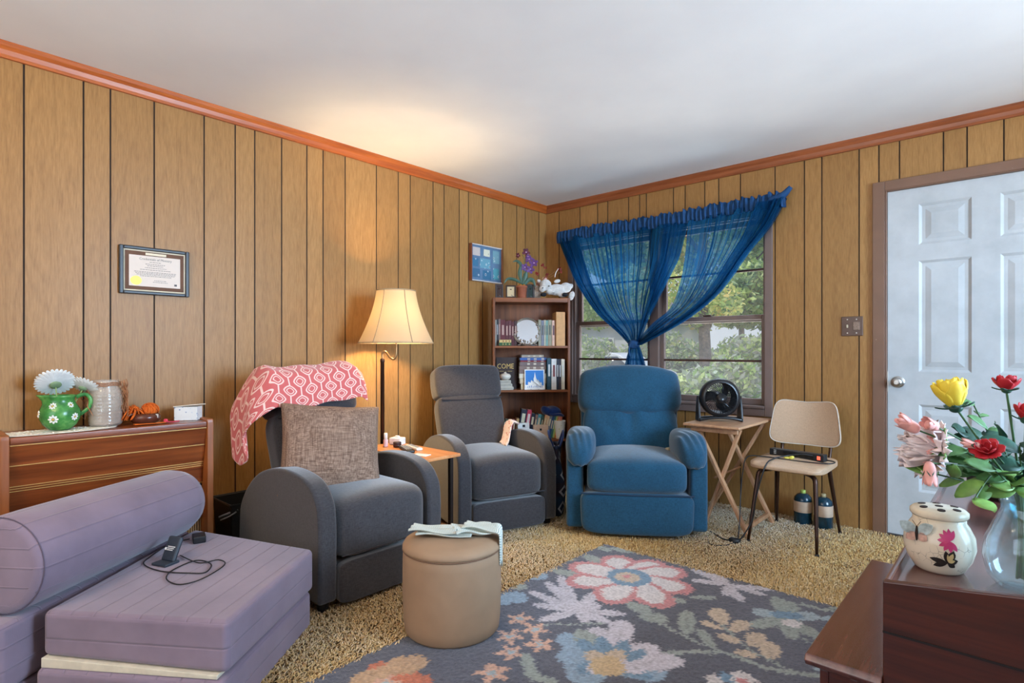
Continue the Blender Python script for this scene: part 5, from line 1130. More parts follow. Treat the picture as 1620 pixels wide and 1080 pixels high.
for k in range(36):
    a=2*math.pi*k/36; mb.tube([(.03*math.cos(a),.062,h+.03*math.sin(a)),(.092*math.cos(a-.3),.061,h+.092*math.sin(a-.3))],.0012,4)
mb.build('rear_grille',FB,T)
MB().lathe([(0,-.002),(.022,0),(.030,.004),(.030,.016),(0,.018)],28,(0,-.055,h),M=Mx).build('grille_hub',FB,T,smooth=True)
mb=MB()
for k in range(3):
    a0_=2*math.pi*k/3+.5; v=[];f=[]
    for i in range(7):
        r=.018+i*.0115; w_=.30+.26*math.sin(math.pi*min(1,(i+1)/6.5))
        for j in range(6):
            a=a0_+i*.09+(j/5-.5)*2*w_; v.append((r*math.cos(a),(j/5-.5)*-.028,h+r*math.sin(a)))
    for i in range(6):
        for j in range(5): f.append((i*6+j,i*6+j+1,i*6+j+7,i*6+j+6))
    mb.add(v,f)
bl=mb.build('fan_blades',FB,T,smooth=True); q=bl.modifiers.new('s','SOLIDIFY'); q.thickness=.002
MB().lathe([(0,-.03),(.018,-.028),(.020,.03),(.034,.045),(.034,.07),(0,.072)],24,(0,0,h),M=Matrix.Rotation(R_(-90),3,'X')).build('motor_hub',FB,T,smooth=True)
for s in (-1,1): prism('stand_arm',smooth2d([(-.050,0),(-.040,.06),(-.022,.13),(.0,.158),(.022,.13),(.040,.06),(.050,0)],3),'x',*sorted((s*.121,s*.134)),FB,T,.003)
MB().tube([(-.128,-.046,.010),(-.07,-.052,.020),(0,-.054,.024),(.07,-.052,.020),(.128,-.046,.010)],[.010,.008,.007,.008,.010],8,smoothsteps=4).tube([(-.128,.046,.010),(0,.05,.02),(.128,.046,.010)],[.010,.007,.010],8,smoothsteps=4).build('stand_base',FB,T,smooth=True)
# ================================================================ POWER STRIP AND CORDS
sz_=.478
T=thing('power_strip','black power strip lying on the seat of the tan side chair','power strip',(2.225,-.44,sz_),R_(-9))
box('strip_body',(-.155,-.024,0),(.155,.024,.040),BLACKP,T,.004)
for k in range(6):
    x=-.06+k*.030; MB().box((x-.010,-.0255,.008),(x+.010,-.0242,.033)).build('outlet',plain('outlet_black',srgb(12,12,14),.3),T,bevel=.0005)
MB().box((.118,-.0275,.010),(.136,-.0235,.030)).build('power_switch',plain('red_switch_glow',(1,.10,.05,1),.4,emis=1.6),T,bevel=.002)
for k in range(3): MB().box((-.128,-.0255,.012+k*.009),(-.114,-.0238,.016+k*.009)).build('usb_port',LG,T)
tag(MB().sup((2.195,-.515,.486),(.045,.032,.012),2.6,6,M=Matrix.Rotation(R_(25),3,'Z')).sup((2.215,-.522,.490),(.03,.02,.018),2.4,6,M=Matrix.Rotation(R_(-20),3,'Y')).build('yellow_tag',plain('yellow_paper',srgb(226,214,90),.7),smooth=True),'crumpled yellow tag on the cord in front of the power strip','tag')
CB=plain('cord_black',srgb(18,18,20),.5)
tag(MB().tube([(2.385,-.47,.49),(2.43,-.49,.487),(2.40,-.545,.483),(2.25,-.56,.482),(2.08,-.55,.482),(1.99,-.58,.475),(1.975,-.615,.40),(1.97,-.64,.25),(1.985,-.70,.10),(1.99,-.74,.02)],.0035,8,smoothsteps=6).build('strip_cord',CB,smooth=True),'black cord curling around the power strip and down off the chair','cord')
tag(MB().tube([(2.32,-.475,.505),(2.27,-.495,.512),(2.20,-.52,.500),(2.14,-.60,.484),(2.12,-.675,.45),(2.08,-.70,.28),(2.06,-.70,.15),(2.02,-.74,.05),(1.99,-.76,.02)],.004,8,smoothsteps=6).build('device_cord',CB,smooth=True),'thicker black cord plugged into the power strip and hanging over the seat front','cord')
tag(MB().tube([(1.99,-.75,.02),(1.93,-.78,.022),(1.86,-.72,.016),(1.77,-.64,.014),(1.70,-.50,.016),(1.66,-.42,.10),(1.60,-.42,.18)],.004,8,smoothsteps=6).box((1.955,-.785,.008),(2.01,-.745,.034)).build('plug_cord',CB,smooth=True),'black cord with its plug running over the carpet toward the blue recliner','cord')
tag(MB().tube([(1.99,-.77,.018),(1.97,-.86,.018),(1.90,-.90,.016),(1.84,-.80,.014),(1.80,-.70,.014),(1.74,-.60,.016),(1.70,-.52,.02)],.0032,8,smoothsteps=6).build('thin_cord',CB,smooth=True),'thin black cord looping over the carpet nearest the camera','cord')
# shrink-wrapped bottles under the chair
BTM=plain('dark_teal_bottle',srgb(22,52,66),.2,var=.2); LBL=plain('beige_label',srgb(190,164,140),.6)
WR=glassmat('shrink_wrap',tint=(.93,.95,.97),rough=.08)
for i,(x,lab) in enumerate(((2.165,'dark bottle with beige label and green cap, left of the pair under the chair'),(2.285,'dark bottle with beige label and tan cap, right of the pair under the chair'))):
    Q=thing('drink_bottle',lab,'bottle',(x,-.10-.018*i,0))
    MB().lathe([(0,0),(.048,0),(.053,.006),(.053,.155),(.050,.175),(.034,.192),(.016,.200),(.0,.2)],28).build('bottle_body',BTM,Q,smooth=True)
    MB().lathe([(.0536,.085),(.0541,.087),(.0541,.150),(.0536,.152)],28).build('label',LBL,Q,smooth=True)
    MB().lathe([(0,.196),(.0155,.196),(.0155,.217),(.013,.219),(0,.219)],16).build('cap',plain('green_cap' if i==0 else 'tan_cap',srgb(170,190,90) if i==0 else srgb(170,150,110),.5),Q,smooth=True)
# ================================================================ STEP TABLE WITH VASE
MAH=wood('mahogany',srgb(86,36,20),srgb(46,18,10),'x',1.2,.35,1.0,coat=.25); MAHT=wood('mahogany_top',srgb(112,70,62),srgb(74,42,38),'y',1.2,.18,1.0,bs=.05,coat=.5)
T=thing('step_cabinet','dark mahogany step cabinet in the lower right foreground','cabinet',(0,0,0))
yn,yl,yu=-2.655,-1.925,-1.10
prism('lower_top',[(yn-.012,.437),(yn-.004,.449),(yl,.449),(yl+.012,.437),(yl+.004,.425),(yn-.004,.425)],'x',2.842,2.984,MAHT,T,.003)
box('lower_body',(2.872,yn+.012,0.014),(2.984,yl-.01,.425),MAH,T,.003)
MB().box((2.868,yn+.008,.014),(2.885,yn+.022,.42)).box((2.925,yn+.009,.014),(2.94,yn+.018,.42)).build('corner_post',MAH,T,bevel=.002)
prism('end_panel',[(2.984,.014),(3.80,.014),(3.80,.715),(3.55,.700),(3.25,.678),(2.984,.642)],'y',yn,yn+.018,MAH,T,.003)
MB().box((2.984,yn-.002,.540),(3.80,yn+.001,.544)).build('panel_groove',plain('groove_black',srgb(18,8,6),.6),T)
box('upper_body',(2.990,yn+.018,.014),(3.78,yu,.618),MAH,T,.003)
box('upper_top',(2.990,yn+.018,.618),(3.78,yu,.628),MAHT,T,.002)
MB().box((2.984,yn+.018,.60),(2.996,yu+.01,.642)).box((2.984,yu,.60),(3.79,yu+.012,.642)).build('top_rim',MAHT,T,bevel=.003)
for x in (2.90,3.74):
    for y in (yn+.05,yu-.05 if x>3 else yl-.06): MB().box((x-.02,y-.02,.0),(x+.02,y+.02,.016)).build('foot',MAH,T)
DZ=.628
# pot
p=(3.057, -2.453, 0.628)
T=thing('flower_frog_pot','cream ceramic pot with butterflies and a pierced lid on the mahogany cabinet','pot',(p[0],p[1],DZ+.0005),R_(42)); T.scale=(.98,.98,1.10)
m,nt,b=newmat('cream_crackle'); v=coords(nt); vo=N(nt,'ShaderNodeTexVoronoi',feature='DISTANCE_TO_EDGE'); nt.links.new(v,vo.inputs[0]); vo.inputs['Scale'].default_value=70
n1=noise(nt,v,30,3); gt=ramp(nt,[(.50,(0,0,0)),(.62,(1,1,1))],n1); ln=ramp(nt,[(.0,(1,1,1)),(.03,(0,0,0))],vo.outputs[0]); mu=N(nt,'ShaderNodeMath',operation='MULTIPLY'); nt.links.new(gt,mu.inputs[0]); nt.links.new(ln,mu.inputs[1])
mx=N(nt,'ShaderNodeMix',data_type='RGBA'); nt.links.new(mu.outputs[0],mx.inputs[0]); mx.inputs[6].default_value=srgb(222,208,186); mx.inputs[7].default_value=srgb(96,86,76); nt.links.new(mx.outputs[2],b.inputs['Base Color']); b.inputs['Roughness'].default_value=.22; CK=m
PPR=[(0,.0),(.040,0),(.046,.004),(.059,.024),(.066,.048),(.064,.070),(.055,.088),(.049,.096),(.0485,.106),(.0,.106)]
MB().lathe(PPR,48).build('pot_body',CK,T,smooth=True)
CG=plain('cream_glaze',srgb(220,206,182),.2)
ld=MB().lathe([(0,.105),(.050,.105),(.0535,.109),(.0535,.116),(.048,.1205),(.03,.123),(0,.124)],48).build('pierced_lid',CG,T,smooth=True)
HL=plain('hole_dark',srgb(40,24,18),.8)
for k in range(6):
    a=2*math.pi*k/6; r=.034 if k else .0; zz=.1295; MB().lathe([(0,.0),(.0075,.0),(.0075,.0022),(0,.0023)],16,(.034*math.cos(a),.034*math.sin(a),.1215),M=Matrix.Rotation(a,3,'Z')@Matrix.Rotation(R_(6),3,'Y')).build('lid_hole',HL,ld)
MB().lathe([(0,0),(.0075,0),(.0075,.0018),(0,.0019)],16,(0,0,.1230)).build('lid_hole',HL,ld)
def pr_r(z): return float(np.interp(z,[q[1] for q in PPR[2:9]],[q[0] for q in PPR[2:9]]))
def decal(parts,a,z,mat,nm,parent,th=.0015):
    # little polygons wrapped on the pot
    mb=MB()
    for poly in parts:
        vv=[]
        for (u,w_) in poly: rr_=pr_r(z+w_)+th; aa=a+u/.06; vv.append((rr_*math.cos(aa),rr_*math.sin(aa),z+w_))
        mb.add(vv,[tuple(range(len(vv)))])
    o_=mb.build(nm,mat,parent); s_=o_.modifiers.new('s','SOLIDIFY'); s_.thickness=.0012; return o_
def leafpoly(cx,cy,ang,L,w_,n=6):
    pts=[]
    for s in (1,-1):
        for i in range(n): 
            t=i/(n-1) if s>0 else 1-i/(n-1); x=L*t; y=s*w_*math.sin(math.pi*t)**.8; 
            if (s<0 and i in (0,n-1)): continue
            pts.append((cx+x*math.cos(ang)-y*math.sin(ang),cy+x*math.sin(ang)+y*math.cos(ang)))
    return pts
decal([leafpoly(0.006,0,R_(a),.021,.0042) for a in (60,90,120,150,180,210,240,270,300)],-2.02,.072,plain('magenta_petal',srgb(188,58,104),.3),'painted_flower',T)
decal([leafpoly(0,0,R_(a),L,w_) for a,L,w_ in ((70,.026,.007),(100,.024,.005),(170,.030,.005),(200,.026,.005),(20,.018,.006),(-30,.016,.005))],-1.98,.030,plain('butterfly_ink',srgb(36,30,28),.4),'painted_butterfly',T)
decal([leafpoly(0.001,0.002,R_(a),L,w_) for a,L,w_ in ((72,.019,.0038),(98,.016,.002),(22,.011,.003))],-1.98,.030,plain('butterfly_gold',srgb(196,168,116),.4),'butterfly_wing_fill',T,.0028)
# raised butterfly at the left
bt=bpy.data.objects.new('raised_butterfly',None); COL.objects.link(bt); bt.parent=T; bt.location=(-.066,-.024,.078); bt.rotation_euler=(0,0,R_(-52))
WG=plain('butterfly_wing',srgb(178,190,188),.35,var=.2,nscale=90); WG2=plain('butterfly_peach',srgb(206,164,146),.35,var=.2,nscale=90)
for s,ang,L,w_,mt in ((1,R_(35),.034,.011,WG),(-1,R_(145),.034,.011,WG),(1,R_(-35),.022,.009,WG2),(-1,R_(215),.022,.009,WG2)):
    pl=leafpoly(0,0,ang,L,w_,8); n_=len(pl); o_=MB().add([(x,-abs(x)*.55*(1 if s<0 else -.1),z) for x,z in pl],[tuple(range(n_))]).build('wing',mt,bt); q=o_.modifiers.new('s','SOLIDIFY'); q.thickness=.0025; q.offset=0
MB().tube([(0,-.002,-.014),(0,-.004,0),(0,-.002,.014)],[.0015,.0032,.0015],8).tube([(0,-.002,.013),(.008,-.003,.024)],.0005,4).tube([(0,-.002,.013),(-.008,-.003,.024)],.0005,4).build('butterfly_body',HL,bt,smooth=True)
# vase
vp=(3.193, -2.466, 0.628)
VG=None
m,nt,b=newmat('clear_vase_glass'); b.inputs['Transmission Weight'].default_value=1; b.inputs['Roughness'].default_value=.02; b.inputs['IOR'].default_value=1.45; b.inputs['Base Color'].default_value=(.90,.95,.97,1); bump(nt,b,noise(nt,coords(nt),14,2),.3,.004); VG=m
T=thing('glass_vase','clear ribbed glass vase holding artificial flowers on the mahogany cabinet','vase',(vp[0],vp[1],DZ+.0005))
prf=[(0,.006),(.036,.006),(.050,.02),(.0585,.055),(.055,.09),(.040,.13),(.030,.155),(.029,.17),(.036,.188),(.047,.197),(.049,.196),(.040,.186),(.0335,.17),(.0345,.155),(.045,.13),(.060,.09),(.063,.055),(.055,.018),(.042,.002),(.036,0),(0,0)]
v=[];f=[];n=64
for i,(r,z) in enumerate(prf):
    for k in range(n):
        a=2*math.pi*k/n; q=1+.035*math.cos(8*a+z*22)*(1 if 7<i<18 else .2)+(.05*math.cos(6*a) if z>.19 else 0); v.append((r*q*math.cos(a),r*q*math.sin(a),z))
for i in range(len(prf)-1):
    for k in range(n): f.append(((i+1)*n+k,(i+1)*n+(k+1)%n,i*n+(k+1)%n,i*n+k))
raw('vase_body',v,f,glassmat('thin_vase_glass',tint=(.90,.95,.96),haze=.06,hazecol=(.85,.92,.95,1),rough=.03,kind='ShaderNodeBsdfDiffuse'),T,True)
V0=Vector((vp[0],vp[1],DZ+.17))
SG=plain('stem_green',srgb(58,92,52),.6); LF=plain('leaf_green',srgb(70,112,60),.55,var=.18,nscale=40); LF2=plain('leaf_dark',srgb(34,74,58),.5,var=.2,nscale=40); LF3=plain('leaf_light',srgb(120,160,80),.55,var=.15,nscale=40)
def stem(p,q,bend=(0,0,0),r=.0022,low=.0):
    a=V0+Vector((random.uniform(-.012,.012),random.uniform(-.012,.012),-.15)); b_=V0+Vector(((q[0]-V0.x)*.08,(q[1]-V0.y)*.08,.02)); m_=(b_+Vector(q))/2+Vector(bend)
    return [a,b_,m_,Vector(q)]
def leafmesh(mb,base,d,L,w_,nrm=(0,0,1),curl=.25):
    d=Vector(d).normalized(); s=d.cross(Vector(nrm)); 
    if s.length<.1: s=d.cross(Vector((1,0,0)))
    s.normalize(); u=s.cross(d); v=[];f=[]; n_=7
    for i in range(n_):
        t=i/(n_-1); c=Vector(base)+d*L*t-u*curl*L*t*t; ww=w_*math.sin(math.pi*min(1,t*.93+.03))**.8
        for j in (-1,0,1): v.append(c+s*ww*j+u*(abs(j)*w_*.25))
    for i in range(n_-1):
        for j in range(2): a=i*3+j; f.append((a,a+1,a+4,a+3))
    mb.add(v,f)
def petalcup(mb,c,Q,r,h_,a,wid,open_,ruf=0,thick=1):
    # one cupped petal around axis; open_ 0 closed bud .. 1 flat
    v=[];f=[];nu,nv=6,7
    for j in range(nv+1):
        t=j/nv; rad=r*(.25+ (.75+open_*.8*t)*math.sin(min(1,t*1.05)*math.pi/2)); z=h_*(t if open_<.6 else t*(1.1-open_*.7*t))
        for i in range(nu+1):
            u=(i/nu-.5)*2; w2=wid*math.sin(math.pi*min(.92,t*.8+.2))**.6; an=a+u*w2; rr_=rad*(1-.05*u*u)+ruf*math.sin(u*7+a*3)*t; v.append(Vector(c)+Q@Vector((rr_*math.cos(an),rr_*math.sin(an),z-abs(u)**3*h_*.15*t+ruf*math.cos(u*9+a)*t)))
    for j in range(nv):
        for i in range(nu): q=j*(nu+1)+i; f.append((q,q+1,q+nu+2,q+nu+1))
    mb.add(v,f)
def solid(o_,t=.0012,off=0): s_=o_.modifiers.new('s','SOLIDIFY'); s_.thickness=t; s_.offset=off; return o_
def rose(name,label,head,axis,r,h_,col,rings,leafs=True,bend=(0,0,0),sep=LF2):
    T=thing(name,label,'flower',(0,0,0)); Q=Vector(axis).normalized().to_track_quat('Z','Y').to_matrix()
    MB().tube(stem(None,head,bend),.0022,8,smoothsteps=6).build('stem',SG,T,smooth=True)
    mb=MB()
    for k,(op,cnt,rs,hs) in enumerate(rings):
        for i in range(cnt): petalcup(mb,head,Q,r*rs,h_*hs,2*math.pi*i/cnt+k*.7,math.pi/cnt*1.35,op,r*.05)
    solid(mb.build('petals',col,T,smooth=True))
    mb=MB()
    for i in range(5):
        a=2*math.pi*i/5; leafmesh(mb,head,Q@Vector((math.cos(a),math.sin(a),-.15)),r*1.25,r*.30,Q@Vector((0,0,1)),-.35)
    mb.sup(Vector(head),(r*.9,r*.9,r*.7),2,6,M=Q); solid(mb.build('sepals',sep,T,smooth=True)); return T
RED=plain('rose_red',srgb(178,22,34),.6,var=.12); YEL=plain('rose_yellow',srgb(236,206,62),.6,var=.08); PNK=plain('peony_pink',srgb(226,160,150),.6,var=.1); PLE=plain('peony_pale',srgb(236,218,216),.6,var=.05)
rose('yellow_rose','large yellow artificial rose, the tallest on the left of the bouquet',(3.089, -2.492, 0.984),(-.25,.0,1),.027,.062,YEL,[(0,3,.5,1),(.0,4,.75,1.02),(.03,4,.95,.97),(.10,4,1.08,.90)],sep=LF2)
rose('red_rose','red rosebud standing highest at the upper right of the bouquet',(3.169, -2.527, 1.027),(0,0,1),.017,.030,RED,[(0,3,.6,1),(.05,4,.9,.95),(.2,4,1.1,.8)])
rose('red_rose','red rosebud cut off by the right edge of the picture',(3.197, -2.516, 0.969),(.2,.1,1),.018,.034,RED,[(0,3,.6,1),(.05,4,.9,.95),(.2,4,1.1,.8)])
rose('red_rose','small open red rose low in the middle of the bouquet',(3.144, -2.604, 0.912),(-.15,-.55,.7),.016,.022,RED,[(.0,4,.5,1),(.3,5,.85,.95),(.7,6,1.1,.9)])
# peony
hp=(3.038, -2.619, 0.911)
T=thing('pink_peony','pale pink and white peony drooping at the left of the bouquet','flower',(0,0,0)); ax_=Vector((-.80,-.35,.18)); Q=ax_.normalized().to_track_quat('Z','Y').to_matrix()
hb=Vector(hp)+Vector((.04,.02,-.01)); MB().tube(stem(None,hb,(0,0,.04)),.0028,8,smoothsteps=6).build('stem',SG,T,smooth=True)
mb=MB()
for (op,cnt,rs,hs,k) in ((.1,5,.35,.95,0),(.25,6,.50,.95,1),(.4,7,.65,.88,2),(.6,8,.80,.72,3),(.85,8,.80,.55,4)):
    for i in range(cnt): petalcup(mb,hb,Q,.046*rs,.078*hs,2*math.pi*i/cnt+k*.5,math.pi/cnt*1.25,op,.006)
solid(mb.build('petals',PLE,T,smooth=True))
mb=MB()
for i in range(6): petalcup(mb,hb,Q,.026,.040,2*math.pi*i/6,.5,.2,.002)
solid(mb.build('inner_petals',PNK,T,smooth=True)); 
mb=MB()
for i in range(6): a=i*1.05; leafmesh(mb,hb,Q@Vector((math.cos(a),math.sin(a),.1)),.06,.014,Q@Vector((0,0,1)),-.2)
solid(mb.build('sepals',LF3,T,smooth=True))
def bud(label,c,axis,r,L):
    T=thing('pink_bud',label,'flower',(0,0,0)); Q=Vector(axis).normalized().to_track_quat('Z','Y').to_matrix(); MB().tube(stem(None,c,(0,0,.02)),.0018,7,smoothsteps=6).build('stem',SG,T,smooth=True)
    mb=MB().sup(Vector(c)+Q@Vector((0,0,L*.35)),(r*1.5,r*1.5,L*.8),2.2,8,M=Q)
    for i in range(7): petalcup(mb,c,Q,r*(.85+.06*i/3),L*(.95-.05*(i%3)),i*2.4,.95,.0,.0)
    solid(mb.build('bud_petals',PNK,T,smooth=True),.0008)
    mb=MB()
    for i in range(4): a=i*1.57; leafmesh(mb,c,Q@Vector((math.cos(a)*.5,math.sin(a)*.5,1)),L*.6,r*.5,Q@Vector((math.cos(a),math.sin(a),0)),.1)
    solid(mb.build('sepals',LF2,T,smooth=True))
bud('pink peony bud above the open pale peony',(3.041, -2.643, 0.949),(-.7,-.3,.45),.015,.045)
bud('peach pink bud in the middle top of the peony cluster',(3.07, -2.643, 0.958),(-.4,-.5,.2),.013,.032)
bud('pink bud hanging down below the open pale peony',(3.062, -2.678, 0.893),(.05,-.2,-.9),.013,.046)
bud('pink petal bud beside the small open red rose',(3.135, -2.599, 0.921),(-.8,-.3,.2),.009,.036)
# leaf sprays
def spray(label,tip,n,mat,L,w_,seed,bend=(0,0,0)):
    rr=random.Random(seed); T=thing('leaf_spray',label,'leaves',(0,0,0)); P=stem(None,tip,bend); Qp,_=catmull(P,[0]*4,8); MB().tube(P,.0016,6,smoothsteps=6).build('stem',SG,T,smooth=True)
    mb=MB()
    for i in range(n):
        t=.42+.58*i/(n-1); k=int(t*(len(Qp)-1)); b_=Qp[k]; d=(Qp[min(k+1,len(Qp)-1)]-Qp[k-1]).normalized(); s=d.cross(Vector((0,0,1))).normalized()*(1 if i%2 else -1)
        leafmesh(mb,b_,d*.6+s*rr.uniform(.5,1)+Vector((0,0,rr.uniform(-.4,.4))),L*rr.uniform(.7,1.15),w_,Vector((.3,-.5,.8)),rr.uniform(-.1,.4))
    solid(mb.build('leaves',mat,T,smooth=True),.0008)
spray('light green leaf spray reaching left under the peony',(3.05, -2.635, 0.869),7,LF3,.05,.014,1)
spray('leaf spray hanging over the left rim of the vase',(3.126, -2.661, 0.832),5,LF3,.05,.016,2,(0,0,.05))
spray('mid green leaf spray behind the yellow rose',(3.115, -2.441, 0.989),7,LF,.05,.014,3)
spray('dark green leaf spray at the right edge of the bouquet',(3.188, -2.564, 0.925),7,LF2,.06,.020,4)
spray('green leaf spray filling the middle of the bouquet',(3.115, -2.63, 0.913),8,LF,.05,.016,5)
spray('green leaf spray low in front of the small red rose',(3.156, -2.647, 0.886),6,LF,.045,.015,6)
spray('dark leaf spray directly above the vase mouth',(3.167, -2.502, 0.877),8,LF2,.05,.018,7)
spray('dark green leaf spray low behind the yellow rose stem',(3.104, -2.424, 0.919),9,LF2,.055,.020,8)
spray('dark green leaf spray just left of the top red rosebud stem',(3.157, -2.484, 0.931),9,LF2,.05,.020,9)
spray('light green leaf spray right of the small open red rose',(3.177, -2.601, 0.853),7,LF3,.045,.017,10)
spray('mid green leaf spray between the peony and the small red rose',(3.092, -2.57, 0.884),9,LF,.05,.018,11)
# behind the vase
q=(3.201, -1.556, 0.628)
T=thing('black_case','black rounded case with a thin orange line behind the bouquet','case',(q[0],q[1],DZ+.0005),R_(35)); sup('case_body',(.30,.15,.13),4,(0,0,.066),BLACKP,T,n=12); 
MB().tube([(-.13,-.076,.075),(0,-.0785,.075),(.13,-.076,.075)],.0018,6,smoothsteps=3).build('orange_line',OR,T)
q=(3.184, -1.96, 0.628)
T=thing('teal_glass_bowl','teal glass bowl partly hidden behind the vase','bowl',(q[0]+.03,q[1]+.02,DZ+.0005)); MB().lathe([(0,0),(.035,0),(.04,.006),(.062,.04),(.072,.075),(.069,.075),(.058,.04),(.035,.01),(0,.008)],36).build('bowl_body',glassmat('teal_glass',tint=(.45,.80,.85),rough=.05),T,smooth=True)
# phone dock, plug and cord on the foam bed
q=(0.836, -3.304, 0.312)
T=thing('phone_charging_dock','dark grey cordless phone charging dock on the lilac foam bed','charging dock',(q[0],q[1],.313),R_(22))
DG=plain('dock_grey',srgb(46,54,64),.45)
MB().box((-.036,-.030,0),(.036,.030,.010)).build('dock_base',DG,T,bevel=.004)
MB().box((-.032,-.008,0),(.032,.008,.090)).build('dock_back',DG,T,bevel=.007,loc=(0,.010,.006),rot=(R_(-24),0,0))
for r_ in range(3): MB().box((-.016,-.0089,.050-r_*.006),(.020-r_*.004,-.0082,.053-r_*.006)).build('printed_line',WP,T,loc=(0,.010,.006),rot=(R_(-24),0,0))
MB().box((-.028,-.0089,.038),(-.019,-.0082,.047)).build('printed_mark',WP,T,loc=(0,.010,.006),rot=(R_(-24),0,0))
q=(0.658, -3.129, 0.312)
T=thing('power_adapter','black plug-in power adapter lying on the lilac foam bed','adapter',(q[0],q[1],.313),R_(-15)); box('adapter_body',(-.035,-.024,0),(.035,.024,.028),BLACKP,T,.005)
for s in (-1,1): MB().box((-.053,s*.007-.0025,.012),(-.035,s*.007+.0025,.0145)).build('prong',NICK,T)
tag(MB().tube([(0.614, -3.15, 0.318),(0.624, -3.224, 0.318),(0.718, -3.321, 0.316),(0.789, -3.361, 0.316),(0.91, -3.34, 0.316),(1.004, -3.278, 0.316),(1.039, -3.238, 0.316),(0.972, -3.195, 0.316),(0.89, -3.219, 0.316),(0.932, -3.312, 0.316),(1.009, -3.351, 0.317),(1.089, -3.335, 0.317),(1.096, -3.268, 0.318),(1.018, -3.165, 0.317),(0.948, -3.161, 0.317),(0.934, -3.223, 0.319),(0.791, -3.241, 0.317)],.0022,7,smoothsteps=6).build('dock_cord',CB,smooth=True),'thin black cord coiled on the lilac foam bed','cord')
# ================================================================ BOOKCASE IN THE CORNER
BCW=wood('bookcase_wood',srgb(134,78,40),srgb(92,46,20),'z',.8,.4,1.1)
BC=(.399,-.677,0); bcr=R_(46.5)
T=thing('bookcase','brown wooden bookcase standing across the corner beside the window','bookcase',BC,bcr)
HW,DP,HT=.300,.245,1.51
for s in (-1,1): box('side_panel',(min(s*HW,s*(HW-.019)),0,0),(max(s*HW,s*(HW-.019)),DP,HT-.0),BCW,T,.002)
box('back_panel',(-HW+.019,DP-.008,.05),(HW-.019,DP,HT-.02),BCW,T,.0)
BCS=wood('bookcase_shelf_wood',srgb(142,84,46),srgb(100,54,26),'x',.8,.4,1.1)
shelves=[.06,.42,.800,1.140]
for z in shelves: box('shelf',(-HW+.019,.002,z-.018),(HW-.019,DP-.008,z),BCS,T,.002)
box('top_board',(-HW+.019,0,HT-.035),(HW-.019,DP,HT),BCS,T,.003); box('kick_board',(-HW+.019,.01,0),(HW-.019,.025,.042),BCW,T,.001)
PAG=plain('book_pages',srgb(216,204,180),.9)
def BP(x,y,z): return local(BC,bcr,(x,y,z))
def book(label,x0,x1,z0,h,dep,col,y=.03,lean=0,group='upright books in the corner bookcase',bands=1,lay=False,bandc=None,name='hardback_book'):
    """spine faces -y"""
    w=x1-x0; mt=plain('cover_%d_%d_%d'%col,srgb(*col),.55,var=.08,nscale=30)
    Q=thing(name,label,'book',BP((x0+x1)/2 if not lean else x0+w*.5,y,z0),bcr,group)
    g=bpy.data.objects.new('pose',None) if False else None
    if lay: # lying flat, spine toward the room, w = length along x, h = thickness
        mb=MB().box((-w/2,0,0),(w/2,dep,.0025)).box((-w/2,0,h-.0025),(w/2,dep,h)).box((-w/2,0,.0025),(w/2,.003,h-.0025)); c=mb.build('cover',mt,Q,bevel=.0008)
        MB().box((-w/2+.004,.003,.0025),(w/2-.004,dep-.004,h-.0025)).build('pages',PAG,Q)
        if bandc:
            for xx in (-w*.22,w*.02,w*.3): MB().box((xx,-.0008,h*.25),(xx+w*.10,.0002,h*.75)).build('spine_print',plain('print_%d_%d_%d'%bandc,srgb(*bandc),.5),Q)
        return Q
    M=Matrix.Rotation(lean,3,'Y'); off=Vector((0,0,0))
    if lean: off=Vector((0,0,abs(math.sin(lean))*w/2))
    def B_(mb,a,b_):
        n=len(mb.v); mb.box(a,b_); mb.v[n:]=[tuple(M@Vector(q)+off) for q in mb.v[n:]]; return mb
    mb=MB(); B_(mb,(-w/2,0,0),(-w/2+.002,dep,h)); B_(mb,(w/2-.002,0,0),(w/2,dep,h)); B_(mb,(-w/2+.002,0,0),(w/2-.002,.0025,h)); mb.build('cover',mt,Q,bevel=.0006)
    B_(MB(),(-w/2+.002,.0025,.003),(w/2-.002,dep-.004,h-.004)).build('pages',PAG,Q)
    if bands:
        bc_=bandc or (196,170,120); p=plain('print_%d_%d_%d'%bc_,srgb(*bc_),.5)
        mb=MB(); B_(mb,(-w*.28,-.0008,h*.55),(w*.28,.0004,h*.86)) if bands==2 else B_(mb,(-w*.22,-.0006,h*.42),(w*.22,.0003,h*.80))
        mb.build('spine_print',p,Q)
    return Q
X=lambda px:(px-841)*.004865*.985
# second row from the top
row=[(782.3,785,(150,150,140),'grey-green','narrow'),(785.2,788,(44,44,48),'black','narrow'),(788.2,791.2,(118,94,90),'mauve-brown','narrow'),(791.4,799,(92,28,36),'wine red','widest dark'),(799.2,804.2,(80,26,34),'wine red','second dark'),(804.4,808.8,(86,36,44),'faded wine red','third dark'),(809,813.4,(78,22,30),'deep red','fourth dark'),(813.6,818,(62,30,30),'dark maroon','fifth dark')]
for i,(a,b_,c,cn,q) in enumerate(row): book('%s %s upright book in the row left of the round mirror'%(q,cn),X(a),X(b_),1.1405,.200+.004*(i%3)-(.012 if i>3 else 0),.13,c,.035,bandc=(170,140,130) if i!=1 else (180,180,180))
for i,(a,b_,c,cn) in enumerate([(818.5,823,(58,34,32),'dark brown'),(823.2,828,(66,58,52),'brown-grey'),(828.2,833,(84,86,80),'slate grey'),(833.2,838,(112,112,100),'stone grey'),(838.2,843,(98,108,100),'moss grey'),(843.2,848,(86,92,96),'charcoal blue'),(848.2,852.5,(118,118,112),'ash grey')]):
    book('%s upright book mostly hidden behind the round mirror'%cn,X(a),X(b_),1.1405,.192,.12,c,.065)
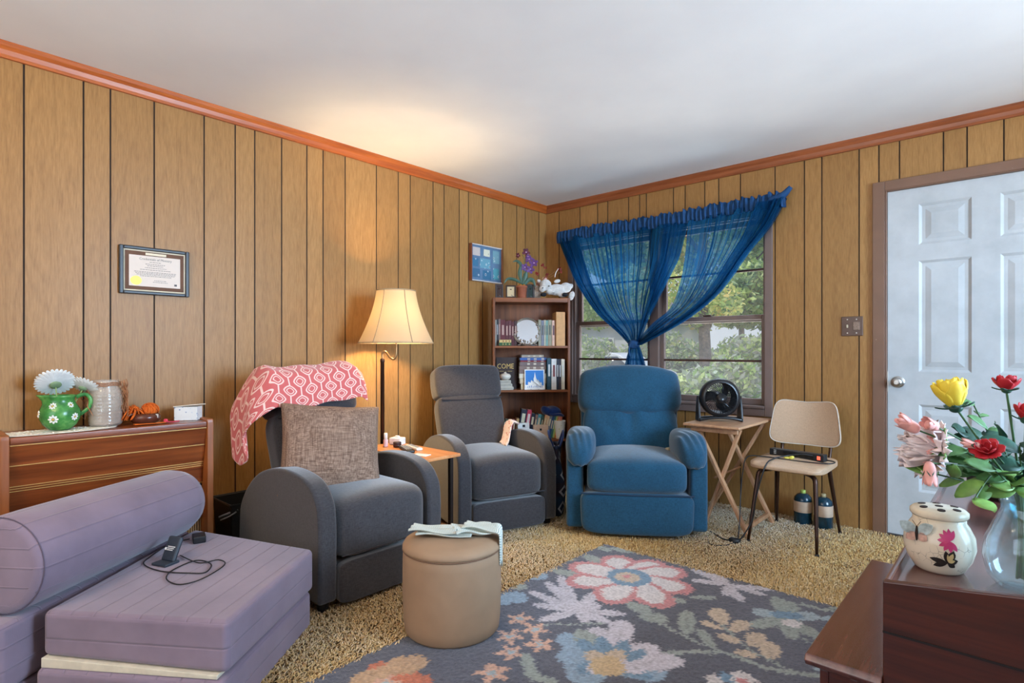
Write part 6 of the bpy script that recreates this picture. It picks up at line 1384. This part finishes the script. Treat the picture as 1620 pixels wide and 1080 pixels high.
for i,(a,b_,c,cn) in enumerate([(852.8,857.4,(140,138,120),'khaki grey'),(857.6,862,(116,118,130),'blue-grey'),(862.2,865,(176,172,150),'thin cream'),(865.2,868.6,(112,150,142),'sea green'),(868.8,874.6,(142,136,112),'olive grey'),(875.2,880.4,(206,170,150),'pinkish cream')]):
    book('%s upright book in the row right of the round mirror'%cn,X(a),X(b_),1.1405,.202-.004*(i%2),.13,c,.04,bandc=(70,74,66) if i!=5 else (70,34,50))
book('tall tan upright binder at the right end of the second row',X(881.2),X(896),1.1405,.262,.20,(196,146,92),.02,bands=0,group='bookcase binder')
book('green lying book under the yellow one in front of the wine red books',X(788.4),X(808),1.1405,.024,.03,(44,84,46),.003,lay=True,group='lying books in front of the red row',bandc=(150,140,80))
book('yellow lying book on top of the green one in front of the wine red books',X(789),X(808),1.1650,.021,.028,(206,180,116),.004,lay=True,group='lying books in front of the red row',bandc=(140,70,40))
# round mirror in a silver flower frame
Q=thing('round_mirror','round mirror in an ornate silver leaf frame standing on the bookcase shelf','mirror',BP(X(834.5),.012,1.1405),bcr)
SIL=plain('antique_silver',srgb(150,140,128),.35,.85,var=.15,nscale=120); Mx=Matrix.Rotation(R_(90),3,'X'); zc=.112
mr=MB().lathe([(0,-.004),(.098,-.004),(.098,.0),(0,.0)],48,(0,.012,zc),M=Mx).build('mirror_glass',plain('mirror_silver',srgb(226,230,236),.06,1,var=0),Q)
MB().tube([(.101*math.cos(t),.010,zc+.101*math.sin(t)) for t in [2*math.pi*k/60 for k in range(61)]],.0055,8).tube([(.109*math.cos(t),.011,zc+.109*math.sin(t)) for t in [2*math.pi*k/60 for k in range(61)]],.003,6).build('frame_ring',SIL,Q,smooth=True)
mb=MB(); rr=random.Random(5)
for k in range(34):
    a=R_(rr.choice([rr.uniform(150,330),rr.uniform(170,300),rr.uniform(-45,40)])); r_=rr.uniform(.070,.102) if math.sin(a)<0 else .096; mb.sup((r_*math.cos(a),.003,zc+r_*math.sin(a)),(rr.uniform(.012,.026),.008,rr.uniform(.009,.017)),2,5,M=Matrix.Rotation(rr.uniform(0,3),3,'Y'))
for s in (-1,1): mb.tube([(s*.045,.01,.014),(s*.062,.0,.006),(s*.074,-.004,.004)],[.005,.005,.004],6,smoothsteps=2)
mb.build('frame_leaves',SIL,Q,smooth=True)
Q.rotation_mode='XYZ'; Q.rotation_euler=(R_(-11),0,bcr); Q.location.z+=.002
# third row
Q=book('large dark brown book standing face out with gold lettering',X(785),X(819),.8005,.250,.022,(48,28,24),.115,bands=0,group='bookcase big book')
GLD=plain('gold_letters',srgb(206,172,104),.4,.4)
textmesh('cover_title','COME',.056,GLD,Q,(-.008,-.0012,.178),(R_(90),0,0),scale=(.85,1,1)); MB().box((-.056,-.0012,.139),(-.020,-.0004,.1415)).box((.010,-.0012,.139),(.044,-.0004,.1415)).build('cover_rule',GLD,Q)
textmesh('cover_subtitle','~',.02,GLD,Q,(-.005,-.0012,.140),(R_(90),0,0))
IV=plain('ivory_ceramic',srgb(216,206,190),.35)
Q=thing('book_trinket_jar','ivory ceramic jar shaped as three stacked books under a round pot','jar',BP(X(799),.055,.8005),bcr)
for (w_,d_,z0,z1) in ((.125,.075,0,.024),(.105,.065,.024,.047),(.085,.055,.047,.074)): 
    bkk=box('ceramic_book',(-w_/2,-d_/2,z0),(w_/2,d_/2,z1-.001),IV,Q,.002); MB().box((-w_/2+.003,-d_/2-.0006,z0+.004),(w_/2-.003,-d_/2+.001,z1-.005)).build('page_edge',plain('page_edge_grey',srgb(176,166,150),.8),bkk)
MB().lathe([(0,.073),(.022,.073),(.038,.086),(.045,.100),(.042,.114),(.030,.122),(.012,.126),(.010,.132),(.004,.137),(0,.137)],32).build('round_pot',IV,Q,smooth=True)
z=.8005
lay=[(.045,(208,188,150),'cream book with blue lettering, bottom of the flat stack',825,865),(.040,(196,178,150),'beige book second from the bottom of the flat stack',823,866),(.038,(206,196,176),'ivory book third from the bottom of the flat stack',822,866),(.028,(118,98,92),'brown-grey book fourth from the bottom of the flat stack',822,865),(.030,(126,104,96),'brown-grey book fourth from the top of the flat stack',822,866),(.031,(112,94,92),'dusty brown book third from the top of the flat stack',823,866),(.012,(120,34,44),'thin red book second from the top tier of the flat stack',824,866),(.021,(52,88,150),'bright blue book just under the topmost of the flat stack',823,867),(.022,(150,138,124),'grey-tan book topmost of the flat stack',826,862)]
for i,(h_,c,lb,a,b_) in enumerate(lay):
    book(lb,X(a),X(b_),z,h_,.15,c,.055,lay=True,group='flat stack of books on the third shelf',bandc=(80,96,140) if i<3 else (190,176,156)); z+=h_+.0004
# little picture of a steepled building
Q=thing('picture_tile','small square picture of a white steepled building on bright blue','picture',BP(X(846.5),.032,.8005),bcr)
g=MB().box((-.078,-.004,0),(.078,.004,.156)); tl_=g.build('tile_border',WP,Q,bevel=.001,rot=(R_(-6),0,0)); BLU=plain('bright_blue_sky',srgb(34,116,190),.5,var=.02)
MB().box((-.070,-.0052,.007),(.070,-.0038,.149)).build('picture_field',BLU,tl_)
mb=MB(); pl=[(-.070,.007),(.070,.007),(.070,.030),(.055,.034),(.055,.050),(.050,.058),(.045,.050),(.045,.042),(.034,.044),(.034,.066),(.029,.078),(.024,.066),(.024,.052),(.012,.056),(.012,.088),(.007,.096),(.002,.137),(-.003,.096),(-.008,.088),(-.008,.056),(-.020,.052),(-.020,.064),(-.025,.074),(-.030,.064),(-.030,.046),(-.042,.042),(-.042,.054),(-.047,.062),(-.052,.054),(-.052,.036),(-.070,.036)]
bm=bmesh.new(); vs=[bm.verts.new((x,-.0058,z_)) for x,z_ in pl]; fc=bm.faces.new(vs); bmesh.ops.triangulate(bm,faces=[fc]); me=bpy.data.meshes.new('white_building'); bm.to_mesh(me); bm.free(); me.materials.append(WP); o_=link(bpy.data.objects.new('white_building',me),tl_); s_=o_.modifiers.new('s','SOLIDIFY'); s_.thickness=.0008
mb=MB()
for k in range(9): x=-.056+k*.014; mb.box((x,-.0068,.016),(x+.004,-.0060,.024+.004*(k%3)))
mb.build('building_windows',BLU,tl_)
for s in (-1,1): MB().tube([(s*.03,-.012,.004),(s*.03,.0,.002),(s*.03,.03,.06)],.002,6).build('easel_leg',BLACKP,Q)
for a,b_,c,cn,hh in ((866.8,873.6,(22,62,76),'dark teal','.245'),(874,882,(206,202,196),'white','.238'),(882.4,886,(24,28,44),'navy','.238'),(886.2,890,(40,28,36),'plum black','.236'),(890.3,895.6,(204,194,172),'cream','.236')):
    book('%s upright book right of the flat stack on the third shelf'%cn,X(a),X(b_),.8005,float(hh),.15,c,.03,bandc=(190,190,186) if cn!='white' else (120,60,60))
# fourth row, leaning books
lean=R_(9); x=X(786); 
fr=[(4.6,.155,(46,56,44),'dark olive',24),(4.2,.150,(120,118,100),'mossy grey',23),(3.6,.140,(40,60,84),'navy blue',17),(3.4,.135,(60,84,108),'steel blue',9),(3.2,.132,(120,60,54),'brick',6),(4.4,.140,(160,56,44),'red-orange',5),(4.2,.142,(148,44,40),'bright red',5),(4.6,.150,(200,160,104),'straw',7),(10.2,.220,(34,34,54),'thick navy with cream title',9),(7.6,.215,(190,50,80),'magenta',9),(6.6,.190,(28,38,60),'dark blue with silver title',9),(4.0,.180,(150,120,116),'mauve',10),(6.2,.182,(72,148,170),'turquoise',10),(3.2,.176,(60,92,84),'dark green',11),(4.6,.180,(206,162,128),'peach',13),(3.6,.178,(210,176,140),'tan and cream',13),(4.6,.172,(120,128,140),'slate',12),(4.0,.168,(38,76,130),'royal blue',12),(3.2,.166,(56,120,110),'teal',11),(3.2,.170,(176,190,110),'lime',10),(3.0,.160,(214,130,60),'orange',8),(4.0,.172,(222,150,126),'salmon',5),(3.4,.172,(206,110,90),'coral',4)]
for i,(w_,h_,c,cn,dg) in enumerate(fr):
    w_*=.00479*.92; book('%s book leaning in the crowded lower row'%cn,x,x+w_,.4206+.0015*(i%2),h_*1.02,.11,c,.045,lean=R_(dg),group='leaning books on the fourth shelf',bands=2 if w_>.02 else 1,bandc=(206,200,170) if i!=9 else (226,214,210),name='leaning_book'); x+=w_*1.03+.0012
Q=thing('knit_cap','dark blue knitted cap lying on top of the leaning books','cap',BP(X(877),.085,.605),bcr)
NV=fabric('navy_knit',srgb(26,54,112),srgb(14,30,66),weave=300); sup('cap_crown',(.165,.12,.075),2.4,(-.010,0,.022),NV,Q,rot=(0,R_(12),0),n=14,warp=lambda x,y,z:(x,y,z+.008*math.sin(x*50+y*30))); sup('cap_brim',(.14,.13,.03),2.4,(.022,-.01,.0),NV,Q,rot=(0,R_(8),0),n=10,warp=lambda x,y,z:(x,y,z+.004*math.sin(x*60)))
Q=thing('paper_cup','white paper cup with yellow-green print on the fourth shelf','cup',BP(X(888),.030,.4205),bcr)
MB().lathe([(0,0),(.031,0),(.032,.003),(.0435,.135),(.0455,.138),(.0435,.141),(.0415,.138),(.030,.006),(0,.006)],32).build('cup_body',floralmat('cup_print',srgb(226,226,220),srgb(206,204,140),srgb(140,170,150),44),Q,smooth=True)
Q=thing('cream_gift_box','cream cardboard box with a dark print in front of the leaning books','box',BP(X(858),.012,.4205),bcr+R_(6)); box('box_body',(-.066,-.008,0),(.048,.03,.108),plain('cream_pink_card',srgb(214,184,160),.7),Q,.002); MB().box((-.020,-.0092,.066),(-.004,-.0078,.082)).build('box_print',BLACKP,Q)
Q=thing('white_card_box','white card box in front of the thick navy book','box',BP(X(830),.012,.4205),bcr); box('box_body',(-.055,-.008,0),(.035,.028,.125),WP,Q,.002); MB().box((-.018,-.0092,.095),(.002,-.0078,.112)).build('box_print',BLACKP,Q)
# bottom shelf odds
for i,(a,b_,c,cn) in enumerate([(800,806,(70,60,80),'purple-grey'),(806.5,812,(120,60,50),'rust'),(812.5,820,(60,70,60),'forest')]): book('%s upright book on the bottom shelf behind the recliner'%cn,X(a),X(b_),.0605,.24,.15,c,.04)
# ---- on top (z 1.51)
TT=1.5105; FRM=plain('dark_frame',srgb(44,28,24),.35)
def tframe(label,px,w_,h_,y,rz,ph):
    Q=thing('framed_photo',label,'photo frame',BP(X(px),y,TT),bcr+R_(rz)); fr_=MB().box((-w_/2,-.006,0),(-w_/2+.011,.004,h_)).box((w_/2-.011,-.006,0),(w_/2,.004,h_)).box((-w_/2+.011,-.006,0),(w_/2-.011,.004,.011)).box((-w_/2+.011,-.006,h_-.011),(w_/2-.011,.004,h_)).build('frame',FRM,Q,bevel=.001,rot=(R_(-7),0,0))
    MB().box((-w_/2+.010,-.002,.010),(w_/2-.010,.001,h_-.010)).build('photo',ph,fr_); MB().bar((0,.004,h_*.7),(0,.05,.002),.014,.003).build('stand',FRM,Q)
tframe('small dark framed photo at the left end of the bookcase top',789.5,.062,.108,.05,8,floralmat('dark_photo',srgb(60,44,40),srgb(120,100,90),srgb(30,22,22),60))
tframe('small dark framed photo with a cream picture left of the orchid pot',808,.078,.100,.045,-4,floralmat('sepia_photo',srgb(196,176,140),srgb(90,84,76),srgb(52,48,46),50))
tframe('dark framed photo half hidden right of the orchid pot',840.5,.062,.112,.07,5,floralmat('dark_photo2',srgb(40,50,46),srgb(90,96,96),srgb(20,24,24),60))
Q=thing('orchid_pot','potted purple artificial orchid on top of the bookcase','potted plant',BP(X(826.5),.075,TT),bcr)
MB().lathe([(0,0),(.030,0),(.032,.004),(.040,.080),(.044,.082),(.044,.098),(.040,.098),(.037,.085),(0,.085)],28).build('clay_pot',plain('terracotta',srgb(150,84,58),.8),Q,smooth=True)
MB().sup((0,0,.098),(.07,.07,.02),2,6,warp=lambda x,y,z:(x,y,z+.006*math.sin(x*200+y*90))).build('moss',plain('orange_moss',srgb(196,130,50),.9,var=.3,nscale=200),Q,smooth=True)
LFD=plain('orchid_leaf',srgb(50,82,66),.45)
def OP(px,py,y=.06): # offset on the bookcase front plane
    return (X(px)-X(826.5),y-.075,(554-py)*.004865+1.105-TT)
for k,(pts,w_) in enumerate([([OP(828,449),OP(822,432),OP(825,418),OP(818,411),OP(811,413)],.014),([OP(826,447),OP(815,441),OP(803,440),OP(797,448)],.012),([OP(829,449),OP(832,436),OP(834,426)],.020),([OP(830,449),OP(838,441),OP(845,443),OP(848,452)],.017),([OP(827,448),OP(824,436),OP(826,424)],.013)]):
    Pq,_=catmull([Vector(q_) for q_ in pts],[0]*len(pts),6); n_=len(Pq); v=[];f=[]
    for i,q_ in enumerate(Pq):
        t=i/(n_-1); ww=w_*(.35+.9*math.sin(math.pi*min(1,t*.85+.12)))*.8*(1-t**6); d_=(Pq[min(i+1,n_-1)]-Pq[max(i-1,0)]).normalized(); s_=d_.cross(Vector((0,1,.25))).normalized()
        for j in (-1,0,1): v.append(q_+s_*ww*j+Vector((0,-.003*abs(j),0)))
    for i in range(n_-1):
        for j in range(2): a=i*3+j; f.append((a,a+1,a+4,a+3))
    solid(MB().add(v,f).build('leaf',LFD,Q,smooth=True),.0012)
MB().tube([OP(828,449),OP(829,430),OP(830,408),OP(827,401)],.0022,6,smoothsteps=4).tube([OP(829,430),OP(834,415),OP(840,408)],.0018,6,smoothsteps=4).build('flower_stem',SG,Q,smooth=True)
PUR=plain('orchid_purple',srgb(92,52,112),.6,var=.2,nscale=60); PUD=plain('orchid_plum',srgb(84,24,44),.6,var=.2,nscale=60); PLV=plain('orchid_lilac',srgb(190,150,186),.6)
def orchid(c,r,mat,seed,name='blossom',parent=None,inner=PLV):
    rr=random.Random(seed); mb=MB(); Q3=Euler((R_(90)+rr.uniform(-.3,.3),rr.uniform(-.4,.4),rr.uniform(-.6,.6))).to_matrix()
    for k in range(5):
        a=2*math.pi*k/5+rr.random()*.3; M=Q3@Matrix.Rotation(a,3,'Z')@Matrix.Rotation(rr.uniform(-.4,.1),3,'Y'); mb.sup(Vector(c)+M@Vector((r*.55,0,0)),(r*1.05,r*.72,.004),2.2,5,M=M)
    o_=mb.build(name,mat,parent or Q,smooth=True); MB().sup(Vector(c)-Vector((0,.004,0)),(r*.45,r*.45,r*.3),2,5).build('blossom_eye',inner,o_,smooth=True)
for c,r_,mt,sd in ((OP(833,397),.033,PUD,1),(OP(820,402),.020,PUD,2),(OP(838,408),.031,PUR,3),(OP(846,414),.034,PUR,4),(OP(831,421),.031,PUR,5),(OP(840,424),.034,PUR,6),(OP(836,404,.05),.018,PUR,7)): orchid(c,r_,mt,sd)
Q=thing('dried_flower_vase','cream vase with red and pink dried flowers behind the plush lamb','vase',BP(X(852),.10,TT),bcr)
MB().lathe([(0,0),(.026,0),(.034,.03),(.034,.06),(.022,.085),(.026,.10),(.022,.10),(0,.09)],24).build('vase_body',plain('mottled_taupe',srgb(150,136,124),.7,var=.2,nscale=60),Q,smooth=True)
def OQ(px,py,y=.10): return (X(px)-X(852),y-.10,(554-py)*.004865+1.105-TT)
RD=plain('dried_red_flower',srgb(132,44,36),.8,var=.25,nscale=80); PKD=plain('dusty_pink_flower',srgb(206,160,150),.8,var=.1)
for i,(px,py,r_,mt) in enumerate([(852,430,.022,RD),(862,416,.020,RD),(866,420,.016,RD),(869,432,.02,RD),(866,436,.018,RD),(889,422,.022,RD),(892,427,.016,RD),(856,444,.03,PKD),(864,440,.028,PKD),(850,450,.024,PKD)]):
    c=OQ(px,py); MB().tube([(0,0,.09),tuple(Vector(c)*.5+Vector((0,0,.06))),c],.0013,5,smoothsteps=3).build('stem',TW,Q,smooth=True)
    mb=MB(); rr=random.Random(i)
    for k in range(9): M=Euler((rr.uniform(0,3),rr.uniform(0,3),rr.uniform(0,3))).to_matrix(); mb.sup(Vector(c)+Vector((rr.uniform(-1,1),rr.uniform(-1,1),rr.uniform(-1,1)))*r_*.5,(r_*.9,r_*.7,.004),2,4,M=M)
    mb.build('dried_bloom',mt,Q,smooth=True)
MB().tube([OQ(881,436,.08),OQ(883,428,.08),OQ(887,422,.08)],[.003,.003,.002],6,smoothsteps=3).build('white_twig',WP,Q,smooth=True)
# plush lamb: one body, ears, nose bow
PL=fabric('plush_white',srgb(214,210,204),srgb(180,176,172),weave=160,bs=.9,mottle=.04,sheen=.8)
Q=thing('plush_lamb','fluffy white plush lamb with black paws lying on the right end of the bookcase top','plush toy',BP(X(880),.09,TT),bcr)
def OL(px,py,y): return Vector((X(px)-X(880),y-.09,(554-py)*.004865+1.105-TT))
def blob(nm,parts,mat,parent,vox=.006,tex=.004):
    bm=bmesh.new()
    for c,s_,M in parts:
        v,f=supmesh(s_,2,10); vs=[bm.verts.new((Vector(q_) if M is None else M@Vector(q_))+Vector(c)) for q_ in v]
        for q_ in f: bm.faces.new([vs[i] for i in q_])
    me=bpy.data.meshes.new(nm); bm.to_mesh(me); bm.free(); me.materials.append(mat); o_=link(bpy.data.objects.new(nm,me),parent)
    r=o_.modifiers.new('remesh','REMESH'); r.mode='VOXEL'; r.voxel_size=vox; r.use_smooth_shade=True; s_=o_.modifiers.new('smooth','SMOOTH'); s_.iterations=3
    if tex:
        t_=bpy.data.textures.new('fluff','CLOUDS'); t_.noise_scale=.012; dd=o_.modifiers.new('d','DISPLACE'); dd.texture=t_; dd.strength=tex
    return o_
blob('lamb_body',[(OL(865,449,.05),(.090,.085,.085),None),(OL(859,456,.035),(.052,.05,.05),None),(OL(884,456,.09),(.15,.10,.09),None),(OL(900,452,.10),(.09,.09,.08),None),(OL(909,449,.12),(.04,.04,.04),None),(OL(872,461,.05),(.06,.06,.04),None),(OL(893,464,.06),(.08,.05,.045),None),(OL(908,466,.06),(.045,.05,.075),Matrix.Rotation(R_(20),3,'Y'))],PL,Q)
blob('ear',[(OL(884,443,.05),(.055,.018,.030),Matrix.Rotation(R_(-15),3,'Y'))],PL,Q,.004,.002); blob('ear',[(OL(855,443,.07),(.04,.018,.028),Matrix.Rotation(R_(35),3,'Y'))],PL,Q,.004,.002)
for px,py in ((869,452),(859,455)): MB().sup(OL(px,py,.004),(.010,.008,.010),2,5).build('eye',BLACKP,Q,smooth=True)
for px,py,y in ((861,465,.03),(896,465,.03)): MB().sup(OL(px,py,y),(.045,.045,.032),2.4,6).build('paw',plain('black_plush',srgb(26,28,34),.95,bstr=.3),Q,smooth=True)
mb=MB()
for k in range(7): mb.sup(OL(868+k*1.6,463+.6*math.sin(k),.008),(.009,.009,.011),2,4)
mb.build('bow_beads',NICK,Q,smooth=True)
# ================================================================ BAG, WALL FRAMES
m,nt,b=newmat('diamond_bag'); uvc=coords(nt,kind='UV'); s=N(nt,'ShaderNodeSeparateXYZ'); nt.links.new(uvc,s.inputs[0])
def Mth(op,a,b_=None):
    q=N(nt,'ShaderNodeMath',operation=op)
    for i,x in enumerate((a,b_)):
        if x is None: continue
        if isinstance(x,(int,float)): q.inputs[i].default_value=x
        else: nt.links.new(x,q.inputs[i])
    return q.outputs[0]
u=Mth('ABSOLUTE',Mth('SUBTRACT',Mth('FRACT',s.outputs[0]),.5)); w2=Mth('ABSOLUTE',Mth('SUBTRACT',Mth('FRACT',s.outputs[1]),.5)); r2=Mth('ADD',u,w2)
k1=Mth('MULTIPLY',Mth('GREATER_THAN',r2,.24),Mth('LESS_THAN',r2,.40))
mx=N(nt,'ShaderNodeMix',data_type='RGBA'); nt.links.new(k1,mx.inputs[0]); mx.inputs[7].default_value=srgb(196,196,202)
nt.links.new(ramp(nt,[(0,srgb(34,40,66)),(.5,srgb(38,66,96)),(.7,srgb(52,44,60))],Mth('FRACT',Mth('MULTIPLY',s.outputs[1],.5))),mx.inputs[6]); nt.links.new(mx.outputs[2],b.inputs['Base Color']); b.inputs['Roughness'].default_value=.8
bgp=(.850,-.960,0)
T=thing('tote_bag','tall dark tote bag with pale diamonds between the farther grey recliner and the blue recliner','bag',bgp,R_(132))
def bag(u_,v_):
    a=u_*2*math.pi; ex=abs(math.cos(a))**.7*math.copysign(1,math.cos(a)); ey=abs(math.sin(a))**.8*math.copysign(1,math.sin(a)); k=1-.25*v_**3
    bulge=1+.10*math.sin(math.pi*v_); return (.120*ex*bulge*k+.008*math.sin(9*v_+3*a),.050*ey*bulge*(1-.45*v_**2)+.01*math.sin(7*v_+2*a),.012+.46*v_)
bgo=grid('bag_body',bag,48,24,m,T,uvs=(4,4.2),thick=.004); raw('bag_bottom',[bag(i/48,0) for i in range(48)],[tuple(range(48))],MC['navy_knit'],T)
for sy in (-1,1): MB().tube([(-.06,sy*.022,.46),(-.05,sy*.045,.53),(.0,sy*.05,.56),(.05,sy*.045,.53),(.06,sy*.022,.46)],.007,8,smoothsteps=4).build('bag_handle',MC['navy_knit'],T,smooth=True)
q=(0.898, -0.897, 0.02)
tag(sup('crumpled_tissue',(.07,.06,.055),2.3,(.985,-.930,.03),WP,None,n=10,warp=lambda x,y,z:(x+.005*math.sin(z*140),y+.004*math.sin(x*150),z+.004*math.sin(y*160))),'crumpled white tissue on the carpet at the foot of the tote bag','tissue')
# certificate on the left wall
T=thing('framed_certificate','dark framed certificate with a gold seal on the left panelled wall','certificate',(.001,-3.108,1.378),R_(90))
CF=plain('charcoal_frame',srgb(40,40,43),.4)
hw,hh=.152,.232
for nm,a,b_ in (('frame_side',(-hw,-.018,0),(-hw+.018,0,hh)),('frame_side',(hw-.018,-.018,0),(hw,0,hh)),('frame_rail',(-hw+.018,-.018,0),(hw-.018,0,.016)),('frame_rail',(-hw+.018,-.018,hh-.016),(hw-.018,0,hh))): box(nm,a,b_,CF,T,.004)
box('mat_border',(-hw+.018,-.008,.016),(hw-.018,-.004,hh-.016),plain('ivory_mat',srgb(214,200,172),.8),T,0); box('brown_mat',(-hw+.0245,-.0088,.0225),(hw-.0245,-.008,hh-.0225),plain('brown_mat',srgb(104,72,54),.8),T,0)
pp_=box('certificate_paper',(-.111,-.0094,.040),(.111,-.0088,.190),plain('certificate_paper',srgb(222,206,192),.7,var=.01),T,0)
box('name_strip',(-.042,-.0098,.194),(.048,-.009,.205),plain('ivory_strip',srgb(226,212,184),.7),T,0)
INK=plain('ink_grey',srgb(96,90,88),.7)
textmesh('heading','Credentials of Ministry',.0165,INK,pp_,(.002,-.0098,.174),(R_(90),0,0),ext=.0001,scale=(.92,1,1))
rr=random.Random(2)
mb=MB()
for z_,w_ in ((.159,.05),(.149,.085),(.141,.07),(.131,.09),(.121,.13),(.110,.18),(.1035,.17),(.097,.16),(.090,.13),(.070,.05),(.062,.06)):
    x=-w_/2; xo=.02 if z_<.08 else 0
    while x<w_/2: l_=rr.uniform(.004,.011); mb.box((x+xo,-.0097,z_),(x+l_+xo,-.0094,z_+.0022)); x+=l_+.0022
mb.build('written_lines',INK,pp_)
n=40; mb=MB(); mb.add([(-.082+(.023+.0012*(k%2))*math.cos(2*math.pi*k/n),-.0104,.067+(.021+.0012*(k%2))*math.sin(2*math.pi*k/n)) for k in range(n)]+[(-.082+(.023+.0012*(k%2))*math.cos(2*math.pi*k/n),-.0094,.067+(.021+.0012*(k%2))*math.sin(2*math.pi*k/n)) for k in range(n)],[tuple(range(n))]+[(k,(k+1)%n,(k+1)%n+n,k+n) for k in range(n)])
mb.build('gold_seal',plain('gold_foil',srgb(206,170,56),.4,.5,var=.2,nscale=200),pp_); box('small_stamp',(.084,-.0099,.050),(.096,-.0094,.060),INK,pp_,0)
# collage frame nearer the corner
T=thing('photo_collage','thin wood framed blue collage of small photos on the wall above the bookcase','photo frame',(.001,-.787,1.650),R_(90))
hw,hh=.178,.290; FW=wood('thin_frame_wood',srgb(150,92,56),srgb(110,60,34),'z',1)
g=MB(); 
for a,b_ in (((-hw,-.030,0),(-hw+.010,0,hh)),((hw-.010,-.030,0),(hw,0,hh))): box('frame_side',a,b_,FW,T,.001)
for a,b_ in (((-hw+.010,-.030,0),(hw-.010,0,.009)),((-hw+.010,-.030,hh-.009),(hw-.010,0,hh))): box('frame_rail',a,b_,plain('pale_edge',srgb(190,186,184),.4),T,.001)
bk_=box('collage_mat',(-hw+.010,-.020,.009),(hw-.010,-.016,hh-.009),plain('collage_blue_grey',srgb(96,124,152),.5),T,0)
PHC=[(.0,(206,190,180),(190,70,70)),(1,(220,214,190),(60,80,90)),(2,(120,160,170),(200,214,214)),(3,(70,120,150),(190,206,214)),(4,(110,160,176),(210,220,220)),(5,(70,110,140),(220,226,230)),(6,(60,110,140),(214,220,224)),(7,(80,150,160),(226,230,226))]
for i,(x0,x1,z0,z1) in enumerate([(-.155,-.075,.200,.265),(-.035,.035,.205,.260),(.070,.145,.160,.262),(-.155,-.095,.115,.178),(-.075,.040,.108,.185),(-.155,-.075,.030,.098),(-.045,.050,.022,.092),(.075,.140,.030,.120)]):
    c1,c2_=PHC[i][1],PHC[i][2]; box('small_photo',(x0,-.0212,z0),(x1,-.0198,z1),floralmat('collage_photo_%d'%i,srgb(*c1),srgb(*c2_),srgb(40,70,90),26),bk_,0)
MB().box((-hw+.010,-.027,.009),(hw-.010,-.0255,hh-.009)).build('glazing',glassmat('picture_glass'),T)
